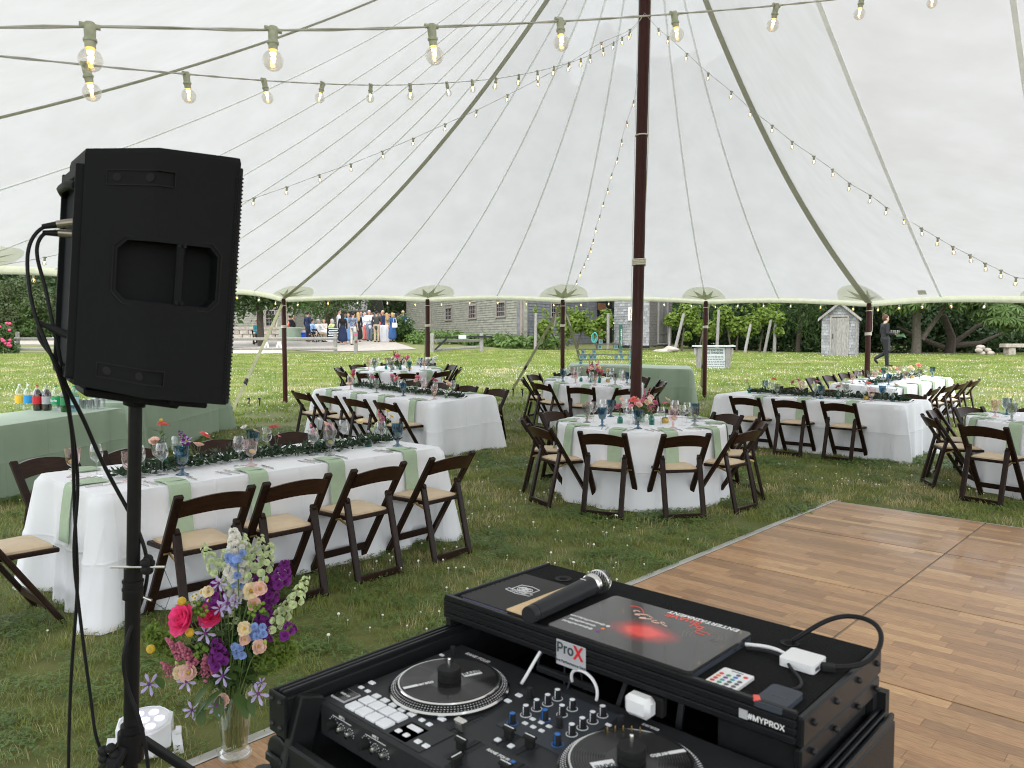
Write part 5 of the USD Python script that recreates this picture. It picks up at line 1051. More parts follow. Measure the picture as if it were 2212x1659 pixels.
# ================= dance floor =================
FZ = 0.03; F0 = np.array([3.206, 7.555]); FI = np.array([0.7302, -0.6832]); FJ = np.array([-0.6832, -0.7302]); FP = 1.305
for i, (k, w) in enumerate([(1.0, 1), (.74, .97), (1.16, 1), (.86, .95), (1.34, 1.04), (1.06, .97)]):
    LOOK_ = mat(f'plank_{"abcdef"[i]}', np.array((0.270, 0.146, 0.066)) * k * np.array((1, w, w)), 0.36, scale=5, stretch=(3.0, 24, 1), hue=np.array((0.440, 0.260, 0.125)) * k * np.array((1, w, w)), detail=9, coat=0.06, bump=0.04)
mat('alu_trim', (0.48, 0.47, 0.44), 0.5, metal=0.35, var=0.15, scale=9)
mat('seam_grey', (0.36, 0.33, 0.28), 0.5, metal=0.3, var=0.2)
fl = thing('dance_floor', 'large wooden plank dance floor of square panels with silver edging', 'dance floor', TM(np.stack([[*FI, 0], [*-FJ, 0], [0, 0, 1]], 1), (*F0, 0)))
rg = random.Random(5); n_pl = 0; rest = {k: G() for k in range(6)}; NI, NJ = 5, 5
order = sorted([(i, j) for i in range(NI) for j in range(NJ)], key=lambda q: np.linalg.norm(F0 + FI * (q[0] + .5) * FP + FJ * (q[1] + .5) * FP))
for i, j in order:
    x0, y0 = i * FP, -(j + 1) * FP
    pan = part(fl, 'floor_panel', G().box((x0 + FP / 2, y0 + FP / 2, FZ / 2 - .004), (FP - .004, FP - .004, FZ - .006)), 'seam_grey'); rows = 16; ph = (FP - .012) / rows
    for r_ in range(rows):
        x = 0.006; y = y0 + .006 + ph * (r_ + .5); first = True
        while x < FP - .007:
            w = rg.uniform(.22, .8) if not first else rg.uniform(.1, .7); first = False
            if x + w > FP - .12: w = FP - .006 - x
            m_ = rg.choices(range(6), (5, 4, 3, 4, 2, 4))[0]; bx_ = ((x0 + x + w / 2, y, FZ - .004), (w - .0012, ph - .0012, .008))
            if n_pl < 300 and not (i == 2 and j > 3): part(pan, 'plank', G().box(*bx_), 'plank_' + 'abcdef'[m_]); n_pl += 1
            else: rest[m_].box(*bx_)
            x += w
for k in range(6):
    if rest[k].n: part(fl, 'planks', rest[k], 'plank_' + 'abcdef'[k], kind='stuff')
def edge(a, b, out):
    a, b, o = np.array(a, float), np.array(b, float), np.array(out, float)
    V = [(*a, FZ), (*b, FZ), (*(b + o * .10), .006), (*(a + o * .10), .006), (*(a + o * .012), FZ + .001), (*(b + o * .012), FZ + .001)]
    part(fl, 'edge_ramp', G().add(V, [(0, 4, 5), (0, 5, 1), (4, 3, 2), (4, 2, 5)]), 'alu_trim')
Wt, Ht = NI * FP, NJ * FP
edge((0, -Ht - .1), (0, .1), (-1, 0)); edge((Wt, .0), (0, 0), (0, 1)); edge((0, -Ht), (Wt, -Ht), (0, -1)); edge((Wt, -Ht), (Wt, 0), (1, 0))
# ================= DJ booth =================
mat('case_black', (0.012, 0.0125, 0.013), 0.42, spec=0.18, var=0.15, scale=30, bump=0.08, bscale=300)
mat('rail_black', (0.014, 0.0145, 0.016), 0.30, spec=0.18, metal=0.3, var=0.1)
mat('carpet_black', (0.010, 0.010, 0.0105), 0.95, spec=0.18, var=0.5, scale=260, bump=0.5, bscale=420)
mat('plastic_dark', (0.022, 0.023, 0.025), 0.38, spec=0.18, var=0.08, scale=40)
mat('panel_slate', (0.036, 0.042, 0.050), 0.40, spec=0.18, var=0.05)
mat('vinyl', (0.010, 0.010, 0.0105), 0.12, var=0.1)
mat('rubber', (0.012, 0.012, 0.012), 0.6, spec=0.18)
mat('button_white', (0.72, 0.73, 0.76), 0.35, var=0.02)
mat('knob_blue', (0.015, 0.13, 0.42), 0.4); mat('gold_pin', (0.7, 0.45, 0.12), 0.3, metal=1.0)
mat('chrome', (0.72, 0.72, 0.71), 0.15, metal=1.0, var=0.02)
mat('print_white', (0.72, 0.72, 0.72), 0.5, var=0); mat('print_red', (0.55, 0.012, 0.018), 0.5, var=0); mat('print_coral', (0.75, 0.10, 0.07), 0.45, var=0.05)
mat('label_silver', (0.62, 0.64, 0.62), 0.35, metal=0.3, var=0.03)
mat('paper_white', (0.75, 0.75, 0.78), 0.8, var=0.03); mat('paper_violet', (0.42, 0.40, 0.72), 0.8, var=0.03); mat('kraft', (0.66, 0.48, 0.27), 0.8, var=0.08, scale=120)
mat('cover_black', (0.022, 0.021, 0.021), 0.5, spec=0.18, var=0.05); mat('ssd_grey', (0.045, 0.052, 0.066), 0.45, spec=0.18, var=0.05); mat('white_plastic', (0.74, 0.74, 0.74), 0.35, var=0.02)
mat('cable_black', (0.012, 0.012, 0.013), 0.45, spec=0.18, var=0.1)
for n_, c_ in dict(red=(.6, .03, .04), orange=(.7, .18, .03), yellow=(.75, .6, .05), green=(.02, .3, .14), teal=(.02, .3, .34), blue=(.02, .15, .6), purple=(.2, .02, .24), grey=(.08, .08, .09), white=(.7, .7, .7)).items(): mat('key_' + n_, c_, .5, var=0)
OB = np.array([-0.134, 1.607]); BX = np.array([0.733, -0.680]); BA = math.atan2(BX[1], BX[0]); TBo = TM(rotz(BA), (*OB, 0))
ZC, ZS = 1.018, 1.105
tb = thing('booth_table', 'black table carrying the controller case', 'table', TBo); part(tb, 'tabletop', G().box((.38, -.03, .875), (.80, .70, .03), ch=.006), 'case_black')
for sx in (.06, .70):
    for sy in (-.30, .26): part(tb, 'leg', G().box((sx, sy, .445), (.04, .04, .83)), 'dark_metal')
case = thing('flight_case', 'black flight case with a raised laptop shelf holding the controller', 'case', TBo)
part(case, 'floor_panel', G().box((.385, -.04, .905), (.78, .72, .025)), 'case_black')
def wallrail(x0, x1, y0, y1, z0, z1, nm='side_wall'):
    w = part(case, nm, G().box(((x0 + x1) / 2, (y0 + y1) / 2, (z0 + z1) / 2 - .006), (x1 - x0, y1 - y0, z1 - z0 - .012), ch=.003), 'case_black'); g = G(); lx_ = x1 - x0 > y1 - y0; n = 3
    for k in range(n):
        f = (k + .5) / n; g.box(((x0 + x1) / 2, y0 + (y1 - y0) * f, z1 - .006) if lx_ else (x0 + (x1 - x0) * f, (y0 + y1) / 2, z1 - .006), ((x1 - x0), (y1 - y0) / n * .7, .012) if lx_ else ((x1 - x0) / n * .7, (y1 - y0), .012), ch=.002)
    part(w, 'grooved_edge', g, 'rail_black')
wallrail(-.012, .022, -.405, .335, .89, 1.046); wallrail(.758, .792, -.405, .335, .89, 1.0)
part(case, 'back_wall', G().box((.385, .345, .95), (.78, .02, .16)), 'case_black'); part(case, 'front_lip', G().box((.385, -.40, .925), (.72, .02, .07), ch=.004), 'case_black')
part(case, 'corner_plate', G().box((.006, -.409, 1.005), (.052, .006, .075), ch=.002).box((-.014, -.385, 1.005), (.006, .05, .075), ch=.002), 'rail_black')
g = G()
for x, z in ((-.006, 1.03), (.02, 1.03), (-.006, .985), (.02, .985)): g.ball((x, -.413, z), .005, 1)
part(case, 'rivet', g, 'dark_metal', True)
part(case, 'latch', G().lathe([(0, 0), (.038, 0), (.038, .004), (.03, .008), (0, .008)], 18, TM(rotx(PI / 2), (.005, -.405, .925))).box((.005, -.418, .925), (.05, .008, .018), ch=.003).tube([(-.02, -.42, .90), (-.02, -.425, .87)], .02, 10), 'rail_black', 40)
part(case, 'front_corner_post', G().bar((.03, -.404, .89), (.032, -.36, 1.03), .05, .02, (1, 0, 0), .003), 'case_black')
sh = part(case, 'laptop_shelf', G().box((.3765, .17, 1.094), (.752, .338, .020), ch=.002), 'carpet_black', label='black carpeted shelf top')
g = G()
for k, z in enumerate((1.1095, 1.097, 1.0845, 1.072)): g.box((.3765, -.006, z), (.757, .012 + .002 * (k % 2), .0112), ch=.002)
part(sh, 'front_rail', g, 'rail_black')
part(sh, 'end_rail', G().box((.759, .166, 1.085), (.012, .345, .045), ch=.003).box((.757, .166, 1.043), (.012, .345, .032), ch=.003), 'rail_black'); part(sh, 'end_rail', G().box((-.006, .166, 1.085), (.012, .345, .045), ch=.003), 'rail_black')
for y in (.03, .12, .22, .31):
    for z in (1.09, 1.045): part(sh, 'screw', G().ball((.767, y, z), .0055, 1), 'dark_metal', True)
part(case, 'shelf_support', G().box((-.004, .166, 1.01), (.014, .33, .11)), 'case_black'); part(case, 'shelf_support', G().box((.685, .16, .99), (.13, .30, .13), ch=.003), 'case_black'); part(case, 'shelf_back', G().box((.385, .325, .99), (.75, .02, .17)), 'case_black')
part(case, 'light_bar', G().tube([(.32, .03, 1.052), (.63, .03, 1.052)], .006, 8).tube([(.33, .05, 1.045), (.62, .05, 1.045)], .004, 8), 'chrome', 40)
part(case, 'strut', G().bar((.435, .03, 1.05), (.43, .005, 1.0), .010, .006), 'rail_black')
part(case, 'strut', G().bar((.545, .03, 1.05), (.548, .01, .99), .010, .006), 'rail_black')
part(case, 'cable_tie_bar', G().box((.31, .012, 1.022), (.14, .012, .012), ch=.002), 'plastic_dark')
fx = TM(UP, (0, -.0145, 0))
lb = part(case, 'maker_label', G().box((.342, -.0145, 1.082), (.068, .002, .047), ch=.0008), 'label_silver', label='silver maker label with black and red lettering')
write(lb, 'Pro', .018, TM(UP, (.330, -.0160, 1.0835)), 'ink', depth=.0006); write(lb, 'X', .024, TM(UP, (.360, -.0162, 1.0795)), 'print_red', depth=.0007); write(lb, 'Live Performance Gear', .0048, TM(UP, (.342, -.0160, 1.0655)), 'ink', bold=False, depth=.0006)
write(case, '#MYPROX', .0085, TM(UP, (.712, -.0145, 1.0835)), 'print_white', depth=.0008)
part(case, 'code_patch', G().box((.676, -.0145, 1.088), (.014, .0012, .014)), 'label_silver', label='small blank grey square beside the white lettering')
# ---- the controller ----
ct_ = thing('dj_controller', 'black two-platter controller with white pads, knobs and faders', 'dj controller', TBo)
part(ct_, 'body', G().box((.387, -.172, .985), (.70, .346, .062), ch=.004), 'plastic_dark', 30)
PV = (.002)
for nm_, (x0, x1, y0, y1) in {'mixer_panel': (.327, .463, -.195, -.03), 'pad_panel': (.036, .30, -.338, -.262), 'transport_panel': (.218, .262, -.335, -.284)}.items():
    part(ct_, nm_, G().box(((x0 + x1) / 2, (y0 + y1) / 2, 1.0165), (x1 - x0, y1 - y0, .002), ch=.0006), 'panel_slate' if nm_ != 'pad_panel' else 'plastic_dark')
def platter(cx_, cy_, ang, txt=True):
    p = part(ct_, 'platter', G().lathe([(0, 1.016), (.109, 1.016), (.1095, 1.021), (.107, 1.024), (.0935, 1.0335), (.090, 1.0345), (0, 1.0345)], 72, TM(None, (cx_, cy_, 0))), 'rubber', 40)
    part(p, 'rim', G().lathe([(.1095, 1.0205), (.1102, 1.0225), (.1072, 1.0255), (.1068, 1.0235)], 72, TM(None, (cx_, cy_, 0))).lathe([(.0945, 1.0335), (.0935, 1.0352), (.0905, 1.0352), (.0902, 1.034)], 72, TM(None, (cx_, cy_, 0))), 'chrome', 40)
    g = G()
    for r_, n_, s_ in ((.1045, 110, .0013), (.1012, 110, .0016), (.0978, 110, .0013)):
        z = 1.024 + (.107 - r_) / .0135 * .0095 + .0006
        for k in range(n_): a = 2 * PI * k / n_ + r_ * 50; g.disc((cx_ + r_ * math.cos(a), cy_ + r_ * math.sin(a), z), s_, 6)
    part(p, 'strobe_dots', g, 'button_white', kind='stuff')
    part(p, 'vinyl_disc', G().lathe([(.0, 1.0362), (.0895, 1.0362), (.0895, 1.0345)], 72, TM(None, (cx_, cy_, 0))), 'vinyl')
    g = G()
    for r_ in np.arange(.040, .088, .004): g.lathe([(r_, 1.0363), (r_ + .0008, 1.0367), (r_ + .0016, 1.0363)], 72, TM(None, (cx_, cy_, 0)))
    part(p, 'groove', g, 'vinyl', 50, kind='stuff')
    Ra = rotz(ang)
    if txt:
        v = Ra @ np.array([0, -.060, 0]); part(p, 'marker_stripe', G().box((cx_ + (Ra @ [0, -.075, 0])[0], cy_ + (Ra @ [0, -.075, 0])[1], 1.0374), (.0075, .026, .0006), Ra), 'print_white')
        write(p, 'serato', .0085, TM(Ra @ rotz(PI / 2), (cx_ + (Ra @ [.003, -.048, 0])[0], cy_ + (Ra @ [.003, -.048, 0])[1], 1.0370)), 'print_white', depth=.0006)
        q = Ra @ np.array([0, .045, 0]); part(p, 'maker_plate', G().box((cx_ + q[0], cy_ + q[1], 1.0372), (.016, .036, .0006), Ra), 'print_white'); write(p, 'RANE', .0095, TM(Ra @ rotz(PI / 2), (cx_ + q[0] + .003, cy_ + q[1], 1.0376)), 'ink', depth=.0005)
    w = part(p, 'puck', G().lathe([(0, 1.036), (.021, 1.036), (.0215, 1.038), (.0215, 1.045), (.0205, 1.0455), (.0205, 1.0475), (.0215, 1.048), (.0215, 1.056), (.020, 1.058), (0, 1.058)], 32, TM(None, (cx_, cy_, 0))), 'rubber', 40)
    part(w, 'spindle', G().lathe([(.0038, 1.058), (.0038, 1.072), (.003, 1.0745), (0, 1.075)], 14, TM(None, (cx_, cy_, 0))), 'chrome', 40)
platter(.175, -.160, -.35); platter(.572, -.160, 2.6)
g = G()
for k in range(5): a = 2.0 + .16 * k; g.lathe([(0, 1.037), (.0012, 1.037), (.0012, 1.043), (.0004, 1.046), (0, 1.046)], 8, TM(None, (.572 + .082 * math.cos(a), -.160 + .082 * math.sin(a), 0)))
part(ct_, 'gold_stylus_pins', g, 'gold_pin', 40)
def btn(x, y, w, d, m='button_white', h=.0035, nm='button'): part(ct_, nm, G().box((x, y, 1.016 + h / 2), (w, d, h), ch=.0012), m, 40)
for k in range(4):
    for j in range(2): btn(.106 + .0288 * k, -.320 + .0275 * j, .0255, .0235, h=.006, nm='performance_pad'); btn(.520 + .0288 * k, -.320 + .0275 * j, .0255, .0235, h=.006, nm='performance_pad')
for k in range(5): btn(.101 + .0245 * k, -.269, .016, .013); btn(.515 + .0245 * k, -.269, .016, .013)
for x, y, w, d in ((.053, -.267, .011, .009), (.074, -.268, .011, .009), (.052, -.242, .014, .010), (.227, -.270, .011, .009), (.247, -.271, .011, .009), (.249, -.245, .015, .010), (.240, -.296, .030, .012), (.226, -.319, .011, .010), (.246, -.319, .011, .010), (.275, -.319, .012, .010), (.294, -.319, .012, .010), (.286, -.093, .013, .010), (.286, -.122, .013, .010),
                   (.361, -.160, .010, .008), (.361, -.141, .010, .008), (.379, -.140, .010, .008), (.379, -.160, .010, .008), (.397, -.141, .010, .008), (.397, -.160, .010, .008), (.379, -.124, .010, .008), (.364, -.229, .010, .010), (.392, -.228, .010, .010), (.054, -.070, .011, .007), (.466, -.070, .011, .007)): btn(x, y, w, d)
dp_ = part(ct_, 'touch_display', G().box((.0605, -.306, 1.018), (.040, .037, .004), ch=.001), 'label_silver'); part(dp_, 'screen', G().box((.0605, -.306, 1.0203), (.035, .032, .001)), 'vinyl'); write(dp_, 'FLEX-FX', .0042, TM(None, (.0605, -.309, 1.0208)), 'print_white', depth=.0004)
def knob(x, y, m='plastic_dark', ring='button_white', cap='button_white', h=.018, r=.0068):
    k = part(ct_, 'knob', G().lathe([(0, 1.016), (r * 1.25, 1.016), (r * 1.25, 1.0185), (r, 1.019), (r * .88, 1.016 + h), (r * .8, 1.0165 + h), (0, 1.0165 + h)], 16, TM(None, (x, y, 0))), m, 35)
    if ring: part(k, 'ring', G().lathe([(r * 1.0, 1.0175), (r * 1.45, 1.0175), (r * 1.45, 1.0185), (r * 1.0, 1.0185)], 16, TM(None, (x, y, 0))), ring, 35)
    if cap: part(k, 'cap', G().lathe([(0, 1.0172 + h), (r * .72, 1.0172 + h), (r * .72, 1.0166 + h)], 14, TM(None, (x, y, 0))).box((x, y - r * .9, 1.017 + h * .55), (.0014, .0015, h * .8)), cap)
for x, y in ((.343, -.138), (.343, -.110), (.345, -.083), (.345, -.056), (.388, -.096), (.388, -.068), (.440, -.135), (.440, -.107), (.440, -.079), (.440, -.051)): knob(x, y)
for x, y in ((.345, -.174), (.377, -.128), (.443, -.175)): knob(x, y, ring='knob_blue', cap='knob_blue')
for x, y in ((.409, -.129), (.303, -.083), (.068, -.052), (.481, -.056)): knob(x, y, ring=None, cap=None, r=.0062)
def fader(x, y, L, axis, cap, big=True):
    d = (L, .0025) if axis == 'x' else (.0025, L); s = part(ct_, 'fader_slot', G().box((x, y, 1.0163), (d[0], d[1], .0016)), 'dark_inside')
    g = G()
    for k in range(15):
        o = (k / 14 - .5) * L * .95
        for e in (-1, 1): g.box((x + (o if axis == 'x' else e * .008), y + (e * .008 if axis == 'x' else o), 1.0165), (.0006 if axis == 'x' else .008, .008 if axis == 'x' else .0006, .0008))
    part(s, 'scale_marks', g, 'panel_slate', kind='stuff')
    cx_, cy_ = cap; sz = (.013, .022) if axis == 'x' else (.022, .013)
    c = part(ct_, 'fader_cap', G().box((cx_, cy_, 1.026), (sz[0] * .75, sz[1] * .85, .016), ch=.002).box((cx_, cy_, 1.0345), (sz[0], sz[1], .006), ch=.002), 'steel' if big == 'silver' else 'rubber', 30)
    if big != 'silver': part(c, 'line', G().box((cx_, cy_, 1.0379), ((.0016, sz[1] * .9) if axis == 'x' else (sz[0] * .9, .0016)) + (.0006,)), 'print_white')
fader(.285, -.235, .11, 'y', (.300, -.250), 'silver'); fader(.690, -.235, .11, 'y', (.690, -.24), 'silver')
fader(.372, -.215, .05, 'y', (.375, -.214)); fader(.415, -.215, .05, 'y', (.417, -.211)); fader(.346, -.285, .07, 'y', (.344, -.290)); fader(.440, -.285, .07, 'y', (.441, -.292)); fader(.390, -.325, .07, 'x', (.374, -.328))
write(ct_, 'RANE FOUR', .006, TM(None, (.394, -.262, 1.0168)), 'print_white', depth=.0005); part(ct_, 'blue_badge', G().box((.424, -.259, 1.0172), (.008, .008, .0012)), 'knob_blue')
write(ct_, 'RANE FOUR', .0085, TM(None, (.115, -.032, 1.0168)), 'print_white', depth=.0005); write(ct_, 'serato', .008, TM(None, (.520, -.030, 1.0168)), 'print_white', depth=.0005)
for i, x in enumerate((.081, .105, .130, .175, .200, .225)):
    big = i in (0, 3); r_ = .0085 if big else .006
    kk = part(ct_, 'front_knob', G().lathe([(0, 0), (r_, 0), (r_ * .85, .016 if big else .011), (0, .0165 if big else .0115)], 14, TM(rotx(PI / 2), (x, -.345, .988))), 'rubber' if big else 'chrome', 35)
    g = G()
    for k in range(9): a = -.5 + k * .52; g.box((x + 1.5 * r_ * math.cos(a), -.3458, .988 + 1.5 * r_ * math.sin(a)), (.0012, .0008, .0012))
    part(kk, 'tick_marks', g, 'print_white', kind='stuff')
for x, t in ((.078, 'MIC 1'), (.172, 'MIC 2')):
    write(ct_, t, .004, TM(UP, (x + .027, -.3455, 1.006)), 'print_white', depth=.0004); part(ct_, 'bracket_line', G().box((x + .027, -.3458, 1.0035), (.055, .0006, .0008)), 'print_white')
def cable(name, label, pts, r, m, T=TBo, cat='cable'):
    from scipy.interpolate import CubicSpline
    p = np.array(pts, float); s = np.concatenate([[0], np.cumsum(np.linalg.norm(np.diff(p, axis=0), axis=1))]); C = CubicSpline(s, p)(np.linspace(0, s[-1], 10 * len(p)))
    t = thing(name, label, cat, T); part(t, 'lead', G().tube(C, r, 7), m, True); return t
cable('white_cable', 'white cable arching under the shelf behind the left platter', [(.262, -.06, 1.02), (.268, -.03, 1.055), (.262, .01, 1.075), (.25, .05, 1.07)], .0032, 'white_plastic')
cable('white_cable', 'short white cable looping beside the mixer knobs', [(.338, -.005, 1.03), (.352, -.012, 1.058), (.385, -.015, 1.058), (.405, -.022, 1.022)], .003, 'white_plastic')
cable('thin_cable', 'thin dark cable coiling in the space below the shelf', [(.235, .02, 1.02), (.26, .03, 1.06), (.30, .05, 1.055), (.335, .03, 1.01), (.30, .08, .98), (.24, .06, 1.0)], .002, 'panel_slate')
cable('thin_cable', 'thin grey cable hanging from the shelf toward the mixer', [(.28, .04, 1.06), (.30, .02, 1.03), (.325, -.01, 1.005), (.335, -.005, 1.04)], .0018, 'panel_slate')
pg = thing('power_adapter', 'white cube power adapter standing behind the controller', 'power adapter', TBo); bx_, bf_ = boxvf((.05, .03, .036), .008); part(pg, 'body', (bx_ + [.500, -.028, 1.048], bf_), 'white_plastic', 40); part(pg, 'socket', G().box((.512, -.006, 1.046), (.045, .016, .034), ch=.003), 'rubber')
# ---- things on the shelf ----
LOOK['laptop_print'] = usdkit.material(stage, '/World/Looks/laptop_print', {
    'co': ('texture_coordinate', {}), 'mp': ('mapping', {'location': (-.428 * 11.5, -.09 * 17, 0), 'scale': (11.5, 17, 0)}), 'gr': ('gradient_texture', {'gradient_type': 'spherical'}),
    'no': ('noise_texture', {'scale': 32, 'detail': 8, 'roughness': .65}), 'm1': ('math', {'math_type': 'multiply_add', 'value2': 1.1, 'value3': -.42}), 'm2': ('math', {'math_type': 'multiply'}), 'm0': ('math', {'math_type': 'add'}),
    'rp': ('rgb_ramp', {'ramp': [(0.02, (.022, .021, .020)), (.30, (.30, .02, .018)), (.6, (.75, .055, .04))]}), 'p': ('principled_bsdf', {'roughness': .16, 'coat_weight': .3})},
    [('co.object', 'mp.vector'), ('mp.vector', 'gr.vector'), ('co.object', 'no.vector'), ('no.fac', 'm1.value1'), ('gr.fac', 'm0.value1'), ('m1.value', 'm0.value2'), ('gr.fac', 'm2.value1'), ('m0.value', 'm2.value2'), ('m2.value', 'rp.fac'), ('rp.color', 'p.base_color')], surface='p.BSDF')
lt = thing('laptop', 'closed dark laptop with red paint burst print and white lettering', 'laptop', TBo)
def rslab(x0, x1, y0, y1, z0, z1, r, n=6):
    pl = sg.box(x0 + r, y0 + r, x1 - r, y1 - r).buffer(r, n); m = trimesh.creation.extrude_polygon(pl, z1 - z0, engine='earcut'); v = np.array(m.vertices); v[:, 2] += z0; return v, m.faces
lx0, lx1, ly0, ly1 = .275, .579, -.004, .219
part(lt, 'base', rslab(lx0, lx1, ly0, ly1, 1.1055, 1.1140, .010), 'ssd_grey', 30); part(lt, 'lid', rslab(lx0, lx1, ly0, ly1, 1.1150, 1.1205, .010), 'laptop_print', 30)
part(lt, 'ports', G().box((lx1, .15, 1.110), (.001, .009, .003)).box((lx1, .175, 1.110), (.001, .009, .003)), 'dark_inside')
part(lt, 'light_strip', G().box((.392, -.0065, 1.1085), (.055, .002, .006), ch=.001), 'button_white')
FLIP = rotz(PI)
write(lt, 'ENTERTAINMENT', .0125, TM(FLIP, (.482, .2165, 1.1206)), 'print_white', depth=.0004); write(lt, 'SUAVE', .0165, TM(FLIP, (.450, .2025, 1.1206)), 'print_coral', depth=.0004); write(lt, 'DJ', .0150, TM(FLIP, (.489, .1835, 1.1206)), 'print_coral', depth=.0004)
for i, (y, mm) in enumerate(((.066, 'key_white'), (.050, 'key_orange'), (.034, 'key_purple'))):
    write(lt, ['djsuaveofficial.com', 'djsuaveofficial', '@djsuaveofficial'][i], .0065, TM(FLIP, (.318, y + .003, 1.1206)), 'print_white', bold=True, depth=.0004); part(lt, 'icon', G().lathe([(0, 1.1206), (.0042, 1.1206), (.0042, 1.1211), (0, 1.1211)], 10, TM(None, (.366, y, 0))), mm)
g = G()
for k in range(4): g.tube([(.522 + (.018 + .007 * k) * math.cos(a), .145 + (.018 + .007 * k) * math.sin(a), 1.1207) for a in np.linspace(-.6, 3.9, 26)], .0004, 3)
part(lt, 'record_lines', g, 'trim_taupe'); part(lt, 'swirl', G().tube([(.512 + .014 * math.cos(a), .155 + .007 * math.sin(a), 1.1208) for a in np.linspace(0, 5.2, 18)], .0009, 4).tube([(.335 + .05 * t, .185 - .02 * t * t + .008 * math.sin(4 * t), 1.1208) for t in np.linspace(0, 1, 12)], .0009, 4), 'print_coral')
g = G()
for k, (x, y, w) in enumerate([(.362, .168, .014), (.380, .158, .024), (.396, .148, .022), (.420, .146, .018), (.438, .146, .020), (.400, .160, .012)]): g.tube([(x + w * .5 * math.cos(a), y + w * .28 * math.sin(a + k), 1.1208) for a in np.linspace(.4, 4.6, 12)], .0013, 4)
part(lt, 'white_brush_marks', g, 'bloom_blush')
nb = thing('notebook', 'black spiral notebook with white shield emblem on the shelf corner', 'notebook', TBo)
part(nb, 'pages', G().box((.108, .104, 1.1105), (.142, .196, .008)).box((.06, .103, 1.1095), (.012, .2005, .005)), 'paper_violet'); part(nb, 'cover', rslab(.032, .182, .002, .206, 1.1155, 1.1175, .006), 'cover_black')
g = G()
for k in range(13): y = .014 + .0148 * k; g.tube([(.034 + .007 * math.cos(a), y + .001 * a, 1.1115 + .007 * math.sin(a)) for a in np.linspace(0, 2 * PI, 10)], .0009, 4)
part(nb, 'spiral', g, 'cable_black')
g = G(); ecx, ecy, ez_ = .108, .122, 1.1178
for s in (-1, 1): g.tube([(ecx + s * .0075 + .011 * math.cos(a), ecy + .011 * math.sin(a), ez_) for a in np.linspace(0, 2 * PI, 20)], .0009, 4, closed=False).tube([(ecx + s * .0075 + .0075 * math.cos(a), ecy + .0075 * math.sin(a), ez_) for a in np.linspace(0, 2 * PI, 20)], .0006, 4)
g.tube([(ecx - .026, ecy - .014, ez_), (ecx - .026, ecy + .018, ez_), (ecx, ecy + .024, ez_), (ecx + .026, ecy + .018, ez_), (ecx + .026, ecy - .014, ez_)], .0009, 4).tube([(ecx - .034, ecy - .014, ez_), (ecx + .034, ecy - .014, ez_), (ecx + .034, ecy - .025, ez_), (ecx, ecy - .031, ez_), (ecx - .034, ecy - .025, ez_), (ecx - .034, ecy - .014, ez_)], .0008, 4)
part(nb, 'emblem', g, 'print_white'); write(nb, 'B', .007, TM(None, (ecx - .0075, ecy - .0035, ez_)), 'print_white', depth=.0004); write(nb, 'R', .007, TM(None, (ecx + .0075, ecy - .0035, ez_)), 'print_white', depth=.0004); write(nb, 'ACADEMY', .0065, TM(None, (ecx, ecy - .024, ez_)), 'print_white', depth=.0004)
cd = thing('card_pad', 'tan kraft card pad lying between the notebook and microphone', 'card', TBo); part(cd, 'folder', G().box((.190, .105, 1.1125), (.045, .208, .012), ch=.001), 'cover_black'); part(cd, 'card', G().box((.187, .106, 1.1200), (.043, .206, .003)), 'kraft')
mk = thing('microphone', 'black wireless microphone with silver mesh head lying on the shelf', 'microphone', TBo)
ma, mb = np.array([.233, -.008, 1.128]), np.array([.214, .248, 1.131]); md = (mb - ma) / np.linalg.norm(mb - ma); Rm = TM(to_z(md), ma)
part(mk, 'body', G().lathe([(0, 0), (.0165, 0), (.0172, .003), (.0172, .014), (.0158, .016), (.0158, .018), (.0175, .020), (.0205, .200), (.0208, .214), (.0195, .216), (.0, .217)], 26, Rm), 'plastic_dark', 40)
part(mk, 'collar', G().lathe([(.0195, .2165), (.0235, .219), (.0245, .227), (.0225, .231)], 26, Rm), 'steel', 40)
part(mk, 'band', G().lathe([(.0245, .247), (.0262, .2475), (.0262, .252), (.0245, .2525)], 26, Rm), 'steel', 40)
part(mk, 'head', G().lathe([(.0225, .231), (.0245, .240), (.0248, .250), (.0240, .262), (.0205, .273), (.0135, .280), (0, .2825)], 26, Rm), 'dark_metal', 40); g = G()
for k in range(26):
    for s in (-1, 1):
        pth = []
        for t in np.linspace(0, 1, 11): r_ = np.interp(t, [0, .15, .4, .65, .85, 1], [.0228, .0248, .0250, .0238, .0165, .004]); z_ = np.interp(t, [0, .15, .4, .65, .85, 1], [.231, .240, .251, .264, .278, .2832]); a = 2 * PI * k / 26 + s * t * 1.3; pth.append((Rm @ [r_ * math.cos(a), r_ * math.sin(a), z_, 1])[:3])
        g.tube(pth, .00055, 3, False)
part(mk, 'mesh', g, 'chrome', kind='stuff')
part(mk, 'mark', G().box((Rm @ [0.0, .0, .19, 1])[:3] + [0, 0, .0202], (.014, .003, .0006)), 'print_white')
rm = thing('remote_control', 'small white remote with coloured round keys beside the laptop', 'remote control', TBo); part(rm, 'body', rslab(.600, .653, -.006, .072, 1.1055, 1.1105, .003), 'white_plastic', 30)
kc = ['white', 'white', 'grey', 'red', 'red', 'green', 'blue', 'white', 'orange', 'purple', 'teal', 'grey', 'red', 'teal', 'grey', 'grey', 'red', 'green', 'grey', 'grey', 'yellow', 'teal', 'purple', 'grey']
for i, c_ in enumerate(kc): x, y = .608 + .0122 * (i % 4), .057 - .0105 * (i // 4); part(rm, 'key', G().lathe([(0, 1.1112), (.0036, 1.1112), (.0042, 1.1106)], 10, TM(None, (x, y, 0))), 'key_' + c_)
part(rm, 'print_line', G().box((.626, .066, 1.1107), (.02, .002, .0004)), 'key_grey')
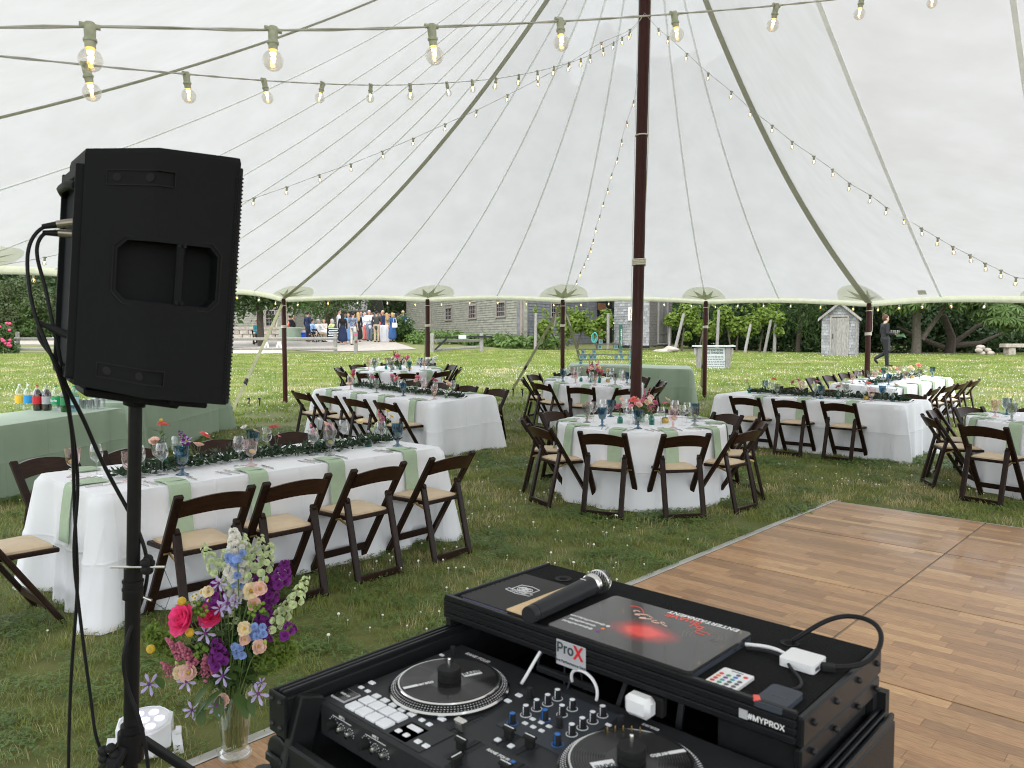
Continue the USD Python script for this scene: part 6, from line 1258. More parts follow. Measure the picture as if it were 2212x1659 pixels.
sd_ = thing('portable_drive', 'dark grey portable drive with an orange-red corner loop', 'hard drive', TBo); part(sd_, 'body', rslab(.689, .738, -.014, .062, 1.1055, 1.1145, .008), 'ssd_grey', 30); part(sd_, 'corner_loop', G().box((.692, -.004, 1.1135), (.012, .018, .006), rotz(.6), ch=.0025), 'print_coral'); write(sd_, 'SanDisk', .0045, TM(None, (.714, .022, 1.1146)), 'key_grey', depth=.0003)
hb = thing('adapter_hub', 'white rectangular adapter hub with cables on the shelf', 'adapter', TBo); part(hb, 'body', rslab(.657, .717, .152, .209, 1.1055, 1.1195, .006), 'white_plastic', 40); part(hb, 'port', G().box((.7175, .166, 1.1125), (.0012, .014, .005)), 'key_grey')
cable('white_cable', 'short white cable from the hub to the laptop side', [(.657, .186, 1.112), (.63, .19, 1.115), (.60, .187, 1.113), (.582, .183, 1.111)], .0034, 'white_plastic')
cable('usb_cable', 'short black cable lying beside the white hub lead', [(.657, .172, 1.111), (.635, .176, 1.112), (.61, .176, 1.11), (.590, .170, 1.109)], .0034, 'cable_black')
cable('usb_cable', 'thin cable from hub to the portable drive', [(.675, .152, 1.112), (.70, .125, 1.11), (.718, .10, 1.11), (.714, .064, 1.110)], .0028, 'cable_black')
hc = cable('video_cable', 'thick black cable looping from the hub over the shelf edge', [(.718, .178, 1.1125), (.742, .196, 1.113), (.770, .225, 1.118), (.782, .270, 1.138), (.762, .310, 1.158), (.715, .315, 1.160), (.665, .285, 1.135), (.635, .262, 1.108)], .0044, 'cable_black')
part(hc, 'plug', G().box((.728, .184, 1.1125), (.022, .019, .010), rotz(.5), ch=.002), 'rubber'); part(sh, 'cable_hole', G().lathe([(.010, 1.1046), (.017, 1.1058), (.016, 1.104)], 16, TM(None, (.632, .258, 0))), 'rubber', 40); part(sh, 'cable_hole', G().lathe([(.010, 1.1046), (.02, 1.1058), (.018, 1.104)], 16, TM(None, (.095, .268, 0))), 'rubber', 40)
# ================= loudspeaker on its stand =================
mat('speaker_black', (0.0058, 0.0066, 0.0072), 0.62, spec=0.18, var=0.10, scale=60, bump=0.12, bscale=500)
mat('grille_black', (0.018, 0.018, 0.019), 0.45, spec=0.18, metal=0.4)
mat('stand_black', (0.010, 0.010, 0.0105), 0.35, spec=0.18, var=0.15, scale=30)
mat('plate_grey', (0.016, 0.018, 0.024), 0.75, spec=0.08, var=0.05); mat('label_text', (0.30, 0.31, 0.33), 0.6)
m3 = manifold3d
PB = at_y(283, 1600, 2.05); PTp = at_y(292.5, 872, 2.03); ax = PTp - PB; ax /= np.linalg.norm(ax)
st = thing('speaker_stand', 'tall black tripod stand leaning slightly under the loudspeaker', 'speaker stand')
P0 = PB - ax * 0.10
up_ = lambda z: P0 + ax * ((z - P0[2]) / ax[2])
part(st, 'lower_tube', G().tube([up_(.16), up_(1.03)], .0195, 18), 'stand_black', 40); part(st, 'upper_tube', G().tube([up_(1.0), PTp + ax * .12], .0172, 18), 'stand_black', 40)
cl = part(st, 'clamp_collar', G().tube([up_(.955), up_(1.005)], .026, 20).tube([up_(1.005), up_(1.04)], .0235, 20), 'stand_black', 40)
part(cl, 'rib', G().tube([up_(.978), up_(.984)], .0275, 20).tube([up_(1.0), up_(1.005)], .0275, 20), 'rubber', 40)
c = up_(1.03) + np.array([.045, -.012, .02]); g = G()
for k in range(5): a = k * 2 * PI / 5; g.ball(c + np.array([0, .016 * math.cos(a), .016 * math.sin(a)]), .013, 1)
g.tube([up_(1.035), c], .010, 8); part(cl, 'star_knob', g, 'rubber', True)
part(cl, 'pin', G().tube([up_(1.035) + [-.05, -.02, .012], up_(1.035) + [.095, -.02, .012]], .0035, 8).tube([up_(.965) + [.04, -.022, 0], up_(.965) + [.062, -.024, -.008]], .004, 8), 'chrome', 40)
part(cl, 'pin_wire', G().tube([up_(1.035) + [.09, -.02, .012], up_(1.0) + [.12, -.03, -.01], up_(.965) + [.10, -.03, -.03], up_(.965) + [.06, -.024, -.008]], .001, 4), 'cable_black', True)
hub = part(st, 'leg_hub', G().tube([up_(.50), up_(.58)], .034, 18).tube([up_(.58), up_(.60)], .027, 18), 'stand_black', 40)
c = up_(.53) + np.array([-.035, -.04, .01]); g = G()
for k in range(5): a = k * 2 * PI / 5; g.ball(c + np.array([.018 * math.cos(a), -.008, .018 * math.sin(a)]), .014, 1)
g.tube([up_(.53), c], .011, 8); part(hub, 'star_knob', g, 'rubber', True)
for k in range(3):
    a = 2.4 + k * 2 * PI / 3; d = np.array([math.cos(a), math.sin(a), 0]); f = up_(.16) * [1, 1, 0] + d * .62 + [0, 0, .012]
    lg = part(st, 'leg', G().bar(up_(.55) + d * .03, f, .03, .018, ax, .003), 'stand_black'); part(lg, 'rubber_foot', G().ball(f, .022, 1), 'rubber', True); part(st, 'brace', G().bar(up_(.22) + d * .02, up_(.55) * .45 + f * .55, .022, .012, ax), 'stand_black')
part(st, 'brace_hub', G().tube([up_(.18), up_(.25)], .03, 16), 'stand_black', 40)
# cabinet: f = towards the grille, s = sideways, z up; origin under the middle of the box
CA = math.radians(37); RL = math.radians(4.9); SC = 1.0
Rsp = roty(RL) @ rotz(CA); TSP = TM(Rsp @ np.diag([.90, .98, 1.0]), PTp + ax * .022 + [-.002, 0, 0])
sp = thing('loudspeaker', 'large black powered loudspeaker turned toward the dance floor', 'loudspeaker', TSP)
HS = .612
half = [(.205, .178), (.185, .183), (-.012, .181), (-.178, .128), (-.178, 0)]
outl = np.array(half + [(f, -s) for f, s in half[::-1][1:]])
cab = m3.Manifold.extrude(m3.CrossSection([outl.tolist()]), HS - .016).translate((0, 0, .012))
def prismcut(poly, s0, s1):
    a = np.array(poly); sg_ = np.sum(a[:, 0] * np.roll(a[:, 1], -1) - a[:, 1] * np.roll(a[:, 0], -1)); return m3.Manifold.extrude(m3.CrossSection([(a if sg_ > 0 else a[::-1]).tolist()]), s1 - s0).rotate((90, 0, 0)).translate((0, s1, 0))
hexp = lambda f0, f1, z0, z1, k: [(f0 + k, z0), (f1 - k, z0), (f1, z0 + k), (f1, z1 - k), (f1 - k, z1), (f0 + k, z1), (f0, z1 - k), (f0, z0 + k)]
rec = prismcut(hexp(-.095, .155, .248, .395, .022), -.20, -.12)
cab = cab - rec
for z in (.045, .530): cab = cab - prismcut([(-.13, z), (.03, z), (.03, z + .034), (-.13, z + .034)], -.20, -.1765)
def psp(parent, name, g, m, smooth=False, **k):
    """part of the cabinet, which grows taller from the rear to the grille"""
    if isinstance(g, G): g = g.get()
    v, f, _ = meshkit.arrays(g); v = v.copy(); v[:, 2] = .306 + (v[:, 2] - .306) * np.interp(v[:, 0], [-.19, -.012, .205], [.91, 1.0, 1.045]); return part(parent, name, (v, f), m, smooth, **k)
body = psp(sp, 'cabinet', cab, 'speaker_black', 25)
psp(body, 'top_bevel', G().add(*[np.vstack([np.column_stack([outl * [1, 1], np.full(len(outl), HS - .004)]), np.column_stack([outl * .985, np.full(len(outl), HS + .008)])]), np.concatenate([[(i, (i + 1) % len(outl), len(outl) + (i + 1) % len(outl)), (i, len(outl) + (i + 1) % len(outl), len(outl) + i)] for i in range(len(outl))])[:, ::-1]]).add(np.column_stack([outl * .985, np.full(len(outl), HS + .008)]), [(0, i + 1, i) for i in range(1, len(outl) - 1)]).add(np.column_stack([outl, np.full(len(outl), HS - .004)]), [(0, i, i + 1) for i in range(1, len(outl) - 1)]), 'speaker_black')
hd = psp(sp, 'side_handle', G().box((.058, -.170, .3215), (.022, .022, .152), ch=.004), 'speaker_black')
for f in (.052, .066):
    for z in (.252, .391): psp(hd, 'bolt', G().lathe([(0, .003), (.004, .003), (.0055, 0)], 12, TM(rotx(PI / 2), (f, -.1835, z))), 'rubber', 40)
rp_ = np.array(hexp(-.105, .165, .238, .405, .026)); g = G(); n = len(rp_)
for i in range(n): a, b = rp_[i], rp_[(i + 1) % n]; sa = lambda f: -.1835 if f > -.012 else -.1835 + (-.012 - f) * .331; g.bar((a[0], sa(a[0]), a[1]), (b[0], sa(b[0]), b[1]), .004, .004, (0, 1, 0))
psp(sp, 'handle_rim', g, 'rubber')
sface = lambda f: -.1832 if f > -.012 else -.1832 + (-.012 - f) * .331
for z in (.045, .530):
    fs = (-.128, -.012, .032); g = G()
    for zz in (z, z + .036):
        for f0, f1 in zip(fs, fs[1:]): g.bar((f0, sface(f0), zz), (f1, sface(f1), zz), .003, .003, (0, 1, 0))
    for f0 in (fs[0], fs[2]): g.bar((f0, sface(f0), z), (f0, sface(f0), z + .036), .003, .003, (0, 1, 0))
    mp = psp(sp, 'mount_plate', g, 'rubber')
    for f in (-.105, -.03): psp(mp, 'mount_hole', G().lathe([(.0, 0.0005), (.0085, .0005), (.0105, 0)], 16, TM(rotz(-.32) @ rotx(PI / 2), (f, sface(f) - .0006, z + .018))), 'dark_inside')
gr = psp(sp, 'grille', G().box((.2065, 0, HS / 2), (.010, .366, HS - .03), ch=.003), 'grille_black'); g = G()
for i in range(56):
    for j in range(3):
        x = .1955 + j * .0052; g.box((x, -.1838, .035 + i * .0098 + (.0049 if j % 2 else 0)), (.0026, .0016, .0062))
psp(gr, 'perforation', g, 'dark_inside', kind='stuff')
g = G()
for i in range(58): g.ball((.2115, -.183, .03 + i * .0095), .0026, 0)
psp(gr, 'mesh_edge', g, 'grille_black', kind='stuff')
rb_ = psp(sp, 'rear_frame', G().box((-.186, -.118, HS / 2), (.022, .012, HS - .06), ch=.002).box((-.186, .118, HS / 2), (.022, .012, HS - .06), ch=.002).box((-.186, 0, .04), (.022, .24, .03), ch=.002).box((-.186, 0, HS - .05), (.022, .24, .03), ch=.003), 'speaker_black')
psp(sp, 'rear_plate', G().box((-.180, 0, HS / 2), (.006, .222, HS - .11)), 'plate_grey'); psp(sp, 'top_handle', G().tube([(-.192, -.11, HS - .085), (-.205, -.06, HS - .08), (-.205, .06, HS - .08), (-.192, .11, HS - .085)], .012, 8), 'speaker_black', True)
g = G()
for k in range(14): g.box((-.1838, -.055, .13 + k * .013), (.001, .07 - .02 * (k % 3), .003))
psp(sp, 'printed_lines', g, 'label_text', kind='stuff'); psp(sp, 'white_label', G().box((-.1840, -.075, .215), (.001, .05, .022)), 'paper_white'); psp(sp, 'white_label', G().box((-.1840, -.06, .405), (.001, .05, .02)), 'paper_white')
write(sp, 'ZLX', .018, TM(np.stack([[0, -1, 0], [0, 0, 1], [-1, 0, 0]], 1), (-.1838, -.06, .292)), 'label_text', depth=.0008)
psp(sp, 'base_pad', G().box((-.02, 0, -.006), (.25, .16, .024), ch=.006), 'speaker_black'); psp(sp, 'pole_cup', G().lathe([(.018, -.03), (.03, -.028), (.034, 0), (0, 0)], 18, TM(None, (0, 0, 0))), 'speaker_black', 40)
psp(sp, 'bottom_wedge', G().box((.12, -.10, .004), (.10, .05, .02), ch=.004), 'speaker_black')
def spt(f, s, z): return (TSP @ [f, s, z, 1])[:3]
plugs = [spt(-.185, -.07, .425), spt(-.185, -.05, .398)]
mat('xlr', (0.30, 0.27, 0.22), 0.35, metal=0.8, var=.1)
def cpath(px): return [at_y(u, v, y) for u, v, y in px]
def lead(name, label, pts, r, plug=None, pm_='xlr'):
    from scipy.interpolate import CubicSpline
    p = np.array(pts); s = np.concatenate([[0], np.cumsum(np.linalg.norm(np.diff(p, axis=0), axis=1))]); C = CubicSpline(s, p)(np.linspace(0, s[-1], 12 * len(p))); t = thing(name, label, 'cable'); part(t, 'lead', G().tube(C, r, 8), 'cable_black', True)
    if plug is not None:
        d = plug - p[0]; d /= np.linalg.norm(d); part(t, 'plug', G().tube([p[0] - d * .005, p[0] + d * .03], [.006, .0085], 10), 'cable_black', 40); part(t, 'connector', G().tube([p[0] + d * .028, plug], .0098, 12), pm_, 40)
    return t
lead('audio_cable', 'upper black cable looping from the loudspeaker socket down its side', cpath([(97, 489, 1.86), (72, 512, 1.85), (60, 590, 1.84), (76, 680, 1.84), (110, 765, 1.85), (142, 860, 1.88), (158, 980, 1.95), (161, 1100, 2.0), (167, 1260, 2.02), (158, 1400, 2.04), (150, 1560, 2.05), (147, 1760, 2.06)]), .0043, plugs[0])
lead('audio_cable', 'lower black cable hanging from the loudspeaker to the stand base', cpath([(98, 503, 1.87), (84, 520, 1.86), (92, 600, 1.86), (112, 690, 1.86), (136, 800, 1.88), (152, 900, 1.93), (168, 1060, 1.99), (160, 1180, 2.0), (168, 1290, 2.02), (184, 1420, 2.03), (200, 1540, 2.04), (222, 1625, 2.05), (262, 1655, 2.07)]), .0043, plugs[1])
pw = spt(-.186, -.09, .15)
lead('power_cable', 'thick black power cable curving from the speaker toward the pole', cpath([(88, 698, 1.86), (84, 725, 1.86), (110, 765, 1.86), (140, 826, 1.88), (175, 895, 1.93), (215, 985, 1.98), (262, 1075, 2.03), (300, 1150, 2.04), (318, 1215, 2.05), (305, 1300, 2.06), (270, 1400, 2.0), (272, 1470, 2.0), (298, 1545, 2.0), (318, 1640, 2.01), (330, 1760, 2.02)]), .0052, pw, 'cable_black')
# ================= par light =================
pl_ = thing('par_light', 'white flat uplight with seven clear lenses lying on the grass', 'stage light'); pc = at_z(311, 1628, 0.0); pc[1] += .02
mat('white_gloss', (0.74, 0.74, 0.76), 0.3, var=0.02)
LOOK['led_lens'] = usdkit.material(stage, '/World/Looks/led_lens', {'p': ('principled_bsdf', {'base_color': (.55, .52, .75), 'roughness': .08, 'emission_color': (.75, .75, 1.0), 'emission_strength': .6})}, surface='p.BSDF')
o8 = lambda r, z, n=8: np.array([[r * math.cos(a), r * math.sin(a), z] for a in np.arange(n) * 2 * PI / n + .39])
V = np.vstack([o8(.105, .035), o8(.108, .095), o8(.108, .132), o8(.094, .138)]); F = [(k * 8 + i, k * 8 + (i + 1) % 8, (k + 1) * 8 + (i + 1) % 8, (k + 1) * 8 + i) for k in range(3) for i in range(8)]
Tp = TM(rotz(.3) @ rotx(.12), pc); part(pl_, 'body', tr((np.vstack([V]), F), Tp), 'white_gloss'); part(pl_, 'face', tr(G().lathe([(0, .136), (.092, .136), (.094, .139)], 24), Tp), 'white_gloss', 40)
for k in range(7):
    a = k * PI / 3; r_ = 0 if k == 6 else .055; part(pl_, 'lens', tr(G().lathe([(.017, .1365), (.019, .139), (.012, .143), (0, .1435)], 14, TM(None, (r_ * math.cos(a), r_ * math.sin(a), 0))), Tp), 'led_lens', 40)
part(pl_, 'bracket', tr(G().bar((.115, -.02, .09), (.13, -.06, 0), .035, .006, (0, 1, 0)).bar((-.115, -.02, .09), (-.13, -.06, 0), .035, .006, (0, 1, 0)).bar((-.13, -.06, .003), (.13, -.06, .003), .03, .006, (0, 1, 0)), Tp), 'white_gloss'); part(pl_, 'knob', tr(G().lathe([(0, 0), (.018, 0), (.016, .02), (0, .022)], 12, TM(roty(PI / 2), (.115, -.02, .085))), Tp), 'white_gloss', 40); part(pl_, 'base_box', tr(G().box((0, 0, .02), (.12, .10, .04), ch=.004), Tp), 'white_gloss')
# ================= vase and bouquet =================
vp = at_z(508, 1632, FZ); VY = vp[1]
vz = thing('flower_vase', 'tall clear flared glass vase on the corner of the dance floor', 'vase', TM(None, (vp[0], vp[1], FZ + .001)))
glass('vase_glass', (0.93, 0.95, 0.94), 0.16); glass('vase_water', (0.80, 0.84, 0.72), 0.05)
part(vz, 'foot', G().lathe([(0, 0), (.060, 0), (.064, .006), (.063, .018), (.055, .028), (.046, .034)], 30), 'vase_glass', 50); part(vz, 'body', G().lathe([(.046, .034), (.050, .07), (.060, .14), (.072, .21), (.080, .262)], 34), 'vase_glass', 60); part(vz, 'water', G().lathe([(0, .036), (.044, .036), (.056, .125), (0, .126)], 26), 'vase_water', 60)
leafmat('leaf_bouquet', (0.045, 0.085, 0.02), (0.09, 0.15, 0.035), (0.17, 0.25, 0.07), 0.3)
bq = thing('bouquet', 'big mixed bouquet of pink roses, purple stock, blue delphinium and greenery', 'bouquet'); rg = random.Random(12); VB = np.array([vp[0], vp[1], FZ])
def bp(x, y, dy=0.0): return at_y(x * .61736 / 1.8228, (2000 + y * .61736) / 1.8228, VY + dy)
def stem(q, w=.0022, m='stem_green'):
    b = VB + [rg.uniform(-.03, .03), rg.uniform(-.03, .03), .04]; n_ = VB + [(q[0] - VB[0]) * .12 + rg.uniform(-.03, .03), (q[1] - VB[1]) * .3 + rg.uniform(-.03, .03), .27]
    part(bq, 'stem', G().tube([b, n_, n_ * .45 + q * .55 + [0, 0, .02], q], w, 5), m, True)
toc = lambda q: np.array([-q[0] * .4 + (q[0] - VB[0]) * 2.0, -1.0, .55])
def fl_(kind, col, x, y, s, dy=-.05, cen=None, st_=True, d=None):
    q = bp(x, y, dy); dd = toc(q) if d is None else np.array(d)
    if st_: stem(q)
    p = part(bq, {'rose': 'rose', 'open': 'lisianthus', 'star': 'clematis', 'dahlia': 'bloom'}[kind], bloom(kind, q, dd, s), 'bloom_' + col)
    if cen: part(p, 'flower_center', G().ball(q + dd / np.linalg.norm(dd) * s * .2, s * .2, 0), 'bloom_' + cen)
BL['rose'] = petals([(6, .12, .95, .95, .45, .16), (6, .16, .9, .85, .85, .18), (6, .14, .85, .75, 1.12, .16), (5, .08, .75, .6, 1.3, .12), (4, .03, .65, .4, 1.45, .08)], 2)
fl_('rose', 'hotpink', 1200, 715, .070, -.10, d=(-.5, -.8, .45)); fl_('rose', 'hotpink', 1365, 690, .058, -.05, d=(-.1, -.8, .6))
for x, y in ((1160, 595), (1210, 795), (962, 900)): q = bp(x, y, -.1); stem(q, .0018); g = G(); part(bq, 'yellow_ball_flower', (lambda m: (m.vertices * (.0155 * (1 + .10 * np.random.default_rng(3).random((len(m.vertices), 1)))) + q, m.faces))(trimesh.creation.icosphere(2, 1.0)), 'bloom_yellow')
for k in range(20):
    x, y = rg.uniform(1165, 1340), 0; y = 660 - (x - 1165) * .62 + rg.uniform(-55, 40); q = bp(x, y, rg.uniform(-.09, -.04)); p = part(bq, 'daisy', bloom('dahlia', q, toc(q), .011), 'bloom_white'); part(p, 'flower_center', G().ball(q + [0, -.004, .002], .0042, 0), 'bloom_yellow')
for x, y, L, n, dy in ((1380, 600, .08, 18, -.03), (1600, 480, .13, 22, .03), (1710, 590, .11, 24, .02), (1790, 470, .09, 20, .0), (1680, 720, .09, 22, .0), (1690, 830, .07, 14, -.01), (1400, 985, .10, 22, -.06), (1830, 790, .03, 6, 0)):
    q = bp(x, y, dy); stem(q); part(bq, 'purple_stock', stalks(q, np.array([(q[0] - VB[0]) * 1.5, -.15, 1]), L, n, int(x), .021), 'bloom_purple')
for x, y, L, n, dx, col in ((1600, 420, .13, 22, -.1, 'palegreen'), (1390, 400, .12, 20, -.5, 'palegreen'), (1680, 400, .12, 22, .35, 'palegreen'), (1880, 600, .12, 20, .5, 'palegreen'), (1530, 560, .22, 46, .1, 'white'), (1440, 860, .12, 20, -.2, 'palegreen'), (1800, 700, .10, 16, .5, 'palegreen'), (1480, 480, .14, 22, -.15, 'palegreen'), (1560, 330, .10, 18, .05, 'palegreen'), (1430, 640, .12, 22, -.1, 'white'), (1480, 740, .12, 20, 0, 'palegreen'), (1750, 760, .10, 16, .4, 'palegreen'), (1640, 360, .12, 18, .2, 'palegreen'), (1510, 420, .18, 40, .0, 'white')):
    q = bp(x, y, .0); stem(q); part(bq, 'snapdragon' if col == 'palegreen' else 'white_spire', stalks(q, np.array([dx, -.1, 1]), L, n, int(x + y),   .017 if col == 'palegreen' else .024), 'bloom_' + col)
for x, y, s, c_ in ((1600, 530, .032, 'cream'), (1655, 515, .028, 'blush'), (1618, 610, .027, 'blush'), (1558, 770, .028, 'cream'), (1650, 885, .028, 'blush'), (1205, 1050, .034, 'blush'), (1152, 1050, .026, 'cream'), (1330, 535, .022, 'cream'), (1420, 1225, .026, 'blush'), (1560, 840, .022, 'blush')): fl_('open', c_, x, y, s * 1.12, -.07, 'yellow')
for x, y in ((1130, 985), (1660, 470), (1700, 455), (1690, 860), (1640, 500)): q = bp(x, y, -.06); part(bq, 'bud', G().ball(q, .012, 1, (.7, .7, 1.2)), 'bloom_lime', True)
for x, y, n in ((1500, 350, 5), (1465, 320, 4), (1525, 300, 3), (1610, 810, 8), (1650, 790, 6), (1530, 905, 6), (1500, 470, 3)):
    for k in range(n): fl_('open', 'blue', x + rg.uniform(-35, 35), y + rg.uniform(-40, 40), .017, -.05 + rg.uniform(-.02, .02), st_=(k == 0))
for x, y, s in ((1450, 610, .034), (1310, 800, .034), (1405, 640, .028), (1395, 480, .026), (955, 1125, .036), (1190, 1108, .032), (1420, 1072, .034), (1645, 1185, .036), (1225, 1290, .030), (1380, 1262, .032), (1665, 1115, .018), (1500, 600, .02)): fl_('star', 'lilac', x, y, s * 1.1, -.09, 'purple', st_=y < 1050)
for x, y in ((1280, 650), (1640, 640), (1280, 910), (1130, 780), (1240, 640)):
    g = G(); q = bp(x, y, -.09)
    for k in range(13): g.ball(q + [rg.uniform(-.028, .028), rg.uniform(-.02, .01), rg.uniform(-.024, .024)], .0075, 1)
    part(bq, 'green_berries', g, 'bloom_berry', True, kind='stuff'); stem(q)
for x, y, L, w, dx in ((1180, 960, .11, .034, -.5), (1240, 1010, .12, .036, -.3), (1330, 1070, .10, .040, .0), (1110, 1060, .07, .034, -.6), (1370, 1030, .07, .03, .1)): q = bp(x, y, -.05); stem(q); part(bq, 'astilbe', plume(q, (dx, -.25, .8), L, w, 110, int(x)), 'bloom_mauve', kind='stuff')
def bigleaf(q, d, L, W, up=(0, 0, 1)):
    d = np.array(d, float); d /= np.linalg.norm(d); s = np.cross(d, up); s /= np.linalg.norm(s) + 1e-9; n = np.cross(s, d); V = []; F = []
    for i in range(6): t = i / 5; w = W * math.sin(PI * min(t * .92 + .04, 1)) ** .8; m = q + d * L * t - np.array([0, 0, 1]) * L * .22 * t * t; V += [m - s * w + n * w * .25, m, m + s * w + n * w * .25]
    for i in range(5): a = i * 3; F += [(a, a + 1, a + 4, a + 3), (a + 1, a + 2, a + 5, a + 4)]
    return V, F
for x, y, dx, dz, L in ((1420, 1160, -.5, -.35, .10), (1440, 1060, .6, .1, .08), (1500, 1180, .55, -.5, .12), (1330, 1220, -.6, -.6, .09), (1590, 1200, .35, -.8, .08), (1330, 1130, -.4, -.5, .09), (1560, 1080, .7, .25, .09), (1640, 1060, .6, .3, .08), (1400, 1200, .1, -.9, .09), (1460, 1020, .7, .2, .09), (1650, 660, .7, .05, .07), (1380, 800, .5, .2, .07), (1620, 980, .5, .5, .08), (1000, 1080, .5, -.2, .07), (990, 980, -.5, .3, .06), (1700, 1010, .6, .3, .07), (1280, 1250, .2, -.7, .08)):
    part(bq, 'broad_leaf', bigleaf(bp(x, y, -.08), (dx, -.45, dz), L * .8, L * .22), 'leaf_fresh', 50)
part(bq, 'feathery_greenery', leaves(3400, [(bp(1100, 900, -.02), (.05, .04, .06)), (bp(1660, 780, .02), (.05, .04, .09)), (bp(1020, 850, -.02), (.05, .04, .07)), (bp(980, 800, 0), (.03, .03, .05)), (bp(1750, 880, 0), (.07, .05, .09)), (bp(1830, 900, 0), (.05, .04, .06)), (bp(1700, 980, -.02), (.06, .05, .05))], .017, 5, shell=.1), 'leaf_vine', kind='stuff')
part(bq, 'filler_leaves', leaves(2200, [(bp(1480, 800, .02), (.10, .08, .16)), (bp(1300, 950, 0), (.08, .06, .10)), (bp(1600, 900, .02), (.07, .06, .12)), (bp(1480, 1060, 0), (.09, .07, .06))], .030, 6, shell=.1), 'leaf_bouquet', kind='stuff')
for k in range(16): a = rg.uniform(0, 6.28); r0 = rg.uniform(.01, .035); part(bq, 'stem', G().tube([VB + [r0 * math.cos(a), r0 * math.sin(a), .04], VB + [r0 * 1.2 * math.cos(a + .8), r0 * 1.2 * math.sin(a + .8), .16], VB + [.05 * math.cos(a + 1.6), .05 * math.sin(a + 1.6), .30]], .0028, 5), 'stem_green', True)
# ================= drinks table =================
glass('pet_clear', (0.93, 0.95, 0.96), 0.14); glass('pet_green', (0.10, 0.42, 0.10), 0.12); glass('pet_blue', (0.62, 0.80, 0.92), 0.12); mat('cola', (0.02, 0.008, 0.005), 0.1)
for n_, c_ in dict(yellow=(.75, .47, .03), blue=(.02, .30, .65), red=(.55, .01, .02), silver=(.40, .40, .42), green=(.01, .33, .12), dkgreen=(.02, .22, .08), pale=(.45, .62, .68)).items(): mat('label_' + n_, c_, .4, var=.06, scale=30)
BOT = [('clear soda bottle with yellow label and white cap', 'pet_clear', None, 'label_yellow', 'white_plastic', ''), ('clear soda bottle with blue label and white cap', 'pet_clear', None, 'label_blue', 'white_plastic', ''), ('dark cola bottle with red label and red cap', 'pet_clear', 'cola', 'label_red', 'key_red', ''), ('dark cola bottle with silver label and grey cap', 'pet_clear', 'cola', 'label_silver', 'label_silver', ''),
       ('clear soda bottle with green label reading Sprite', 'pet_clear', None, 'label_green', 'label_dkgreen', 'Sprite'), ('green soda bottle with green label', 'pet_green', None, 'label_dkgreen', 'label_green', ''), ('pale blue bottle with light label behind the cables', 'pet_blue', None, 'label_pale', 'label_green', '')]
for i, (lb, gl, liq, lab, cap, tx) in enumerate(BOT):
    q = at_z([44, 62.7, 82, 102, 122.7, 142, 161][i], [885, 886, 888, 888, 889, 891, 890][i], TH); b = thing('soda_bottle', lb + (', on the green table' if len(lb.split()) < 11 else ''), 'bottle', TM(rotz(rg.uniform(-.3, .3)), (q[0], q[1], TH + .003)), 'soda bottles')
    pr = [(0, 0), (.040, 0), (.050, .012), (.053, .05), (.052, .10), (.053, .19), (.048, .225), (.030, .262), (.0145, .285), (.0135, .300)]
    part(b, 'body', G().lathe(pr, 22), gl, 50)
    if liq: part(b, 'drink', G().lathe([(0, .003), (.039, .003), (.049, .013), (.0515, .05), (.0510, .19), (.045, .226), (.022, .262), (0, .262)], 20), liq, 50)
    lp_ = part(b, 'label', G().lathe([(.0536, .085), (.0540, .088), (.0545, .175), (.0540, .178)], 22), lab, 50); part(b, 'cap', G().lathe([(.0155, .296), (.0155, .314), (.013, .317), (0, .317)], 14), cap, 40)
    if tx: write(lp_, tx, .026, TM(UP, (.012, -.0555, .122)), 'print_white', depth=.001)
def tum(p): part(p, 'tumbler', G().lathe([(0, .004), (.028, .004), (.030, 0), (.038, .115), (.0375, .118), (.029, .008)], 16), 'glass_clear', 50)
tumbler = Kind('glass_tumbler', 'glass', tum)
for r_ in range(4):
    for c_ in range(8):
        w = pt(G2, (-1.1 + .095 * r_ + .03 * (c_ % 2), -.33 + .085 * c_, TH)) if r_ < 2 else pt(G1, (1.18 - .095 * (r_ - 2), -.30 + .085 * c_, TH)); tumbler(f"clear tumbler on the {['glassware', 'glassware', 'drinks', 'drinks'][r_]} table, {['front', 'back'][r_ % 2]} row, {['first', 'second', 'third', 'fourth', 'fifth', 'sixth', 'seventh', 'eighth'][c_]} from left", TM(None, w), 'rows of glasses on the green tables')
# ================= tiered rack with small jars =================
tk = thing('tiered_rack', 'tiered rack of grey boards on the far green table', 'rack'); y0 = 16.75; q0 = at_y(1310, 795, y0); zt = gz(2.0, 16.8) + TH + .005
ux = lambda u, d=y0: (u - 1106) / 1661 * d
tiers = [(1244, 1375, .115, 0.0), (1246, 1377, .225, .0), (1246, 1376, .34, .0), (1282, 1348, .455, .0)]
for i, (u0, u1, h, _) in enumerate(tiers): part(tk, 'board', G().box(((ux(u0) + ux(u1)) / 2, y0, zt + h), (ux(u1) - ux(u0), .14, .022)), 'weathered')
mat('teal_box', (0.10, 0.34, 0.38), 0.5, var=.3, scale=40, rnd=.3); mat('pale_box', (0.45, 0.60, 0.62), 0.5, var=.15)
jars = [(1254, 0), (1362, 0), (1369, 0), (1255, 1), (1263, 1), (1276, 1), (1284, 1), (1331, 1), (1343, 1), (1360, 1), (1366, 1), (1259, 2), (1283, 2), (1340, 2), (1362, 2), (1295, 3), (1330, 3), (1297, 4)]
seen_ = {}
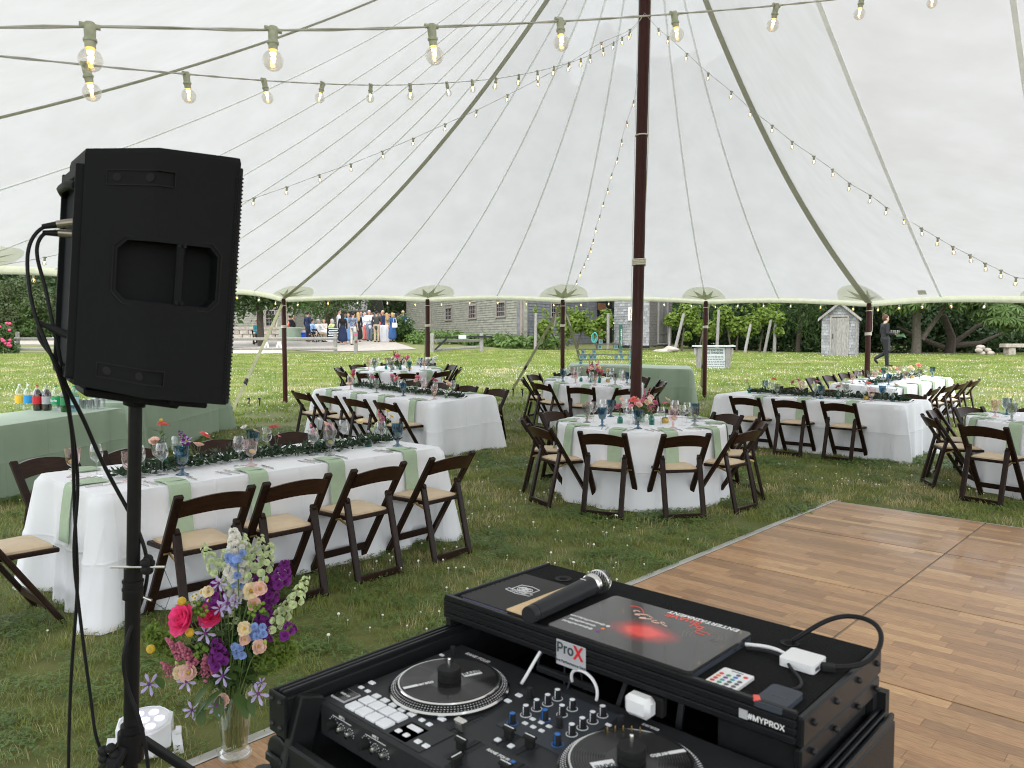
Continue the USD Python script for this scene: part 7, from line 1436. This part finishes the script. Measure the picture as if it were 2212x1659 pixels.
for i, (u, t) in enumerate(jars):
    seen_[t] = seen_.get(t, 0) + 1
    zb_ = zt + (0 if t == 0 else tiers[t - 1][2] + .011); j = thing('favor_box', f"small teal favour box, {['first', 'second', 'third', 'fourth', 'fifth', 'sixth', 'seventh', 'eighth'][seen_[t] - 1]} from left {['on the cloth below', 'on the lowest board of', 'on the second board of', 'on the third board of', 'on the top board of'][t]} the rack", 'box', TM(None, (ux(u), y0 - .02, zb_)), 'favour boxes on the tiered rack')
    part(j, 'box', G().box((0, 0, .046), (.075, .07, .092), ch=.004), 'pale_box'); part(j, 'teal_band', G().box((0, -.001, .046), (.05, .074, .05), ch=.003), 'teal_box')
# ================= fire extinguisher =================
ex_ = thing('fire_extinguisher', 'white and silver fire extinguisher strapped to the pole behind the round table', 'fire extinguisher'); q = np.array([-1.86 + .12, 16.93, gz(-1.8, 17) + .42]); mat('ext_red', (.10, .012, .012), .4)
part(ex_, 'cylinder', G().lathe([(0, 0), (.07, 0), (.075, .02), (.075, .33), (.05, .39), (.02, .41), (0, .41)], 20, TM(None, q)), 'label_silver', 40); part(ex_, 'label', G().lathe([(.076, .1), (.0765, .28)], 20, TM(None, q)), 'ext_red', 40); part(ex_, 'valve', G().box(q + [0, 0, .44], (.03, .03, .06)).bar(q + [0, 0, .47], q + [.12, 0, .52], .02, .015).bar(q + [0, 0, .45], q + [.11, 0, .46], .02, .012), 'chrome'); part(ex_, 'hose', G().tube([q + [-.02, 0, .44], q + [-.09, -.02, .38], q + [-.095, -.03, .2], q + [-.08, -.03, .1]], .012, 7), 'rubber', True)
# ================= people =================
for n_, c_ in dict(skin=(0.52, 0.30, 0.21), skin_pale=(0.60, 0.38, 0.29), hair_dark=(0.018, 0.011, 0.008), hair_brown=(0.07, 0.035, 0.018), hair_blonde=(0.42, 0.28, 0.11), hair_grey=(0.42, 0.41, 0.40), white_shirt=(0.74, 0.75, 0.78), navy=(0.012, 0.022, 0.065), black=(0.010, 0.010, 0.012), charcoal=(0.045, 0.047, 0.048), khaki=(0.42, 0.33, 0.22), stone=(0.50, 0.47, 0.42), coral=(0.75, 0.20, 0.16), lightblue=(0.16, 0.34, 0.62), skyblue=(0.32, 0.50, 0.78), blueprint=(0.03, 0.09, 0.24), royal=(0.02, 0.07, 0.28), slate=(0.16, 0.20, 0.26), tan=(0.48, 0.35, 0.22), pink=(0.70, 0.35, 0.36), lime=(0.62, 0.72, 0.28), teal=(0.06, 0.38, 0.45), shoe=(0.02, 0.015, 0.012), apron=(0.030, 0.032, 0.038), sandal=(0.45, 0.28, 0.2)).items():
    mat('wear_' + n_, c_, 0.75 if 'skin' not in n_ else 0.5, var=0.10, scale=14)
mat('wear_pattern', (0.014, 0.022, 0.05), 0.8, hue=(0.30, 0.33, 0.40), scale=26, detail=1)
def ballm(p, r, seg=10): return m3.Manifold.sphere(r, seg).translate(tuple(map(float, p)))
def chain(pts, rad, seg=10):
    """one smooth limb: hull between each two neighbouring joints"""
    b = [ballm(p, r, seg) for p, r in zip(pts, rad)]; return sum_([m3.Manifold.batch_hull([b[i], b[i + 1]]) for i in range(len(b) - 1)])
def sum_(ms): return m3.Manifold.batch_boolean(ms, m3.OpType.Add)
def smoothed(m, edge, it=8):
    m = m.refine_to_length(edge); q = m.to_mesh(); t = trimesh.Trimesh(q.vert_properties[:, :3], q.tri_verts, process=True); trimesh.smoothing.filter_taubin(t, lamb=.5, nu=.53, iterations=it); return t.vertices, t.faces
def squash(m, sy): return m.scale((1, sy, 1))
def person(label, x, y, face, h=1.75, top='white_shirt', legs='khaki', skin='skin', hair='hair_dark', hl='short', dress=False, pose='stand', arms='down', z=None, girth=1.0, shoes='shoe', fine=False, lean=0.0, jacket=None, female=False, group=None):
    k = h / 1.75; zz = gz(x, y) if z is None else z; T = TM(rotz(face) * k, (x, y, zz)); p = thing('person', label, 'person', T, group); e = .022 if fine else .055; sg_ = 14 if fine else 9
    V = lambda *a: np.array(a, float); sw = (.165 if female else .19) * (girth * .5 + .5); hw = .095
    hip = V(0, 0, .93); kn = [V(-.10, .02, .50), V(.10, .02, .50)]; an = [V(-.10, -.02, .08), V(.10, -.02, .08)]; hp_ = [V(-hw, 0, .92), V(hw, 0, .92)]
    if pose == 'walk': kn = [V(-.09, .16, .52), V(.09, .02, .50)]; an = [V(-.09, -.24, .28), V(.09, .05, .085)]
    if pose == 'sit': hip = V(0, 0, .52); hp_ = [V(-hw, 0, .52), V(hw, 0, .52)]; kn = [V(-.13, .42, .50), V(.13, .42, .50)]; an = [V(-.12, .36, .08), V(.12, .36, .08)]
    dz = hip[2] - .93; L_ = lambda q: V(q[0], q[1] + lean * max(q[2] - .93, 0) * 1.2, q[2] + dz)
    ch, nk, hd = L_(V(0, .0, 1.30)), L_(V(0, -.01, 1.46)), L_(V(0, .015, 1.62)); wa = L_(V(0, .0, 1.06)); shs = [L_(V(-sw, -.01, 1.41)), L_(V(sw, -.01, 1.41))]
    el = [L_(V(-sw - .06, -.03, 1.12)), L_(V(sw + .06, -.03, 1.12))]; wr = [L_(V(-sw - .06, .05, .88)), L_(V(sw + .06, .05, .88))]
    if arms == 'fold': el = [L_(V(-sw - .05, .03, 1.14)), L_(V(sw + .05, .03, 1.14))]; wr = [L_(V(.05, .20, 1.20)), L_(V(-.05, .18, 1.16))]
    if arms == 'cup': wr[1] = L_(V(sw - .06, .25, 1.28)); el[1] = L_(V(sw + .07, .06, 1.14))
    if arms == 'tray': el = [L_(V(-sw - .05, -.02, 1.13)), L_(V(sw + .05, -.02, 1.13))]; wr = [L_(V(-.09, .27, 1.10)), L_(V(.09, .27, 1.10))]
    if arms == 'table': el = [L_(V(-sw - .05, .12, 1.15)), L_(V(sw + .05, .12, 1.15))]; wr = [L_(V(-.12, .34, 1.18)), L_(V(.12, .34, 1.18))]
    g_ = girth
    # skin: head with face, neck, arms, legs in one mesh
    head = m3.Manifold.batch_hull([ballm(hd + V(0, -.012, .035), .094, sg_), ballm(hd + V(0, .028, -.055), .058, sg_), ballm(hd + V(0, .05, -.095), .03, sg_)])
    parts = [head, chain([nk - V(0, 0, .06), hd - V(0, 0, .05)], [.056, .052], sg_), ballm(hd + V(0, .098, -.025), .017, 7), ballm(hd + V(0, .085, -.062), .018, 7), ballm(hd + V(-.088, -.005, -.01), .022, 7), ballm(hd + V(.088, -.005, -.01), .022, 7)]
    for i in (0, 1):
        s = -1 if i == 0 else 1; parts += [chain([shs[i], el[i], wr[i]], [.042, .036, .026], sg_)]; d = wr[i] - el[i]; d = d / np.linalg.norm(d); hnd = wr[i] + d * .05; parts.append(chain([wr[i], hnd, hnd + d * .035], [.027, .032, .026], sg_))
        if fine:
            sd = np.cross(d, [0, 0, 1.0]); sd /= np.linalg.norm(sd)
            for f in range(4): b = hnd + sd * (.013 * (f - 1.5)) + d * .03; parts.append(chain([b, b + d * .035, b + d * .05 + V(0, 0, .02)], [.008, .0075, .0065], 7))
            parts.append(chain([hnd - sd * .02, hnd - sd * .035 + d * .03 + V(0, 0, .015)], [.009, .007], 7))
        parts.append(chain([hp_[i], kn[i], an[i]], [.075, .052, .036], sg_))
    part(p, 'body', smoothed(sum_(parts), e, 5), 'wear_' + skin, True)
    # top
    tr_ = [squash(chain([V(0, 0, 0), V(0, 0, 0) + (ch - wa)], [.135 * g_, .155 * g_], sg_), .72).translate(tuple(wa)), chain([shs[0] + V(.03, 0, -.02), shs[1] - V(.03, 0, .02)], [.07, .07], sg_), chain([ch + V(0, -.01, .03), nk - V(0, 0, .05)], [.12, .06], sg_), squash(chain([V(0, 0, 0), wa - hip + V(0, 0, .02)], [.15 * g_, .14 * g_], sg_), .78).translate(tuple(hip + V(0, 0, -.03 if not jacket else -.09)))]
    slv = .95 if top not in ('tan', 'pink', 'lime', 'lightblue', 'blueprint') else .35
    for i in (0, 1):
        q = el[i] + (wr[i] - el[i]) * .9 if slv > .5 and not (top == 'pattern') else shs[i] + (el[i] - shs[i]) * .75
        tr_.append(chain([shs[i], el[i], q] if slv > .5 and top != 'pattern' else [shs[i], q], ([.062, .052, .042] if slv > .5 and top != 'pattern' else [.064, .056]), sg_))
    part(p, 'dress' if dress else ('jacket' if jacket else 'shirt'), smoothed(sum_(tr_), e, 5), 'wear_' + top, True)
    if dress:
        sk = [m3.Manifold.batch_hull([ballm(hip + V(0, 0, .05), .15 * g_, sg_), ballm(V(-.12, 0, .62), .13, sg_), ballm(V(.12, 0, .62), .13, sg_)]), m3.Manifold.batch_hull([ballm(V(-.12, 0, .62), .13, sg_), ballm(V(.12, 0, .62), .13, sg_), ballm(V(-.15, 0, .30), .12, sg_), ballm(V(.15, 0, .30), .12, sg_), ballm(V(0, -.06, .26), .11, sg_)])]
        part(p, 'skirt', smoothed(sum_(sk), e, 5), 'wear_' + (legs if legs else top), True)
    else:
        lg = [chain([hip + V(0, 0, .02), hp_[0], kn[0], an[0] + V(0, 0, .02)], [.125 * g_, .098 * g_, .072, .058], sg_), chain([hip + V(0, 0, .02), hp_[1], kn[1], an[1] + V(0, 0, .02)], [.125 * g_, .098 * g_, .072, .058], sg_)]
        part(p, 'trousers', smoothed(sum_(lg), e, 5), 'wear_' + legs, True)
    for i in (0, 1):
        a = an[i]; t_ = V(0, .16, -.045) if not (pose == 'walk' and i == 0) else V(0, .05, -.14); part(p, 'shoe', smoothed(chain([a + V(0, -.03, -.035), a + t_], [.042, .036], sg_), e, 3), 'wear_' + shoes, True)
    # hair
    hh = [ballm(hd + V(0, -.022, .045), .100, sg_)]
    if hl == 'long': hh += [chain([hd + V(0, -.05, .03), nk + V(0, -.07, 0), ch + V(0, -.12, .0)], [.095, .10, .09], sg_)]
    if hl == 'bob': hh += [chain([hd + V(0, -.04, .02), hd + V(0, -.05, -.10)], [.10, .085], sg_)]
    if hl == 'bun': hh += [ballm(hd + V(0, -.07, .125), .045, sg_), ballm(hd + V(0, -.04, .0), .09, sg_)]
    hm = sum_(hh) - m3.Manifold.cube((.4, .4, .3), True).translate(tuple(hd + V(0, .235, -.075)))
    if hl != 'bald': part(p, 'hair', smoothed(hm, e, 3), 'wear_' + hair, True)
    for s in (-1, 1): part(p, 'eye', G().ball(hd + V(s * .034, .088, .012), .010, 1), 'wear_shoe', True)
    return p
# staff member with a tray, walking right
wx, wy = (1910 - 1106) / 1661 * 24.6, 24.6
pw_ = person('dark-haired staff member in black with hair bun, walking right with a tray', wx, wy, -PI / 2, 1.68, 'black', 'black', 'skin_pale', 'hair_brown', 'bun', pose='walk', arms='tray', fine=True, female=True, shoes='black')
part(pw_, 'apron', smoothed(m3.Manifold.batch_hull([ballm((-.13, .04, .98), .06), ballm((.13, .04, .98), .06), ballm((-.13, .10, .58), .06), ballm((.13, .07, .56), .06), ballm((0, .12, .60), .07)]), .03, 4), 'wear_apron', True)
TW = TM(rotz(-PI / 2) * .96, (wx, wy, gz(wx, wy))); ty = thing('serving_tray', 'dark tray with a pale green napkin held by the walking staff member', 'tray', TW); part(ty, 'tray', G().lathe([(0, 1.10), (.17, 1.10), (.18, 1.12), (.17, 1.115), (0, 1.105)], 22, TM(None, (0, .36, 0))), 'rubber', 40)
mat('mint', (.42, .66, .56), .8, var=.06); part(ty, 'napkin', G().add([(-.12, .40, 1.122), (.12, .40, 1.122), (.13, .56, 1.115), (-.12, .56, 1.118), (.10, .66, .98), (-.10, .60, 1.02), (-.13, .44, 1.02)], [(0, 1, 2), (0, 2, 3), (3, 2, 4), (3, 4, 5), (0, 3, 5), (0, 5, 6)]), 'mint')
for i, (dx, dy) in enumerate([(-.07, .28), (0.02, .30), (.08, .27), (-.04, .40), (.05, .42), (0.0, .22)]): tumbler(f"clear tumbler on the staff member's tray, {['nearest the body', 'middle', 'front right', 'rear left', 'rear right', 'leftmost'][i]}", TW @ TM(None, (dx, dy, 1.115)), 'glasses on the tray')
# the guests by the cottage
def at_u(u, d): return (u - 1106) / 1661 * d
R4 = lambda x: (1300 + x * .28346) / 1.8228
R3 = lambda x: (940 + x * .28346) / 1.8228
CR = [
 (R4(130), 41.5, 'tall bearded guest in white shirt standing behind the dark-haired woman', dict(face=-1.2, h=1.9, top='white_shirt', legs='stone', arms='down', hair='hair_dark')),
 (R4(180), 39.8, 'guest with long dark hair in a navy dress, back turned', dict(face=.2, h=1.68, top='black', legs='navy', dress=True, hl='long', skin='skin', female=True, shoes='sandal')),
 (R4(256), 41.0, 'guest with brown hair in a long light blue dress', dict(face=-2.6, h=1.7, top='lightblue', legs='lightblue', dress=True, hl='long', hair='hair_brown', female=True, shoes='sandal')),
 (R4(325), 39.3, 'guest in navy patterned shirt and pale trousers, back turned', dict(face=-.3, h=1.75, top='pattern', legs='stone', arms='down')),
 (R4(395), 43.0, 'guest with blonde curls in a short black dress', dict(face=.4, h=1.72, top='black', legs='black', dress=True, hl='long', hair='hair_blonde', female=True)),
 (R4(438), 46.0, 'guest in dark blazer and pale trousers facing the camera', dict(face=PI, h=1.8, top='slate', legs='stone', jacket=1)),
 (R4(490), 45.5, 'guest in white top and coral trousers', dict(face=-2.0, h=1.72, top='white_shirt', legs='coral', hair='hair_grey', hl='bob', female=True)),
 (R4(550), 44.0, 'stout guest in pale jacket with folded arms and grey trousers', dict(face=-2.6, h=1.85, top='white_shirt', legs='slate', arms='fold', girth=1.15, hair='hair_grey', jacket=1)),
 (R4(650), 42.6, 'guest in charcoal jacket and khaki trousers, back turned', dict(face=-.2, h=1.8, top='charcoal', legs='khaki', arms='cup', jacket=1, girth=1.1)),
 (R4(738), 44.0, 'bald guest in a dark navy suit drinking', dict(face=2.0, h=1.86, top='navy', legs='navy', arms='cup', hl='bald', jacket=1, girth=1.1)),
 (R4(790), 46.5, 'guest with fair hair in a tan dress', dict(face=.6, h=1.7, top='tan', legs='tan', dress=True, hl='long', hair='hair_blonde', female=True)),
 (R4(825), 47.0, 'guest in black dress seen between the tan and the flowered dresses', dict(face=2.8, h=1.68, top='black', legs='black', dress=True, hl='long', hair='hair_brown', female=True)),
 (R4(868), 42.6, 'blonde guest in a long blue flowered dress with white handbag', dict(face=.7, h=1.7, top='blueprint', legs='blueprint', dress=True, hl='bob', hair='hair_blonde', female=True)),
 (R4(922), 46.5, 'guest in navy dress right of the flowered dress', dict(face=.2, h=1.66, top='navy', legs='navy', dress=True, hl='bob', hair='hair_dark', female=True)),
 (R4(955), 46.0, 'guest in a pink top with dark hair pinned up', dict(face=.5, h=1.7, top='pink', legs='pink', dress=True, hl='bun', hair='hair_dark', female=True)),
 (R4(1018), 44.5, 'bald guest in a bright blue suit nearest the barn corner', dict(face=.6, h=1.84, top='royal', legs='royal', hl='bald', jacket=1, girth=1.1)),
 (R4(1055), 48.5, 'guest partly hidden at the corner of the barn', dict(face=.3, h=1.72, top='white_shirt', legs='navy')),
 (R4(775), 49.0, 'guest behind the bald man in navy', dict(face=PI, h=1.72, top='stone', legs='navy', hair='hair_blonde')),
 (R4(320), 47.0, 'guest behind the navy patterned shirt, dark hair', dict(face=PI, h=1.7, top='charcoal', legs='navy')),
 (R4(225), 47.5, 'guest behind the light blue dress, in a stone-coloured shirt', dict(face=2.2, h=1.74, top='stone', legs='charcoal', hair='hair_brown')),
 (R4(590), 47.5, 'guest between the pale jacket and the charcoal jacket, in navy', dict(face=2.5, h=1.76, top='royal', legs='charcoal', hair='hair_dark')),
 (R4(695), 47.8, 'guest with reddish hair behind the charcoal jacket', dict(face=2.9, h=1.70, top='coral', legs='charcoal', hair='hair_brown', hl='long', female=True)),
 (R4(890), 49.0, 'guest in white behind the blonde flowered dress', dict(face=2.4, h=1.76, top='white_shirt', legs='khaki', hair='hair_grey')),
 (R4(985), 49.0, 'guest in tan between the pink top and blue suit', dict(face=2.8, h=1.70, top='tan', legs='tan', hair='hair_blonde', hl='long', dress=True, female=True)),
 (R3(968), 44.5, 'guest in dark suit standing beside the seated table', dict(face=-.5, h=1.75, top='navy', legs='navy', jacket=1)),
 (R3(690), 49.0, 'guest bending at the stone wall with bare arms', dict(face=-1.4, h=1.65, top='coral', legs='black', hair='hair_grey', lean=.5)),
 (R3(770), 48.6, 'guest in black leaning by the stone wall', dict(face=1.2, h=1.6, top='black', legs='black', lean=.4)),
]
for u, d, lb, kw in CR: d += 1.6; person(lb, at_u(u, d), d, group='wedding guests by the cottage', **kw)
hb_ = thing('handbag', 'white handbag on the arm of the guest in the flowered dress', 'handbag'); q = np.array([at_u(R4(902), 42.4), 42.4, 0]); q[2] = gz(*q[:2]); part(hb_, 'bag', G().box(q + [0, 0, 1.02], (.28, .12, .26), ch=.03), 'white_paint', 30); part(hb_, 'strap', G().tube([q + [-.1, 0, 1.14], q + [-.04, 0, 1.4], q + [.06, 0, 1.4], q + [.1, 0, 1.14]], .012, 5), 'white_paint', True)
SE = [(R3(1030), 44.8, 'seated guest in a light blue shirt, back turned', dict(face=-.9, top='skyblue', legs='navy', hair='hair_dark')), (R3(1112), 44.2, 'seated grey-haired guest in a white shirt on a dark chair', dict(face=-.7, top='white_shirt', legs='khaki', hair='hair_grey', girth=1.15)),
      (R3(1192), 46.2, 'seated guest in a pale dress facing the camera', dict(face=2.9, top='stone', legs='tan', hl='long', hair='hair_brown', female=True)), (R4(32), 45.2, 'seated white-haired guest in a lime jacket', dict(face=1.2, top='lime', legs='stone', hair='hair_grey', hl='bob', female=True)),
      (R3(270), 41.5, 'guest seated low under the tree in dark clothes with bare legs', dict(face=-2.6, top='teal', legs='black', hair='hair_brown', female=True, shoes='sandal'))]
for i, (u, d, lb, kw) in enumerate(SE):
    x = at_u(u, d); person(lb, x, d, pose='sit', arms='table', group='seated guests', **kw); f = kw['face']
    chair(f"dark folding chair under the {['guest in light blue', 'guest in white', 'guest in the pale dress', 'guest in lime', 'guest below the tree'][i]}", place(x, d, f), 'chairs of the seated guests')
for i, (u, d, lb) in enumerate([(R4(768), 45.0, 'high round cocktail table in a tied white cloth among the standing guests'), (R3(1225), 45.4, 'low guest table in white cloth under the tree'), (R3(718), 46.5, 'small table in sage cloth by the stone wall')]):
    hgt = (.98, .74, .8)[i]; T = place(at_u(u, d), d, 0); t = thing('cocktail_table', lb, 'table', T); a = np.linspace(0, 2 * PI, 60, endpoint=False); r0 = (.29, .55, .6)[i]
    part(t, 'cloth', drape(np.stack([r0 * np.cos(a), r0 * np.sin(a)], 1), np.zeros(2), hgt, 90 + i, fold=.03, flare=-.02 if i == 0 else .03, nfold=11, rows=8), 'cloth_green' if i == 2 else 'cloth_white', 50); part(t, 'leg', G().tube([(0, 0, 0), (0, 0, hgt - .03)], .03, 8), 'dark_metal', 40)
bd_ = thing('signboard', 'grey chalkboard with rows of writing propped on the fence post', 'sign'); q = onr(R4(48), 34.4, .55); Rb = rotx(-.25) @ rotz(.1); part(bd_, 'board', G().box(q + [0, 0, .28], (.56, .03, .55), Rb, ch=.004), 'plate_grey'); g = G()
for k in range(6): g.box(q + Rb @ np.array([0, -.018, .22 - .08 * k]) + [0, 0, .28], (.44 - .06 * (k % 2), .003, .03), Rb)
part(bd_, 'chalk_lines', g, 'sign_white', kind='stuff')
# ================= grass and clover =================
def pinst(path, protos, pos, idx, yaw, scl, kind='stuff'):
    pi = UsdGeom.PointInstancer.Define(stage, path); rel = pi.CreatePrototypesRel()
    for nm, g, m in protos: q = usdkit.mesh(stage, path + '/' + nm, g, LOOK[m]); rel.AddTarget(q.GetPath())
    pi.CreateProtoIndicesAttr(Vt.IntArray.FromNumpy(np.asarray(idx, np.int32))); pi.CreatePositionsAttr(Vt.Vec3fArray.FromNumpy(np.asarray(pos, np.float32)))
    pi.CreateOrientationsAttr(Vt.QuathArray([Gf.Quath(float(math.cos(a / 2)), 0, 0, float(math.sin(a / 2))) for a in yaw])); pi.CreateScalesAttr(Vt.Vec3fArray.FromNumpy(np.repeat(np.asarray(scl, np.float32)[:, None], 3, 1)))
    return tag(pi.GetPrim(), kind=kind)
def tuft(n, R, hmin, hmax, w, seed, lean=.5):
    r = np.random.default_rng(seed); V, F = [], []
    for k in range(n):
        b = np.array([*(r.uniform(-R, R, 2)), -.004]); h = r.uniform(hmin, hmax); a = r.uniform(0, 6.28); d = np.array([math.cos(a), math.sin(a), 0]); s = np.array([-d[1], d[0], 0]) * w * r.uniform(.7, 1.2); l = h * lean * r.uniform(.3, 1.4); m = len(V)
        V += [b - s, b + s, b + d * l * .35 + [0, 0, h * .6] + s * .8, b + d * l * .35 + [0, 0, h * .6] - s * .8, b + d * l + [0, 0, h]]; F += [(m, m + 1, m + 2), (m, m + 2, m + 3), (m + 3, m + 2, m + 4)]
    return np.array(V), np.array(F)
def cloverpatch(n, R, seed, s=.011):
    r = np.random.default_rng(seed); V, F = [], []
    for k in range(n):
        c = np.array([*(r.uniform(-R, R, 2)), r.uniform(.012, .040)]); a0 = r.uniform(0, 6.28); tl = r.normal(size=2) * .25
        for j in range(3):
            a = a0 + j * 2.094; d = np.array([math.cos(a), math.sin(a), 0]); d[2] = d[0] * tl[0] + d[1] * tl[1]; e = np.array([-d[1], d[0], 0]); z = s * r.uniform(.8, 1.2); m = len(V)
            V += [c, c + d * z * .7 + e * z * .55, c + d * z * 1.25, c + d * z * .7 - e * z * .55 + [0, 0, -.002]]; F += [(m, m + 1, m + 2), (m, m + 2, m + 3)]
    return np.array(V), np.array(F)
def flowerhead(seed, s=.0088, h=.045):
    g = G(); g.ball((0, 0, h), s, 1, (1, 1, .85)); g.bar((0, 0, 0), (0, 0, h), .0015, .0015); return g.get()
r = np.random.default_rng(4)
fc = lambda P: np.stack([(P[:, 0] - F0[0]) * FI[0] + (P[:, 1] - F0[1]) * FI[1], -((P[:, 0] - F0[0]) * FJ[0] + (P[:, 1] - F0[1]) * FJ[1])], 1)
def clear(P):
    q = fc(P); ok = ~((q[:, 0] > -.11) & (q[:, 0] < Wt + .1) & (q[:, 1] < .11) & (q[:, 1] > -Ht - .1)); return ok
def field(dens_, y0, y1, seed, spread=.75, extra=1.2):
    r = np.random.default_rng(seed); n = int(dens_ * spread * (y1 * y1 - y0 * y0 + 2 * extra * (y1 - y0))); y = np.sqrt(r.uniform(y0 * y0, y1 * y1, n)); x = r.uniform(-1, 1, n) * (y * spread + extra); P = np.stack([x, y], 1); P = P[clear(P)]
    return np.column_stack([P, ground(P[:, 0], P[:, 1])])
def patchy(P, s, seed): return meshkit.fbm(np.column_stack([P[:, :2] * s, np.full(len(P), .3)]), 3, seed)
# close lawn: blades, dry blades, clover leaves
P = field(150, 1.9, 6.5, 1); n = .5 * patchy(P, 2.2, 3) + .5 * patchy(P, .8, 8); t = np.random.default_rng(2).random(len(P)); kind_ = np.where(t < np.clip((n - .30) * 1.6, .18, .52), 1, 0); dry = np.random.default_rng(3).random(len(P)) < np.clip((.55 - n) * 2.2, .05, .5)
protos = [(f'grass_tuft_{"abc"[i]}', tuft(34, .075, .022, .055, .0017, i, .9), 'blade_green') for i in range(3)] + [(f'clover_leaves_{"ab"[i]}', cloverpatch(34, .075, 20 + i, .0095), 'clover_leaf') for i in range(2)] + [('dry_tuft', tuft(26, .075, .025, .062, .0014, 9, .8), 'blade_dry')]
rr = np.random.default_rng(6); idx = np.where(kind_ == 1, 3 + rr.integers(0, 2, len(P)), np.where(dry, 5, rr.integers(0, 3, len(P))))
pinst('/World/grass_near', protos, P, idx, rr.uniform(0, 6.28, len(P)), rr.uniform(.75, 1.25, len(P)))
P = field(34, 6.5, 13, 5); n = patchy(P, .9, 3); rr = np.random.default_rng(7); t = rr.random(len(P)); idx = np.where(t < np.clip((n - .45) * 4, .1, .6), 1, np.where(rr.random(len(P)) < np.clip((.6 - n) * 2, .08, .5), 2, 0))
pinst('/World/grass_middle', [('grass_tuft', tuft(70, .15, .025, .060, .0032, 31, .9), 'blade_green'), ('clover_leaves', cloverpatch(60, .15, 32, .016), 'clover_leaf'), ('dry_tuft', tuft(50, .15, .03, .065, .0028, 33, .8), 'blade_dry')], P, idx, rr.uniform(0, 6.28, len(P)), rr.uniform(.8, 1.2, len(P)))
P = field(7, 13, 36, 8, .8); P = P[~((P[:, 1] > 33) & (P[:, 0] < -3.5))]; rr = np.random.default_rng(8)
pinst('/World/grass_far', [('grass_tuft', tuft(80, .32, .03, .075, .008, 41, .9), 'blade_bright'), ('dry_tuft', tuft(60, .32, .03, .075, .007, 42, .8), 'blade_dry')], P, (rr.random(len(P)) < .13).astype(int), rr.uniform(0, 6.28, len(P)), rr.uniform(.8, 1.2, len(P)))
A_ = field(13, 2.2, 10, 11); A_ = A_[patchy(A_, .7, 5) > .50]; B_ = field(9, 10, 16, 12); B_ = B_[np.random.default_rng(1).random(len(B_)) < sst(10, 14.5, B_[:, 1]) * .9 + .08]
C_ = field(24, 15, 24.5, 13, .8); C_ = C_[np.random.default_rng(2).random(len(C_)) < np.clip((patchy(C_, .35, 6) - .30) * 3, .12, 1)]; D_ = field(14, 24, 36, 14, .8); D_ = D_[(np.random.default_rng(3).random(len(D_)) < np.clip((patchy(D_, .3, 7) - .45) * 3.5, .0, 1)) & ~((D_[:, 1] > 32.8) & (D_[:, 0] < -3.5))]
P = np.vstack([A_, B_, C_, D_]); big = np.concatenate([np.full(len(A_), .95), np.full(len(B_), 1.0), np.full(len(C_), 1.05), np.full(len(D_), 1.2)]); rr = np.random.default_rng(15)
pinst('/World/clover_flowers', [('clover_head_a', flowerhead(1), 'clover_white'), ('clover_head_b', flowerhead(2, .0072, .036), 'clover_white')], P, rr.integers(0, 2, len(P)), rr.uniform(0, 6.28, len(P)), big * rr.uniform(.75, 1.2, len(P)))
for nm_, lb_, ct_0 in (('grass_near', 'short green and straw grass with clover leaves near the tables', 'grass'), ('grass_middle', 'grass and clover under the far half of the tent', 'grass'), ('grass_far', 'bright mown grass outside the tent', 'grass'), ('clover_flowers', 'white clover flowers scattered over the lawn', 'clover')): tag(stage.GetPrimAtPath('/World/' + nm_), lb_, ct_0)
